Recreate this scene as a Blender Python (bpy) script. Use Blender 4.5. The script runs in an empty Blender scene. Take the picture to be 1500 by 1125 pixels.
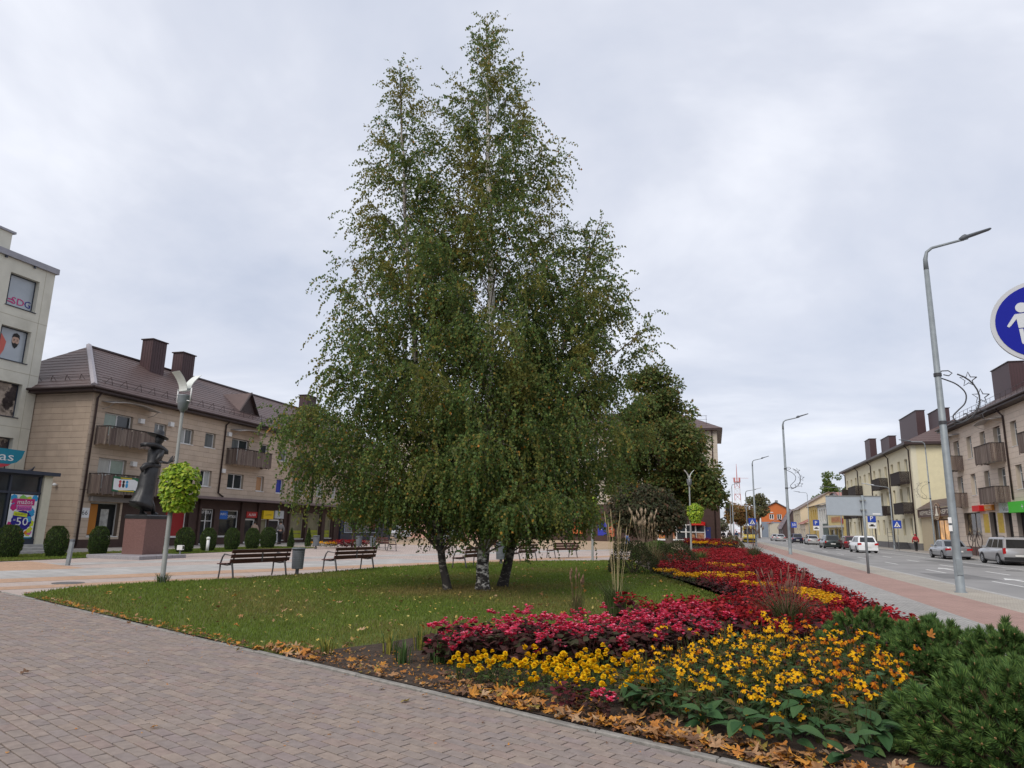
import bpy, math, random
import numpy as np
from mathutils import Matrix, Vector, Quaternion

random.seed(11)
RNG = np.random.default_rng(11)
SC = bpy.context.scene
COL = SC.collection

# ------------------------------------------------------------------ camera
# world frame: X across the street (to the right), Y along the street, Z up
CAM_H = 1.6
FPX = 1010.0
PITCH = math.atan(209.5 / FPX)
YAW = math.radians(16.2)
ROLL = 0.021
cd = bpy.data.cameras.new('camera')
cam = bpy.data.objects.new('camera', cd)
COL.objects.link(cam)
fw = Vector((-math.sin(YAW) * math.cos(PITCH), math.cos(YAW) * math.cos(PITCH), math.sin(PITCH)))
rt = Vector((math.cos(YAW), math.sin(YAW), 0))
up = rt.cross(fw)
rt2 = rt * math.cos(ROLL) + up * math.sin(ROLL)
up2 = -rt * math.sin(ROLL) + up * math.cos(ROLL)
mw = Matrix((rt2, up2, -fw)).transposed().to_4x4()
mw.translation = Vector((0, 0, CAM_H))
cam.matrix_world = mw
cd.sensor_fit = 'HORIZONTAL'
cd.sensor_width = 36.0
cd.lens = 36.0 * FPX / 1500.0
cd.clip_start = 0.05
cd.clip_end = 3000
SC.camera = cam

# ------------------------------------------------------------------ sky (overcast) and sun
SUN_EL, SUN_AZ = 44, 197      # azimuth clockwise from +Y
w = bpy.data.worlds.new('World')
SC.world = w
w.use_nodes = True
nt = w.node_tree
for n in list(nt.nodes): nt.nodes.remove(n)
N = nt.nodes.new; LK = nt.links.new
out = N('ShaderNodeOutputWorld')
sky = N('ShaderNodeTexSky'); sky.sky_type = 'NISHITA'; sky.sun_disc = False
sky.sun_elevation = math.radians(SUN_EL); sky.sun_rotation = math.radians(SUN_AZ)
bg1 = N('ShaderNodeBackground'); bg1.inputs['Strength'].default_value = 0.10
LK(sky.outputs[0], bg1.inputs['Color'])
tc = N('ShaderNodeTexCoord'); sep = N('ShaderNodeSeparateXYZ'); LK(tc.outputs['Generated'], sep.inputs[0])
az = N('ShaderNodeMath'); az.operation = 'MAXIMUM'; az.inputs[1].default_value = 0.0; LK(sep.outputs[2], az.inputs[0])
ad = N('ShaderNodeMath'); ad.operation = 'ADD'; ad.inputs[1].default_value = 0.22; LK(az.outputs[0], ad.inputs[0])
dx = N('ShaderNodeMath'); dx.operation = 'DIVIDE'; LK(sep.outputs[0], dx.inputs[0]); LK(ad.outputs[0], dx.inputs[1])
dy = N('ShaderNodeMath'); dy.operation = 'DIVIDE'; LK(sep.outputs[1], dy.inputs[0]); LK(ad.outputs[0], dy.inputs[1])
cb = N('ShaderNodeCombineXYZ'); LK(dx.outputs[0], cb.inputs[0]); LK(dy.outputs[0], cb.inputs[1])
ns = N('ShaderNodeTexNoise'); ns.inputs['Scale'].default_value = 1.0; ns.inputs['Detail'].default_value = 6; ns.inputs['Roughness'].default_value = 0.56
ns.inputs['Distortion'].default_value = 0.35
LK(cb.outputs[0], ns.inputs['Vector'])
cr = N('ShaderNodeValToRGB')
cr.color_ramp.elements[0].position = 0.33; cr.color_ramp.elements[0].color = (0.375, 0.408, 0.490, 1)
cr.color_ramp.elements[1].position = 0.66; cr.color_ramp.elements[1].color = (0.625, 0.638, 0.685, 1)
e = cr.color_ramp.elements.new(0.50); e.color = (0.470, 0.492, 0.558, 1)
LK(ns.outputs[0], cr.inputs[0])
bg2 = N('ShaderNodeBackground'); bg2.inputs['Strength'].default_value = 1.0
LK(cr.outputs[0], bg2.inputs['Color'])
mx = N('ShaderNodeMixShader'); mx.inputs[0].default_value = 0.93
LK(bg1.outputs[0], mx.inputs[1]); LK(bg2.outputs[0], mx.inputs[2]); LK(mx.outputs[0], out.inputs[0])

sd = bpy.data.lights.new('sun', 'SUN'); sd.energy = 1.5; sd.angle = math.radians(35); sd.color = (1, 0.945, 0.86)
sun = bpy.data.objects.new('sun', sd); COL.objects.link(sun)
a, el = math.radians(SUN_AZ), math.radians(SUN_EL)
sdir = Vector((math.sin(a) * math.cos(el), math.cos(a) * math.cos(el), math.sin(el)))
sun.rotation_euler = sdir.to_track_quat('Z', 'Y').to_euler()
sun.location = (0, 0, 60)

SC.view_settings.view_transform = 'Standard'
SC.view_settings.look = 'None'
SC.view_settings.exposure = 0.68
SC.view_settings.gamma = 1.0
SC.view_settings.use_curve_mapping = False

# ------------------------------------------------------------------ materials
MATS = {}
def mat(name, col=(.5, .5, .5), rough=.75, var=.12, scale=4., bump=0., bscale=40., metal=0., vcol=False,
        trans=0., spec=.35, detail=4., emit=0., coat=0., stretch=None, col2=None, c2scale=2., c2lo=.45, c2hi=.6):
    if name in MATS: return MATS[name]
    m = bpy.data.materials.new(name); m.use_nodes = True
    t = m.node_tree; P = t.nodes['Principled BSDF']; nn = t.nodes.new; lk = t.links.new
    P.inputs['Roughness'].default_value = rough; P.inputs['Metallic'].default_value = metal
    P.inputs['Specular IOR Level'].default_value = spec
    if coat: P.inputs['Coat Weight'].default_value = coat; P.inputs['Coat Roughness'].default_value = .08
    geo = nn('ShaderNodeNewGeometry'); pos = geo.outputs['Position']
    if stretch:
        mp = nn('ShaderNodeVectorMath'); mp.operation = 'MULTIPLY'; mp.inputs[1].default_value = stretch
        lk(pos, mp.inputs[0]); pos = mp.outputs[0]
    if vcol:
        at = nn('ShaderNodeAttribute'); at.attribute_name = 'Col'; base = at.outputs['Color']
        if col != (.5, .5, .5):
            mm = nn('ShaderNodeMixRGB'); mm.blend_type = 'MULTIPLY'; mm.inputs[0].default_value = 1
            lk(base, mm.inputs[1]); mm.inputs[2].default_value = (*col, 1); base = mm.outputs[0]
    else:
        rg = nn('ShaderNodeRGB'); rg.outputs[0].default_value = (*col, 1); base = rg.outputs[0]
    if col2:
        n2 = nn('ShaderNodeTexNoise'); n2.inputs['Scale'].default_value = c2scale; n2.inputs['Detail'].default_value = 5
        lk(pos, n2.inputs['Vector'])
        mr = nn('ShaderNodeMapRange'); mr.inputs[1].default_value = c2lo; mr.inputs[2].default_value = c2hi
        lk(n2.outputs[0], mr.inputs[0])
        mm = nn('ShaderNodeMixRGB'); lk(mr.outputs[0], mm.inputs[0]); lk(base, mm.inputs[1]); mm.inputs[2].default_value = (*col2, 1)
        base = mm.outputs[0]
    if var:
        no = nn('ShaderNodeTexNoise'); no.inputs['Scale'].default_value = scale; no.inputs['Detail'].default_value = detail
        no.inputs['Roughness'].default_value = .6
        lk(pos, no.inputs['Vector'])
        mr = nn('ShaderNodeMapRange'); mr.inputs[1].default_value = .3; mr.inputs[2].default_value = .7
        mr.inputs[3].default_value = 1 - var; mr.inputs[4].default_value = 1 + var
        lk(no.outputs[0], mr.inputs[0])
        vm = nn('ShaderNodeVectorMath'); vm.operation = 'SCALE'; lk(base, vm.inputs[0]); lk(mr.outputs[0], vm.inputs['Scale'])
        base = vm.outputs[0]
    lk(base, P.inputs['Base Color'])
    if bump:
        nb = nn('ShaderNodeTexNoise'); nb.inputs['Scale'].default_value = bscale; nb.inputs['Detail'].default_value = 5
        lk(pos, nb.inputs['Vector'])
        bp = nn('ShaderNodeBump'); bp.inputs['Strength'].default_value = bump; bp.inputs['Distance'].default_value = .02
        lk(nb.outputs[0], bp.inputs['Height']); lk(bp.outputs[0], P.inputs['Normal'])
    if emit:
        lk(base, P.inputs['Emission Color']); P.inputs['Emission Strength'].default_value = emit
    if trans:
        tr = nn('ShaderNodeBsdfTranslucent'); lk(base, tr.inputs['Color'])
        ms = nn('ShaderNodeMixShader'); ms.inputs[0].default_value = trans
        lk(P.outputs[0], ms.inputs[1]); lk(tr.outputs[0], ms.inputs[2]); lk(ms.outputs[0], t.nodes['Material Output'].inputs[0])
    MATS[name] = m
    return m

# ------------------------------------------------------------------ mesh helpers
def meshdata(name, V, F, mats, fm=None, col=None, smooth=False):
    """V list/array of points, F list of index tuples or (n,k) array, col per-vertex rgb"""
    me = bpy.data.meshes.new(name)
    V = np.asarray(V, dtype=np.float32).reshape(-1, 3)
    if isinstance(F, np.ndarray):
        n, k = F.shape
        me.vertices.add(len(V)); me.vertices.foreach_set('co', V.ravel())
        me.loops.add(n * k); me.loops.foreach_set('vertex_index', F.astype(np.int32).ravel())
        me.polygons.add(n); me.polygons.foreach_set('loop_start', np.arange(0, n * k, k, dtype=np.int32))
        me.update(calc_edges=True)
    else:
        me.from_pydata(V.tolist(), [], F)
    for m in (mats if isinstance(mats, (list, tuple)) else [mats]): me.materials.append(m)
    if fm is not None: me.polygons.foreach_set('material_index', np.asarray(fm, dtype=np.int32))
    me.polygons.foreach_set('use_smooth', np.full(len(me.polygons), bool(smooth), dtype=bool))
    if col is not None:
        ca = me.color_attributes.new('Col', 'FLOAT_COLOR', 'POINT')
        c4 = np.ones((len(V), 4), dtype=np.float32); c4[:, :3] = np.asarray(col, dtype=np.float32).reshape(-1, 3)
        ca.data.foreach_set('color', c4.ravel())
    me.update()
    return me

WLOC = {}
def thing_w(name, label, cat, loc, group=None):
    '''a thing whose parts are given in world coordinates'''
    o = thing(name, label, cat, loc, 0, group); WLOC[o.name] = loc
    return o

def link(name, me, parent=None, loc=None, rot=None, scale=None, label=None, cat=None, group=None, kind=None):
    o = bpy.data.objects.new(name, me); COL.objects.link(o)
    if parent is not None:
        o.parent = parent
        if parent.name in WLOC: o.matrix_parent_inverse = Matrix.Translation(-Vector(WLOC[parent.name]))
    if loc is not None: o.location = loc
    if rot is not None: o.rotation_euler = rot
    if scale is not None: o.scale = (scale,) * 3 if isinstance(scale, (int, float)) else scale
    tag(o, label, cat, group, kind)
    return o

def tag(o, label=None, cat=None, group=None, kind=None):
    if label: o['label'] = label
    if cat: o['category'] = cat
    if group: o['group'] = group
    if kind: o['kind'] = kind

def thing(name, label, cat, loc=(0, 0, 0), rotz=0., group=None):
    return link(name, None, None, loc, (0, 0, rotz), None, label, cat, group)

def dup(root, loc, rotz=0., label=None, group=None, scale=None):
    r = root.copy(); COL.objects.link(r); r.location = loc; r.rotation_euler = (0, 0, rotz)
    if scale: r.scale = (scale,) * 3 if isinstance(scale, (int, float)) else scale
    if label: r['label'] = label
    if group: r['group'] = group
    for ch in list(root.children):
        c = ch.copy(); COL.objects.link(c); c.parent = r
        for g in list(ch.children):
            d = g.copy(); COL.objects.link(d); d.parent = c
    return r

class MB:
    def __init__(s): s.v = []; s.f = []; s.m = []; s.c = []; s.cm = 0; s.cc = (1, 1, 1)
    def add(s, vs, fs):
        b = len(s.v); s.v.extend([tuple(p) for p in vs]); s.c.extend([s.cc] * len(vs))
        for f in fs: s.f.append(tuple(i + b for i in f)); s.m.append(s.cm)
        return s
    def box(s, x0, x1, y0, y1, z0, z1):
        if x0 > x1: x0, x1 = x1, x0
        if y0 > y1: y0, y1 = y1, y0
        if z0 > z1: z0, z1 = z1, z0
        v = [(x0, y0, z0), (x1, y0, z0), (x1, y1, z0), (x0, y1, z0), (x0, y0, z1), (x1, y0, z1), (x1, y1, z1), (x0, y1, z1)]
        return s.add(v, [(0, 3, 2, 1), (4, 5, 6, 7), (0, 1, 5, 4), (1, 2, 6, 5), (2, 3, 7, 6), (3, 0, 4, 7)])
    def bevbox(s, x0, x1, y0, y1, z0, z1, b):
        """box whose top edges are chamfered by b"""
        v = [(x0, y0, z0), (x1, y0, z0), (x1, y1, z0), (x0, y1, z0), (x0, y0, z1 - b), (x1, y0, z1 - b), (x1, y1, z1 - b), (x0, y1, z1 - b),
             (x0 + b, y0 + b, z1), (x1 - b, y0 + b, z1), (x1 - b, y1 - b, z1), (x0 + b, y1 - b, z1)]
        f = [(0, 1, 5, 4), (1, 2, 6, 5), (2, 3, 7, 6), (3, 0, 4, 7), (4, 5, 9, 8), (5, 6, 10, 9), (6, 7, 11, 10), (7, 4, 8, 11), (8, 9, 10, 11)]
        return s.add(v, f)
    def tube(s, pts, rad, n=8, cap=True):
        pts = [Vector(p) for p in pts]; k = len(pts)
        if isinstance(rad, (int, float)): rad = [rad] * k
        vs = []; prev = None
        for i, p in enumerate(pts):
            d = (pts[min(i + 1, k - 1)] - pts[max(i - 1, 0)]).normalized()
            if prev is None:
                a = d.orthogonal().normalized()
                if abs(d.z) > .9: a = (Vector((1, 0, 0)) - d * d.x).normalized()
            else:
                a = (prev - d * prev.dot(d))
                a = a.normalized() if a.length > 1e-6 else d.orthogonal().normalized()
            prev = a; b = d.cross(a)
            for j in range(n):
                t = 2 * math.pi * j / n
                vs.append(p + (a * math.cos(t) + b * math.sin(t)) * rad[i])
        fs = []
        for i in range(k - 1):
            for j in range(n):
                j2 = (j + 1) % n
                fs.append((i * n + j, i * n + j2, (i + 1) * n + j2, (i + 1) * n + j))
        if cap:
            fs.append(tuple(range(n - 1, -1, -1))); fs.append(tuple((k - 1) * n + j for j in range(n)))
        return s.add(vs, fs)
    def loft(s, rings, closed=True, cap=True):
        n = len(rings[0]); vs = [p for r in rings for p in r]; fs = []
        for i in range(len(rings) - 1):
            for j in range(n if closed else n - 1):
                j2 = (j + 1) % n
                fs.append((i * n + j, i * n + j2, (i + 1) * n + j2, (i + 1) * n + j))
        if cap:
            fs.append(tuple(range(n - 1, -1, -1))); fs.append(tuple((len(rings) - 1) * n + j for j in range(n)))
        return s.add(vs, fs)
    def lathe(s, prof, n=16, c=(0, 0, 0)):
        rings = [[(c[0] + r * math.cos(2 * math.pi * j / n), c[1] + r * math.sin(2 * math.pi * j / n), c[2] + z) for j in range(n)] for r, z in prof]
        return s.loft(rings)
    def prism(s, poly, z0, z1):
        n = len(poly)
        vs = [(x, y, z0) for x, y in poly] + [(x, y, z1) for x, y in poly]
        return s.add(vs, [tuple(range(n - 1, -1, -1)), tuple(range(n, 2 * n))] + [(i, (i + 1) % n, n + (i + 1) % n, n + i) for i in range(n)])
    def data(s, name, mats, smooth=False, col=False):
        return meshdata(name, s.v, s.f, mats, s.m, s.c if col else None, smooth)
    def build(s, name, mats, parent=None, smooth=False, col=False, **k):
        return link(name, s.data(name, mats, smooth, col), parent, **k)

class Wall:
    """axis-aligned vertical wall plane; u runs along the wall, d outwards"""
    def __init__(s, face, base):
        s.face = face; s.base = base
        s.rd = {'+X': 1, '-X': -1, '-Y': 1, '+Y': -1}[face]     # +u is to the reader's right?
    def P(s, u, z, d):
        f, b = s.face, s.base
        return {'+X': (b + d, u, z), '-X': (b - d, u, z), '-Y': (u, b - d, z), '+Y': (u, b + d, z)}[f]
    def box(s, mb, u0, u1, z0, z1, d0, d1):
        p = s.P(u0, z0, d0); q = s.P(u1, z1, d1)
        return mb.box(p[0], q[0], p[1], q[1], p[2], q[2])
    def poly(s, mb, pts, d0, d1):
        n = len(pts)
        vs = [s.P(u, z, d0) for u, z in pts] + [s.P(u, z, d1) for u, z in pts]
        return mb.add(vs, [tuple(range(n - 1, -1, -1)), tuple(range(n, 2 * n))] + [(i, (i + 1) % n, n + (i + 1) % n, n + i) for i in range(n)])

def rects_minus(u0, u1, z0, z1, holes):
    us = sorted({u0, u1, *[min(max(h[i], u0), u1) for h in holes for i in (0, 1)]})
    zs = sorted({z0, z1, *[min(max(h[i], z0), z1) for h in holes for i in (2, 3)]})
    res = []
    for a, b in zip(zs[:-1], zs[1:]):
        zc = (a + b) / 2; run = None
        for c, d in zip(us[:-1], us[1:]):
            uc = (c + d) / 2
            inside = any(h[0] < uc < h[1] and h[2] < zc < h[3] for h in holes)
            if inside:
                if run: res.append((run[0], run[1], a, b)); run = None
            else:
                run = (run[0], d) if run else (c, d)
        if run: res.append((run[0], run[1], a, b))
    return res

def text_mesh(s, mats, W=None, u=0, z=0, size=.3, d=.01, width=None, align='CENTER', thick=.006, shear=0, at=None):
    cu = bpy.data.curves.new('lettering', 'FONT'); cu.body = s; cu.size = 1; cu.extrude = 0; cu.resolution_u = 2
    cu.shear = shear
    ob = bpy.data.objects.new('tmp', cu); COL.objects.link(ob)
    dg = bpy.context.evaluated_depsgraph_get(); dg.update()
    me0 = bpy.data.meshes.new_from_object(ob.evaluated_get(dg))
    V = np.array([v.co[:] for v in me0.vertices]).reshape(-1, 3); F = [tuple(p.vertices) for p in me0.polygons]
    bpy.data.objects.remove(ob); bpy.data.meshes.remove(me0); bpy.data.curves.remove(cu)
    V = V[:, :2]
    mn, mxx = V.min(0), V.max(0)
    sy = size / .72
    sx = sy if width is None else width / max(mxx[0] - mn[0], 1e-6)
    x = (V[:, 0] - (mn[0] + mxx[0]) / 2) * sx; y = (V[:, 1]) * sy
    if align == 'LEFT': x = x - x.min()
    pts = [W.P(u + W.rd * a, z + b, d) for a, b in zip(x, y)] if W else [(a, b, d) for a, b in zip(x, y)]
    return meshdata('lettering', pts, F, mats)

def lettering(s, m, parent, W, u, z, size, d, **k):
    return link('lettering', text_mesh(s, m, W, u, z, size, d, **k), parent)

def scatter_poly(poly, n, rng=RNG):
    P = np.array(poly); mn, mx_ = P.min(0), P.max(0)
    res = np.zeros((0, 2))
    while len(res) < n:
        q = rng.uniform(mn, mx_, (max(2 * n, 100), 2)); res = np.vstack([res, q[in_poly(q, P)]])
    return res[:n]

def in_poly(q, P):
    P = np.asarray(P); x, y = q[:, 0], q[:, 1]; c = np.zeros(len(q), bool); j = len(P) - 1
    for i in range(len(P)):
        xi, yi, xj, yj = P[i, 0], P[i, 1], P[j, 0], P[j, 1]
        with np.errstate(divide='ignore', invalid='ignore'):
            c ^= ((yi > y) != (yj > y)) & (x < (xj - xi) * (y - yi) / (yj - yi) + xi)
        j = i
    return c

def poisson(poly, r, nmax=100000, rng=RNG, tries=20000):
    pts = []
    cell = {}
    for p in scatter_poly(poly, tries, rng):
        k = (int(p[0] // r), int(p[1] // r)); ok = True
        for i in (-1, 0, 1):
            for j in (-1, 0, 1):
                for q in cell.get((k[0] + i, k[1] + j), ()):
                    if (q[0] - p[0]) ** 2 + (q[1] - p[1]) ** 2 < r * r: ok = False
        if ok:
            cell.setdefault(k, []).append(p); pts.append((float(p[0]), float(p[1])))
            if len(pts) >= nmax: break
    return pts

def unit(v):
    return v / np.maximum(np.linalg.norm(v, axis=-1, keepdims=True), 1e-9)

def leaves(P, axis, normal, L, W, col, fold=.0):
    """kite-shaped leaves: P base points (n,3), axis (n,3), normal (n,3), L,W scalars or (n,), col (n,3)"""
    n = len(P); axis = unit(axis); side = unit(np.cross(axis, normal)); nrm = unit(np.cross(side, axis))
    L = np.broadcast_to(L, (n,))[:, None]; Wd = np.broadcast_to(W, (n,))[:, None]
    a = P; b = P + axis * L * .42 + side * Wd * .5 + nrm * Wd * fold; c = P + axis * L; d = P + axis * L * .42 - side * Wd * .5 + nrm * Wd * fold
    V = np.stack([a, b, c, d], 1).reshape(-1, 3)
    F = np.arange(4 * n).reshape(n, 4)
    C = np.repeat(col, 4, axis=0)
    return V, F, C

def rand_dirs(n, rng=RNG):
    return unit(rng.normal(size=(n, 3)))

def mixcols(n, cols, wts, jit=.15, rng=RNG):
    cols = np.array(cols); k = rng.choice(len(cols), n, p=np.array(wts) / sum(wts))
    return np.clip(cols[k] * (1 + rng.uniform(-jit, jit, (n, 1))) * (1 + rng.uniform(-jit / 2, jit / 2, (n, 3))), 0, 1)
# ------------------------------------------------------------------ ground materials
def paver_mat(name, c1, c2, cm, bw, bh, rot=0., rough=.85, offset=.5, var=.12, mortar=.008):
    m = bpy.data.materials.new(name); m.use_nodes = True
    t = m.node_tree; P = t.nodes['Principled BSDF']; nn = t.nodes.new; lk = t.links.new
    P.inputs['Roughness'].default_value = rough; P.inputs['Specular IOR Level'].default_value = .3
    geo = nn('ShaderNodeNewGeometry'); vr = nn('ShaderNodeVectorRotate'); vr.rotation_type = 'Z_AXIS'
    vr.inputs['Angle'].default_value = rot; lk(geo.outputs['Position'], vr.inputs['Vector'])
    b = nn('ShaderNodeTexBrick'); b.offset = offset
    b.inputs['Color1'].default_value = (*c1, 1); b.inputs['Color2'].default_value = (*c2, 1); b.inputs['Mortar'].default_value = (*cm, 1)
    b.inputs['Scale'].default_value = 1; b.inputs['Brick Width'].default_value = bw; b.inputs['Row Height'].default_value = bh
    b.inputs['Mortar Size'].default_value = mortar; b.inputs['Mortar Smooth'].default_value = .3
    lk(vr.outputs[0], b.inputs['Vector'])
    no = nn('ShaderNodeTexNoise'); no.inputs['Scale'].default_value = .8; no.inputs['Detail'].default_value = 7; no.inputs['Roughness'].default_value = .65
    lk(geo.outputs['Position'], no.inputs['Vector'])
    mr = nn('ShaderNodeMapRange'); mr.inputs[1].default_value = .3; mr.inputs[2].default_value = .7; mr.inputs[3].default_value = 1 - var; mr.inputs[4].default_value = 1 + var
    lk(no.outputs[0], mr.inputs[0])
    vm = nn('ShaderNodeVectorMath'); vm.operation = 'SCALE'; lk(b.outputs['Color'], vm.inputs[0]); lk(mr.outputs[0], vm.inputs['Scale'])
    lk(vm.outputs[0], P.inputs['Base Color'])
    bp = nn('ShaderNodeBump'); bp.inputs['Strength'].default_value = .3; bp.inputs['Distance'].default_value = .01
    lk(b.outputs['Fac'], bp.inputs['Height']); bp.invert = True; lk(bp.outputs[0], P.inputs['Normal'])
    MATS[name] = m
    return m

M_grey = paver_mat('grey_pavers', (.35, .335, .315), (.29, .28, .265), (.18, .17, .16), .2, .1, math.radians(90))
M_red = paver_mat('red_pavers', (.37, .235, .20), (.32, .205, .175), (.22, .15, .12), .2, .1, math.radians(45))
M_edge = paver_mat('buff_pavers', (.40, .36, .30), (.35, .315, .27), (.22, .2, .17), .2, .1, 0)
M_plaza = paver_mat('plaza_pavers', (.46, .38, .34), (.41, .335, .30), (.27, .22, .19), .2, .1, math.radians(21.6))
M_orange = paver_mat('orange_pavers', (.48, .31, .21), (.42, .27, .18), (.26, .18, .13), .2, .1, math.radians(21.6))
M_slab = paver_mat('grey_slabs', (.41, .395, .375), (.35, .335, .32), (.2, .19, .18), .9, .45, math.radians(21.6), var=.2)
M_sand = paver_mat('sand_pavers', (.46, .34, .23), (.41, .30, .20), (.28, .2, .14), .2, .1, 0)
M_sidewalk = paver_mat('far_sidewalk_pavers', (.33, .30, .27), (.28, .26, .235), (.17, .16, .14), .4, .4, 0)
M_asphalt = mat('asphalt', (.27, .263, .257), .9, .18, .5, .3, 120, detail=9, col2=(.21, .205, .20), c2scale=.25, c2lo=.5, c2hi=.62)
M_earth = mat('bare_earth', (.10, .075, .055), .95, .3, 3)
M_soil = mat('dark_soil', (.052, .036, .026), 1.0, .45, 9, .9, 45)
M_lawn = mat('lawn_base', (.085, .115, .026), 1.0, .35, 1.1, .5, 60, col2=(.12, .10, .036), c2scale=.8, c2lo=.48, c2hi=.68)
M_kerb = mat('kerb_concrete', (.37, .36, .345), .9, .18, 7, .25, 60)
M_paint = mat('road_paint', (.66, .66, .64), .8, .2, 6)
M_iron = mat('cast_iron', (.12, .115, .115), .7, .2, 10)

def sheet(name, poly, z, m, parent=None, **k):
    return link(name, meshdata(name, [(x, y, z) for x, y in poly], [tuple(range(len(poly)))], m), parent, kind='structure', **k)
def rect(x0, x1, y0, y1): return [(x0, y0), (x1, y0), (x1, y1), (x0, y1)]

sheet('ground', rect(-900, 900, -300, 1500), -.14, M_earth)
sheet('road', rect(7.9, 18.6, -60, 420), -.10, M_asphalt)
# painted lane lines
mb = MB()
for y in np.arange(8, 230, 7.5):
    mb.add([(13.0, y, -.096), (13.14, y, -.096), (13.14, y + 3.0, -.096), (13.0, y + 3.0, -.096)], [(0, 1, 2, 3)])
for y in np.arange(11, 120, 9.):
    mb.add([(10.4, y, -.096), (10.52, y, -.096), (10.52, y + 3.2, -.096), (10.4, y + 3.2, -.096)], [(0, 1, 2, 3)])
for x in (15.9,):
    mb.add([(x, 5, -.096), (x + .11, 5, -.096), (x + .11, 230, -.096), (x, 230, -.096)], [(0, 1, 2, 3)])
for y in (31.5, 40.5):      # white turn arrows
    for xc in (11.75,):
        mb.add([(xc - .08, y, -.096), (xc + .08, y, -.096), (xc + .08, y + 2.2, -.096), (xc - .08, y + 2.2, -.096)], [(0, 1, 2, 3)])
        mb.add([(xc - .35, y + 2.2, -.096), (xc + .35, y + 2.2, -.096), (xc, y + 3.4, -.096)], [(0, 1, 2)])
mb.build('lane_marking', M_paint, bpy.data.objects['road'])

M_patch = mat('asphalt_patch', (.17, .167, .165), .92, .15, 1.5, .3, 120)
for q in ([(9.0, 33), (11.2, 33.2), (11.1, 37.4), (9.1, 37.2)], [(14.2, 46), (15.6, 46), (15.6, 58), (14.2, 58)], [(8.1, 52), (9.4, 52), (9.4, 75), (8.1, 75)], [(11.5, 80), (13, 80), (13, 86), (11.5, 86)]):
    sheet('road_patch', q, -.0975, M_patch, bpy.data.objects['road'])
for x, y in ((10.9, 29.5), (15.0, 43), (11.6, 61)):
    mbq = MB(); mbq.lathe([(0, 0), (.36, 0), (.36, .006), (.31, .006), (.31, .003), (0, .003)], 20); mbq.build('road_manhole', M_iron, bpy.data.objects['road'], loc=(x, y, -.0975), kind='structure')
pv = sheet('pavement', rect(3.0, 4.8, -30, 420), 0, M_grey)
sheet('cycle_path', rect(4.8, 6.4, -30, 420), 0.0, M_red)
sheet('pavement_edge', rect(6.4, 7.72, -30, 420), 0.0, M_edge)
mbk = MB(); mbk.bevbox(7.72, 7.9, 0, .985, -.14, .012, .015)
km = mbk.data('kerb_stone', M_kerb)
kb = link('kerb', None, None, (0, 0, 0), kind='structure')
for i in range(100):
    link('kerb_stone', km, kb, (0, 10 + i * 1.0, 0))
MB().box(7.72, 7.9, 110, 420, -.14, .012).build('kerb_stone', M_kerb, kb, kind='stuff')
# pavement on the far side of the road
sheet('pavement_far', rect(18.78, 60, -60, 420), 0, M_sidewalk)
kb2 = link('kerb_far', None, None, (0, 0, 0), kind='structure')
mbk = MB(); mbk.bevbox(18.6, 18.78, 0, 1.97, -.14, .012, .015)
km2 = mbk.data('kerb_stone', M_kerb)
for i in range(60): link('kerb_stone', km2, kb2, (0, 40 + i * 2.0, 0))

# plaza west of the street
sheet('plaza', rect(-70, 3.0, -30, 54), -.008, M_plaza)
sheet('plaza_north', rect(-70, 3.0, 54, 420), -.008, M_sand)
az_b = math.radians(21.6); bn = np.array([math.cos(az_b), -math.sin(az_b)]); bd = np.array([math.sin(az_b), math.cos(az_b)])
def band(c0, c1, s0, s1):
    return [tuple(bn * c + bd * s) for c, s in ((c0, s0), (c1, s0), (c1, s1), (c0, s1))]
sheet('plaza_band', band(-18.7, -19.5, -10, 12), -.004, M_orange)
sheet('plaza_band', band(-20.7, -22.0, -12, 52), -.004, M_orange)
sheet('plaza_band', band(-22.0, -25.2, -12, 24), -.004, M_slab)
sheet('plaza_band', band(-27.2, -28.6, 10, 52), -.004, M_slab)
sheet('plaza_band', band(-25.2, -30.0, -12, 10), -.004, M_orange)
sheet('shop_pavement', rect(-33, -28.5, 12, 60), -.003, M_sidewalk)
sheet('grass_verge', rect(-28.5, -24.8, 10, 41), .012, M_lawn)
mbm = MB(); mbm.lathe([(0, 0), (.36, 0), (.36, .006), (.30, .006), (.30, .003), (0, .003)], 24); mbm.build('manhole_cover', M_iron, None, loc=(-15.6, 14.2, -.003), label='round dark iron manhole cover set in the plaza paving left of the lawn tip', cat='manhole cover')

# ------------------------------------------------------------------ footpath of single bricks
K0 = np.array([-13.8, 11.46]); E1 = np.array([math.sin(math.radians(113.2)), math.cos(math.radians(113.2))]); E2 = np.array([math.sin(math.radians(23.2)), math.cos(math.radians(23.2))])
def st(s, t): return K0 + E1 * s - E2 * t          # s along the kerb, t towards the viewer's side
path_poly = [tuple(st(s, t)) for s, t in ((-25, 0), (26, 0), (26, 14), (-25, 14))]
M_joint = mat('sandy_joint', (.018, .015, .013), .95, .3, 20)
fp = sheet('footpath', path_poly, .0, M_joint)
M_brick = mat('footpath_brick', (1.0, .955, .94), vcol=True, rough=.85, spec=.2, var=.15, scale=14, bump=.3, bscale=150, detail=6, col2=(.235, .195, .172), c2scale=.9, c2lo=.50, c2hi=.80)
bcols = [(.268, .222, .188), (.288, .238, .196), (.240, .212, .194), (.298, .250, .205), (.218, .196, .186), (.262, .205, .182), (.252, .222, .194), (.236, .200, .198), (.275, .216, .186), (.248, .214, .190), (.228, .205, .196)]
bcols = [tuple(.55 * v + .45 * m_ for v, m_ in zip(c, (.262, .222, .205))) for c in bcols]
def camproj(p):
    q = mw.inverted() @ Vector(p)
    if q.z > -.1: return None
    return 750 + q.x / -q.z * FPX, 562.5 - q.y / -q.z * FPX
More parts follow.
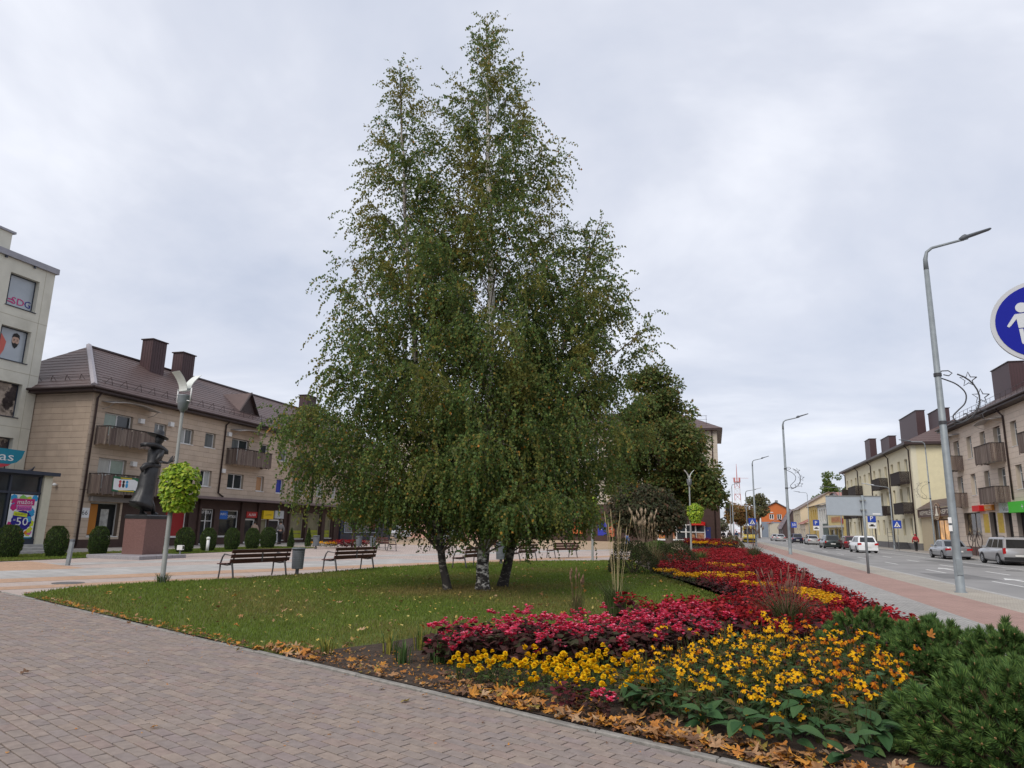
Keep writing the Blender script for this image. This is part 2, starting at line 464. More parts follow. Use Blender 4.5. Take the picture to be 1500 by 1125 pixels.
bricks = []
row = 0; t = .10
R2 = random.Random(4)
while t < 7.5:
    s = -9 + (row % 2) * .105 + R2.uniform(-.02, .02)
    while s < 24:
        L = .21
        c = st(s + L / 2, t + .052); pp = camproj((c[0], c[1], 0))
        if pp and -220 < pp[0] < 1720 and pp[1] < 1340:
            bricks.append((float(np.hypot(*c)), s, t, L, -40 < pp[0] < 1540 and pp[1] < 1150))
        s += L
    t += .105; row += 1
vis = sorted([b for b in bricks if b[4]])[:300]
near = set((b[1], b[2]) for b in vis)
angb = math.atan2(E1[1], E1[0])
variants = []
for c in bcols:
    m1 = MB(); m1.cc = c; m1.bevbox(-.0992, .0992, -.0468, .0468, -.01, .018, .002); variants.append(m1.data('brick', M_brick, col=True))
bm_v, bm_f, bm_c = [], [], []
unitb = MB(); unitb.bevbox(-.0992, .0992, -.0468, .0468, -.005, .018, .002); UV = np.array(unitb.v); UF = np.array(unitb.f)
for d, s, t, L, v in bricks:
    c = st(s + L / 2, t + .052); k = R2.choice(range(len(bcols))); dz = R2.uniform(-.0025, .0025); da = R2.uniform(-.012, .012)
    # slow drift of tone across the path so that groups of bricks differ, as laid from mixed pallets
    if (s, t) in near:
        o = link('brick', variants[k], fp, (c[0], c[1], dz), (R2.uniform(-.012, .012), R2.uniform(-.008, .008), angb + da))
    else:
        ca, sa = math.cos(angb + da), math.sin(angb + da)
        X = UV[:, 0] * ca - UV[:, 1] * sa + c[0]; Y = UV[:, 0] * sa + UV[:, 1] * ca + c[1]
        bm_f.append(UF + len(bm_v) * len(UV)); bm_v.append(np.stack([X, Y, UV[:, 2] + dz], 1)); bm_c.append(np.tile(np.array(bcols[k]) * R2.uniform(.93, 1.07), (len(UV), 1)))
link('brick', meshdata('brick', np.concatenate(bm_v), np.concatenate(bm_f), M_brick, None, np.concatenate(bm_c)), fp, kind='stuff')
# stone edging along the footpath
ek = link('stone_edging', None, None, (0, 0, 0), kind='structure')
mk = MB(); mk.bevbox(-.495, .495, -.036, .036, -.05, .030, .008); ekm = mk.data('kerb_stone', mat('weathered_edging', (.24, .225, .205), .95, .3, 9, .4, 60))
for i in range(36):
    c = st(-.5 + i * 1.0, .03)
    link('kerb_stone', ekm, ek, (c[0], c[1], R2.uniform(-.006, .004) - (.014 if i < 10 else 0)), (0, 0, angb + R2.uniform(-.004, .004)))

# ------------------------------------------------------------------ lawn and flower bed ground
kA, kB = tuple(st(.0, -.03)), tuple(st(9.45, -.03))
lawn_poly = [kA, kB, (-4.76, 8.27), (-4.36, 9.0), (-4.0, 10.1), (-3.58, 10.7), (-1.69, 12.4), (-.62, 13.9), (.42, 15.9), (.53, 17.1), (-.2, 19.6), (-.97, 22.7), (-2.1, 26.5), (-2.66, 29.4), (-3.74, 35),
             (-4.1, 38.6), (-5.92, 35.6), (-7.6, 34.2), (-9.16, 32.1), (-10.7, 28.6), (-11.97, 24.3), (-12.4, 19.8), (-13.0, 16.85), (-13.9, 15.4), (-14.35, 13.2)]
lawn = sheet('lawn', lawn_poly, .02, M_lawn)
bed_poly = [kB, tuple(st(20.5, -.03)), (3.0, 3.2), (3.0, 55), (1.2, 56.5), (-2.0, 50), (-3.74, 35), (-2.66, 29.4), (-2.1, 26.5), (-.97, 22.7), (-.2, 19.6), (.53, 17.1), (.42, 15.9), (-.62, 13.9), (-1.69, 12.4), (-3.58, 10.7), (-4.0, 10.1), (-4.36, 9.0), (-4.76, 8.27)]
bed = sheet('flower_bed', bed_poly, .026, M_soil)

# grass blades (nobody could count them)
def grass(name, poly, n, zb, h0, h1, wd, label, parent=None, fade=None):
    pts = scatter_poly(poly, n)
    if fade is not None:
        dist = np.hypot(pts[:, 0], pts[:, 1]); keep = RNG.uniform(0, 1, n) < np.clip((fade / dist) ** 1.3, .18, 1); pts = pts[keep]; dist = dist[keep]
        wsc = np.clip(dist / 9, 1, 3.2)
    else: wsc = np.ones(len(pts))
    n = len(pts)
    ang = RNG.uniform(0, 2 * np.pi, n); h = RNG.uniform(h0, h1, n); lean = RNG.uniform(0, .8, n) * h
    side = np.stack([np.cos(ang), np.sin(ang), np.zeros(n)], 1); ld = RNG.uniform(0, 2 * np.pi, n)
    B = np.stack([pts[:, 0], pts[:, 1], np.full(n, zb)], 1)
    T = B + np.stack([np.cos(ld) * lean, np.sin(ld) * lean, h], 1)
    ww = (wd * wsc)[:, None]
    V = np.stack([B - side * ww, B + side * ww, T], 1).reshape(-1, 3); F = np.arange(3 * n).reshape(n, 3)
    # patches of yellower turf follow a slow noise over the lawn
    ph = np.sin(pts[:, 0] * .9 + 1.3 * np.sin(pts[:, 1] * .5)) * np.cos(pts[:, 1] * .7 + np.sin(pts[:, 0] * .6)) + RNG.normal(0, .45, n)
    g = np.array([.138, .195, .028]); yv = np.array([.235, .185, .062]); k = np.clip((ph + .1) * .55 + .75 * np.exp(-((pts[:, 0] + 5.9) ** 2 + (pts[:, 1] - 16.6) ** 2) / 5.), 0, 1)[:, None]
    C = g * (1 - k) + yv * k; C = C * RNG.uniform(.7, 1.35, (n, 1))
    C = np.repeat(C, 3, 0)
    return link(name, meshdata(name, V, F, M_blade, None, C), parent, label=label, cat=None if parent else 'grass', kind='stuff')
M_blade = mat('grass_blade', vcol=True, rough=.7, var=0, trans=.4)
grass('grass', lawn_poly, 330000, .015, .03, .075, .0055, 'short mown green grass of the lawn round the birch trees', None, 11)
grass('grass', rect(-28.5, -24.8, 14, 41), 30000, .01, .03, .07, .02, 'narrow strip of grass under the row of clipped thuja bushes', None)
# ------------------------------------------------------------------ building kit
M_tile = mat('beige_cladding', (.44, .345, .265), .7, .07, 2.5, vcol=False)
M_tilec = mat('beige_cladding_panel', vcol=True, rough=.7, var=.09, scale=1.4, detail=8)
M_tilejoint = mat('cladding_joint', (.20, .155, .12), .9, .1, 5)
M_brown = mat('brown_shop_wall', (.060, .034, .028), .7, .15, 3)
M_roof = mat('brown_metal_roof', (.105, .068, .062), .5, .12, 3, .15, 30)
M_roofcap = mat('pale_ridge_metal', (.34, .31, .33), .5, .1, 4)
M_dkmetal = mat('dark_brown_metal', (.045, .028, .027), .45, .15, 5)
M_chim = mat('chimney_sheet', (.062, .032, .036), .5, .12, 3, stretch=(6, 6, .5))
M_white = mat('white_plastic', (.72, .72, .71), .45, .05, 5)
M_glass = mat('window_glass', (.030, .036, .042), .06, .3, 1.2, spec=.6)
M_curt = mat('curtained_glass', (.40, .41, .40), .12, .15, 2.5, spec=.6, stretch=(4, 4, .3))
M_curt2 = mat('grey_curtained_glass', (.15, .16, .165), .1, .3, 2, spec=.6, stretch=(4, 4, .3))
M_blind = mat('green_blind', (.30, .37, .32), .2, .1, 3, spec=.5)
M_wood = mat('weathered_wood', vcol=True, rough=.85, var=.25, scale=6, stretch=(1, 1, .12))
M_wood_dk = mat('dark_balcony_wood', (.030, .021, .019), .8, .2, 6)
M_concrete = mat('concrete', (.36, .35, .33), .9, .15, 3, .2, 30)
M_cream = mat('cream_render', (.61, .595, .51), .9, .07, 1.2, .12, 70, col2=(.52, .505, .425), c2scale=.5, c2lo=.56, c2hi=.75)
M_creamtrim = mat('grey_coping', (.30, .30, .33), .5, .1, 3)
M_yellow = mat('yellow_render', (.64, .58, .39), .9, .05, 2, .1, 60)
M_yellow2 = mat('pale_yellow_render', (.74, .68, .50), .9, .05, 2)
M_plinth = mat('grey_plinth', (.16, .155, .155), .85, .15, 4)
M_navy = mat('dark_blue_frame', (.035, .043, .065), .4, .1, 5)
M_reveal = mat('window_reveal', (.40, .33, .26), .8, .05, 3)
def flat(name, col, rough=.55, **k): return mat(name, col, rough, k.pop('var', .04), k.pop('scale', 6), **k)
PANE = {'glass': M_glass, 'curtain': M_curt, 'grey': M_curt2, 'blind': M_blind}

def window(parent, W, u0, u1, z0, z1, recess=.22, mull=1, pane='glass', sill=True, fw=.06, frame=None, trans=0, name='window', sillm=None):
    mb = MB(); d0, d1 = -recess, -recess + .06
    W.box(mb, u0, u0 + fw, z0, z1, d0, d1); W.box(mb, u1 - fw, u1, z0, z1, d0, d1)
    W.box(mb, u0 + fw, u1 - fw, z0, z0 + fw, d0, d1); W.box(mb, u0 + fw, u1 - fw, z1 - fw, z1, d0, d1)
    for i in range(mull):
        c = u0 + (u1 - u0) * (i + 1) / (mull + 1); W.box(mb, c - fw * .55, c + fw * .55, z0 + fw, z1 - fw, d0, d1)
    if trans: W.box(mb, u0 + fw, u1 - fw, z0 + (z1 - z0) * trans - fw * .4, z0 + (z1 - z0) * trans + fw * .4, d0 + .004, d1 + .004)
    f = mb.build(name, frame or M_white, parent)
    panes = pane if isinstance(pane, (list, tuple)) else [pane] * (mull + 1)
    for i in range(mull + 1):
        a = u0 + (u1 - u0) * i / (mull + 1) + .02; b = u0 + (u1 - u0) * (i + 1) / (mull + 1) - .02
        m2 = MB(); W.box(m2, a, b, z0 + .02, z1 - .02, d0 + .018, d0 + .026)
        p = panes[i % len(panes)]
        m2.build('pane', PANE.get(p, p) if isinstance(p, str) else p, f)
    if sill:
        m3 = MB(); W.box(m3, u0 - .04, u1 + .04, z0 - .045, z0 - .003, -recess, .055); m3.build('sill', sillm or M_white, f)
    return f

def wall_front(parent, W, u0, u1, z0, z1, holes, m, thick=.36, name='wall'):
    mb = MB()
    for a, b, c, d in rects_minus(u0, u1, z0, z1, holes): W.box(mb, a, b, c, d, -thick, 0)
    return mb.build(name, m, parent)

def cladding(parent, W, u0, u1, z0, z1, pw, ph, holes, cols, gap=.014, d=.016, nparts=0, seed=0, offset=0., mtl=None, name='cladding_panel'):
    rng = random.Random(seed)
    full, cut = [], []
    nz = int(math.ceil((z1 - z0) / ph)); nu = int(math.ceil((u1 - u0) / pw)) + 1
    for j in range(nz):
        for i in range(nu):
            a = u0 + i * pw - (offset * pw if j % 2 else 0); b = a + pw; c = z0 + j * ph; e = min(c + ph, z1)
            a2, b2 = max(a, u0), min(b, u1)
            if b2 - a2 < .03 or e - c < .03: continue
            hs = [h for h in holes if h[0] < b2 and h[1] > a2 and h[2] < e and h[3] > c]
            if not hs and b2 - a2 > pw * .99 and e - c > ph * .99: full.append((a2, b2, c, e))
            else:
                for r in rects_minus(a2, b2, c, e, hs): cut.append(r)
    def dist(r):
        p = W.P((r[0] + r[1]) / 2, (r[2] + r[3]) / 2, 0); return p[0] ** 2 + p[1] ** 2
    full.sort(key=dist)
    protos = []
    if nparts:
        for c in cols:
            m1 = MB(); m1.cc = c
            p0 = W.P(0, 0, 0)
            W2 = Wall(W.face, 0); W2.box(m1, -pw / 2 + gap / 5, pw / 2 - gap / 5, -ph / 2 + gap / 2, ph / 2 - gap / 2, 0, d); protos.append(m1.data(name, mtl or M_tilec, col=True))
        for r in full[:nparts]:
            link(name, rng.choice(protos), parent, W.P((r[0] + r[1]) / 2, (r[2] + r[3]) / 2, 0))
    mb = MB()
    for r in full[nparts:] + cut:
        mb.cc = rng.choice(cols)
        W.box(mb, r[0] + gap / 5, r[1] - gap / 5, r[2] + gap / 2, r[3] - gap / 2, 0, d)
    mb.build(name, mtl or M_tilec, parent, col=True, kind='stuff')

def balcony(parent, W, u0, u1, z0, z1, depth=.95, slats=True, m=None, dark=False, name='balcony'):
    """concrete slab with a skirt of upright boards of uneven length, rail on top"""
    sl = MB(); W.box(sl, u0 + .08, u1 - .08, z0 + .10, z0 + .24, 0, depth - .05); b = sl.build(name, M_concrete if not dark else M_wood_dk, parent)
    rl = MB(); e = .03
    W.box(rl, u0 - e, u1 + e, z1, z1 + .05, depth - .04, depth + .05); W.box(rl, u0 - e, u0 + .06, z1, z1 + .05, 0, depth - .04); W.box(rl, u1 - .06, u1 + e, z1, z1 + .05, 0, depth - .04)
    rl.build('rail', M_wood_dk, b)
    rng = random.Random(int(u0 * 100)); W0 = Wall(W.face, 0)
    cols = [(.135, .10, .085), (.165, .125, .105), (.11, .08, .07), (.19, .15, .125)]
    sw = .10
    if slats:
        key = (W.face, round(z1 - z0, 2), 'f')
        protos = []
        for k in range(4):
            mf = MB(); mf.cc = cols[k]; W0.box(mf, -sw / 2 + .006, sw / 2 - .006, 0, z1 - z0, 0, .02)
            ms = MB(); ms.cc = cols[k]
            a = W0.P(-.01, 0, -sw / 2 + .006); c = W0.P(.01, z1 - z0, sw / 2 - .006); ms.box(a[0], c[0], a[1], c[1], a[2], c[2])
            protos.append((mf.data('board', M_wood, col=True), ms.data('board', M_wood, col=True)))
        n = int((u1 - u0) / sw)
        for i in range(n):
            u = u0 + sw / 2 + i * (u1 - u0) / n; dz = -.12 * abs(math.sin(i * .9)) if i % 7 in (0, 1) else rng.uniform(-.03, .02)
            link('board', rng.choice(protos)[0], b, W.P(u, z0 + dz, depth))
        for u in (u0, u1):
            for i in range(int(depth / sw)):
                link('board', rng.choice(protos)[1], b, W.P(u, z0 + rng.uniform(-.05, .02), sw / 2 + i * sw))
    else:
        mb = MB(); n = int((u1 - u0) / (sw * 1.3))
        for i in range(n):
            mb.cc = rng.choice(cols); a = u0 + i * (u1 - u0) / n; W.box(mb, a + .008, a + (u1 - u0) / n - .008, z0 + (-.12 if i % 6 == 0 else rng.uniform(-.03, .03)), z1, depth, depth + .02)
        for u in (u0, u1):
            for i in range(int(depth / sw)):
                mb.cc = rng.choice(cols); W.box(mb, u - .01, u + .01, z0 + rng.uniform(-.05, .02), z1, i * sw + .008, (i + 1) * sw - .008)
        mb.build('boards', M_wood_dk if dark else M_wood, b, col=not dark, kind='stuff')
    return b

def awning(parent, W, u0, u1, z, depth=.9):
    mb = MB(); n = 8; rings = []
    for i in range(n + 1):
        t = i / n; u = u0 + (u1 - u0) * t; zz = z + .22 * math.sin(math.pi * t)
        rings.append([W.P(u, zz, 0), W.P(u, zz - .12, depth), W.P(u, zz - .10, depth), W.P(u, zz + .02, 0)])
    mb.loft(rings)
    for u in (u0 + .15, u1 - .15):
        mb.tube([W.P(u, z - .4, .01), W.P(u, z - .3, depth * .5), W.P(u, z - .02, depth)], .018, 5)
    return mb.build('awning', mat('awning_sheet', (.36, .33, .31), .5, .1, 5), parent)

def pipe(parent, W, pts, r=.055, m=None, name='downpipe'):
    mb = MB(); mb.tube([W.P(u, z, d) for u, z, d in pts], r, 8); return mb.build(name, m or M_dkmetal, parent, True)

def slope(mb, e0, e1, r0, r1, n, lip=.016):
    """stepped roof slope between eave e0-e1 and ridge r0-r1 (points)"""
    e0, e1, r0, r1 = map(lambda p: np.array(p, float), (e0, e1, r0, r1))
    nrm = np.cross(e1 - e0, r0 - e0 if np.linalg.norm(r0 - e0) > 1e-6 else r1 - e0); nrm /= np.linalg.norm(nrm)
    if nrm[2] < 0: nrm = -nrm
    for i in range(n):
        a, b = i / n, (i + 1) / n
        p = [e0 + (r0 - e0) * a + nrm * lip, e1 + (r1 - e1) * a + nrm * lip, e1 + (r1 - e1) * b, e0 + (r0 - e0) * b]
        q = [e0 + (r0 - e0) * a - nrm * .02, e1 + (r1 - e1) * a - nrm * .02]
        mb.add(p + q, [(0, 1, 2, 3), (0, 1, 5, 4)])

def chimney(parent, x0, x1, y0, y1, z0, z1, m=None):
    mb = MB(); mb.box(x0, x1, y0, y1, z0, z1); c = mb.build('chimney', m or M_chim, parent)
    mb = MB(); mb.box(x0 - .08, x1 + .08, y0 - .08, y1 + .08, z1, z1 + .07); mb.build('cap', M_dkmetal, c)
    n = MB(); 
    for k in range(int((y1 - y0) / .22)): n.box(x1, x1 + .012, y0 + .1 + k * .22, y0 + .13 + k * .22, z0, z1 - .002)
    for k in range(int((x1 - x0) / .22)): n.box(x0 + .1 + k * .22, x0 + .13 + k * .22, y0 - .012, y0, z0, z1 - .002)
    n.build('sheet_seam', M_dkmetal, c)
    return c

# ------------------------------------------------------------------ house 66 with the row of shops (left)
kf = 33 / 31
def zz(z): return (z - 1.6) * kf + 1.6
W66 = Wall('+X', -33.0)
HY0, HY1, HZ = 29.9, 68.5, zz(8.12)
h66 = thing_w('apartment_house', 'long beige tiled three-storey house with brown roof, wooden balconies and a row of shops', 'building', (-33, 48, 0))
def U(v): return v * kf
def hole(a): return (U(a[0]), U(a[1]), zz(a[3]), zz(a[2]))
# windows: (Y0,Y1,Ztop,Zbottom) on the measured facade grid, mullions, pane looks
w66 = [((28.95, 30.85, 7.18, 6.0), 1, ['blind', 'glass']), ((32.45, 33.38, 7.12, 6.2), 1, 'grey'), ((34.5, 35.65, 7.13, 6.2), 1, ['curtain', 'grey']), ((36.7, 37.67, 7.14, 6.2), 0, 'grey'),
       ((39.3, 41.12, 7.1, 5.5), 1, ['grey', 'glass']), ((42.43, 43.37, 7.08, 6.15), 0, 'glass'), ((44.68, 45.77, 7.0, 6.1), 0, 'grey'), ((47.09, 48.6, 7.11, 5.5), 1, 'glass'), ((50.2, 51.2, 7.1, 6.1), 0, 'grey'), ((52.6, 53.6, 7.1, 6.1), 1, 'curtain'), ((55.5, 56.9, 7.1, 6.1), 1, 'glass'), ((59, 60, 7.1, 6.1), 0, 'grey'), ((61.8, 62.8, 7.1, 6.1), 0, 'glass'),
       ((28.97, 30.8, 4.75, 3.2), 1, ['curtain', 'blind']), ((32.3, 33.3, 4.75, 3.75), 0, 'grey'), ((34.5, 35.5, 4.75, 3.75), 0, 'curtain'), ((36.64, 37.68, 4.74, 3.74), 1, ['glass', 'curtain']), ((39.24, 40.89, 4.74, 3.75), 1, 'glass'),
       ((42.31, 43.18, 4.78, 3.73), 0, 'orange'), ((44.67, 45.6, 4.76, 3.71), 0, 'blue'), ((46.97, 48.54, 4.72, 3.7), 1, 'slats'), ((50.18, 51.17, 4.77, 3.71), 0, 'slats'), ((52.6, 53.4, 4.75, 3.7), 0, 'curtain'), ((55.0, 56.4, 4.75, 3.7), 1, 'slats'), ((59, 60, 4.75, 3.7), 0, 'grey'), ((61.8, 62.8, 4.75, 3.7), 0, 'glass')]
PANE['orange'] = flat('orange_blind_pane', (.42, .24, .13), .25)
PANE['blue'] = flat('blue_blind_pane', (.03, .05, .32), .25)
def slat_pane():
    m = bpy.data.materials.new('slatted_blind_pane'); m.use_nodes = True; t = m.node_tree; P = t.nodes['Principled BSDF']; P.inputs['Roughness'].default_value = .2
    g = t.nodes.new('ShaderNodeNewGeometry'); wv = t.nodes.new('ShaderNodeTexWave'); wv.bands_direction = 'Z'; wv.inputs['Scale'].default_value = 2.6; t.links.new(g.outputs['Position'], wv.inputs['Vector'])
    r = t.nodes.new('ShaderNodeValToRGB'); r.color_ramp.elements[0].color = (.12, .15, .13, 1); r.color_ramp.elements[1].color = (.5, .53, .5, 1); t.links.new(wv.outputs[0], r.inputs[0]); t.links.new(r.outputs[0], P.inputs['Base Color'])
    return m
PANE['slats'] = slat_pane()
holes66 = [hole(a) for a, _, _ in w66]
shop_h = (28.86 * kf, 30.77 * kf, .62, zz(2.42))
canZ = zz(3.0)
upper_h = holes66
M_wall66 = M_tilejoint
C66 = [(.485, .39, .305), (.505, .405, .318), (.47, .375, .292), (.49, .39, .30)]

GZ = zz(3.05)                      # top of the shop floor
SHY = 32.9                         # where the dark recessed shop front starts
# structural walls
mb = MB(); mb.box(-44, -33.37, HY0 + .01, HY1, GZ - .2, HZ); mb.box(-44, -33.37, HY0 + .01, SHY, 0, GZ - .2); mb.box(-44, -34.4, SHY, HY1, 0, GZ - .2)
mb.build('wall', M_brown, h66)
wall_front(h66, W66, HY0, HY1, GZ, HZ, holes66, M_tilejoint)
wall_front(h66, W66, HY0, SHY, .45, GZ, [shop_h], M_tilejoint)
cladding(h66, W66, HY0, HY1, GZ, HZ, .92, .333, holes66, C66, nparts=300, seed=1, offset=.5)
cladding(h66, W66, HY0, SHY, .45, GZ, .92, .333, [shop_h], C66, seed=2, offset=.5)
Wg = Wall('-Y', HY0)
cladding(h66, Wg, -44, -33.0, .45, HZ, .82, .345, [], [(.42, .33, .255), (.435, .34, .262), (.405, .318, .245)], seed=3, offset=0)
mb = MB(); mb.box(-44.1, -32.97, HY0 - .03, SHY, 0, .45); mb.build('plinth', M_brown, h66)
for (a, mu, pn), hh in zip(w66, holes66):
    window(h66, W66, *hh, mull=mu, pane=pn)
    for uu in (hh[0], hh[1] - .004):
        mb = MB(); W66.box(mb, uu, uu + .004, hh[2], hh[3], -.16, .018); mb.build('reveal', M_reveal, h66)
for a in ((28.53, 32.22, 6.33, 5.42), (28.52, 32.3, 3.86, 2.86), (38.86, 42.6, 6.33, 5.30), (46.55, 50.1, 6.34, 5.34), (55.2, 58.4, 6.34, 5.34)):
    balcony(h66, W66, U(a[0]), U(a[1]), zz(a[3]), zz(a[2]))
for a in ((28.6, 32.0, 7.68), (39.0, 42.2, 7.62), (46.6, 49.8, 7.6)): awning(h66, W66, U(a[0]), U(a[1]), zz(a[2]))
for a in ((31.35, 7.05), (31.2, 4.62), (38.85, 7.3), (38.6, 4.85), (49.9, 4.7), (33.6, 7.2)):
    mb = MB(); W66.box(mb, U(a[0]) - .16, U(a[0]) + .16, zz(a[1]) - .16, zz(a[1]) + .12, .016, .22); mb.build('ventilation_box', M_white, h66)
# roof: hipped, brown metal tiles
EX, RX = -32.45, -38.5; RZ = zz(8.3) + 3.75; EZ = zz(8.28)
AY, BY = 34.0, 63.5
rf = MB()
slope(rf, (EX, HY0 - .55, EZ), (EX, HY1 + .5, EZ), (RX, AY, RZ), (RX, BY, RZ), 16)
slope(rf, (-44.5, HY0 - .55, EZ), (EX, HY0 - .55, EZ), (RX, AY, RZ), (RX, AY, RZ), 14)
slope(rf, (EX, HY1 + .5, EZ), (-44.5, HY1 + .5, EZ), (RX, BY, RZ), (RX, BY, RZ), 10)
slope(rf, (-44.5, HY1 + .5, EZ), (-44.5, HY0 - .55, EZ), (RX, BY, RZ), (RX, AY, RZ), 8)
roof66 = rf.build('roof', M_roof, h66)
mb = MB(); mb.tube([(EX, HY0 - .55, EZ + .06), (RX, AY, RZ + .06)], .17, 6); mb.build('hip_cap', M_roofcap, roof66)
mb = MB(); mb.tube([(RX, AY, RZ + .03), (RX, BY, RZ + .03)], .12, 6); mb.build('ridge_cap', M_dkmetal, roof66)
mb = MB(); mb.box(-44.5, EX + .02, HY0 - .56, HY1 + .5, EZ - .22, EZ - .03); mb.build('eaves_board', M_dkmetal, h66)
mb = MB(); mb.tube([(EX + .1, HY0 - .6, EZ - .02), (EX + .1, HY1 + .5, EZ - .02)], .075, 8); mb.tube([(-44.5, HY0 - .66, EZ - .02), (EX + .1, HY0 - .66, EZ - .02)], .075, 8); mb.build('gutter', M_dkmetal, h66, True)
# snow guard of bent rods along the eaves
sg = MB(); sx, sz = EX - .75, EZ + .75 * (RZ - EZ) / (EX - RX)
for k in range(34):
    y = HY0 + 1.1 + k * 1.08
    sg.tube([(sx - .05, y - .28, sz), (sx + .12, y, sz + .42), (sx, y + .25, sz)], .018, 4)
for dz in (.1, .34): sg.tube([(sx, HY0 + .6, sz + dz), (sx, HY1 - 1, sz + dz)], .014, 4)
for k in range(5):
    x = -34.2 - k * 1.05
    sg.tube([(x - .28, HY0 + .25, EZ + .5), (x, HY0 + .1, EZ + .9), (x + .25, HY0 + .25, EZ + .5)], .018, 4)
for dz in (.1, .34): sg.tube([(-33.4, HY0 + .3, EZ + .5 + dz), (-39.4, HY0 + .3, EZ + .5 + dz)], .014, 4)
sg.build('snow_guard', M_dkmetal, roof66)
for (y0, y1, zt, x) in ((37.7, 39.0, 13.75, -37.4), (40.85, 42.1, 13.6, -37.6), (57.8, 59.4, 13.6, -37.8)):
    chimney(h66, x - .55, x + .35, y0, y1, 9.6, zt + .15)
for yc in (U(42.2) - .1, U(50.6) - .1):            # triangular dormers
    mb = MB(); zb = EZ + (EX - 1.5 - RX) * 0 + 1.55 * (RZ - EZ) / (EX - RX); x0 = EX - 1.55; w_, hgt = 1.15, 1.65
    ap = (x0, yc, zb + hgt); l, r = (x0, yc - w_, zb), (x0, yc + w_, zb); back = (x0 - hgt * (EX - RX) / (RZ - EZ), yc, zb + hgt)
    mb.add([l, r, ap, back], [(0, 2, 3), (1, 3, 2)]); d = mb.build('dormer', M_roof, h66)
    mb = MB(); mb.add([(x0 - .15, yc - w_ * .8, zb), (x0 - .15, yc + w_ * .8, zb), (x0 - .15, yc, zb + hgt * .85)], [(0, 1, 2)]); mb.build('dormer_face', M_dkmetal, d)
    mb = MB(); mb.tube([l, ap, r], .09, 4); mb.build('verge', M_dkmetal, d)
pipe(h66, W66, [(U(28.3), EZ - .05, .45), (U(28.3), EZ - .5, .1), (U(28.25), .1, .1)])
pipe(h66, W66, [(U(38.6), EZ - .05, .45), (U(38.5), EZ - .45, .09), (U(38.4), GZ + .35, .09), (U(38.9), GZ + .12, .09)])
pipe(h66, W66, [(U(49.7), EZ - .05, .45), (U(49.6), EZ - .45, .09), (U(49.55), GZ + .1, .09)])
# shop floor: canopy over a recessed dark front
mb = MB(); mb.box(-34.5, -32.2, SHY - .4, 59.0, GZ - .16, GZ + .02); cn = mb.build('canopy', M_dkmetal, h66)
mb = MB(); mb.box(-32.2, -32.14, SHY - .4, 59.0, GZ - .12, GZ + .05); mb.build('canopy_edge', flat('canopy_edge_metal', (.16, .12, .12)), cn)
Ws = Wall('+X', -33.15)
# shop front openings in the brown wall: Y0,Y1,z0,z1
def sh(a, b, zt, zb): return (U(a), U(b), max(zz(zb), .02), zz(zt))
S_red, S_od, S_ow, S_rd, S_yd, S_yw = sh(34.3, 36.0, 2.3, .6), sh(37.3, 38.55, 2.34, 0), sh(39.05, 41.0, 2.31, .6), sh(41.7, 42.9, 1.80, 0), sh(44.4, 45.8, 1.80, 0), sh(45.83, 46.3, 1.80, .3)
S_g1, S_g2, S_g3 = sh(47.0, 48.95, 2.33, .37), sh(49.55, 51.35, 2.34, .4), sh(52.15, 53.2, 2.3, .39)
S_y0 = sh(43.5, 44.3, 1.8, .3)
shops = [S_red, S_od, S_ow, S_rd, S_y0, S_yd, S_yw, S_g1, S_g2, S_g3]
wall_front(h66, Ws, SHY + .06, 58.0, .0, GZ - .17, shops, M_brown, thick=.6, name='shop_wall')
for yy in (S_ow[1] + .18, S_rd[1] + .12, S_g1[0] - .2, S_g1[1] + .2, S_g2[1] + .2, S_g3[1] + .35, S_red[1] + .2, S_od[0] - .25):
    mb = MB(); Ws.box(mb, yy - .10, yy + .10, 0, GZ - .17, .002, .14); mb.build('pilaster', M_brown, h66)
M_shopglass = flat('dark_shop_glass', (.022, .024, .026), .08, var=.5, scale=.9)
M_olive = flat('olive_shop_glass', (.20, .19, .12), .15, var=.25, scale=1.5)  # plain yellow-green pane colour with soft variation, no glow
M_redglass = flat('red_window_film', (.30, .018, .022), .3)
window(h66, Ws, *S_red, mull=0, pane=M_redglass, recess=.15)
f = window(h66, Ws, *S_od, mull=1, pane=M_shopglass, recess=.25, sill=False, name='door', trans=.66)
window(h66, Ws, *S_ow, mull=0, pane=M_shopglass, recess=.2)
window(h66, Ws, *S_rd, mull=0, pane=M_shopglass, recess=.2, sill=False, name='door', fw=.12)
window(h66, Ws, *S_y0, mull=0, pane=M_olive, recess=.2)
window(h66, Ws, *S_yd, mull=0, pane=M_shopglass, recess=.15, sill=False, name='door', fw=.12, trans=.4)
window(h66, Ws, *S_yw, mull=0, pane=M_olive, recess=.2)
M_lime = flat('lime_window_film', (.30, .33, .03), .4)
for S in (S_g1, S_g2, S_g3):
    window(h66, Ws, *S, mull=0, pane=M_olive, recess=.2, frame=flat('beige_frame', (.32, .28, .22)))
    mb = MB(); Ws.box(mb, S[0] + .06, S[1] - .06, S[2] + .07, S[2] + .38, -.17, -.15); Ws.box(mb, S[0] + .06, S[1] - .06, S[2] + .44, S[2] + .66, -.17, -.15); mb.build('window_film', M_lime, h66)
f = window(h66, W66, *shop_h, mull=0, pane=M_shopglass, recess=.3, frame=flat('grey_frame', (.5, .49, .47)))
mb = MB(); W66.box(mb, shop_h[0] + .08, shop_h[0] + .75, shop_h[2] + .1, shop_h[3] - .1, -.28, -.26); mb.build('orange_panel', flat('orange_panel', (.42, .16, .02)), f)
mb = MB(); W66.box(mb, shop_h[0] + 1.0, shop_h[1] - .5, shop_h[2] + .12, shop_h[3] - .35, -.28, -.26); mb.build('display_poster', flat('display_poster', (.35, .35, .33), var=.5, scale=3), f)
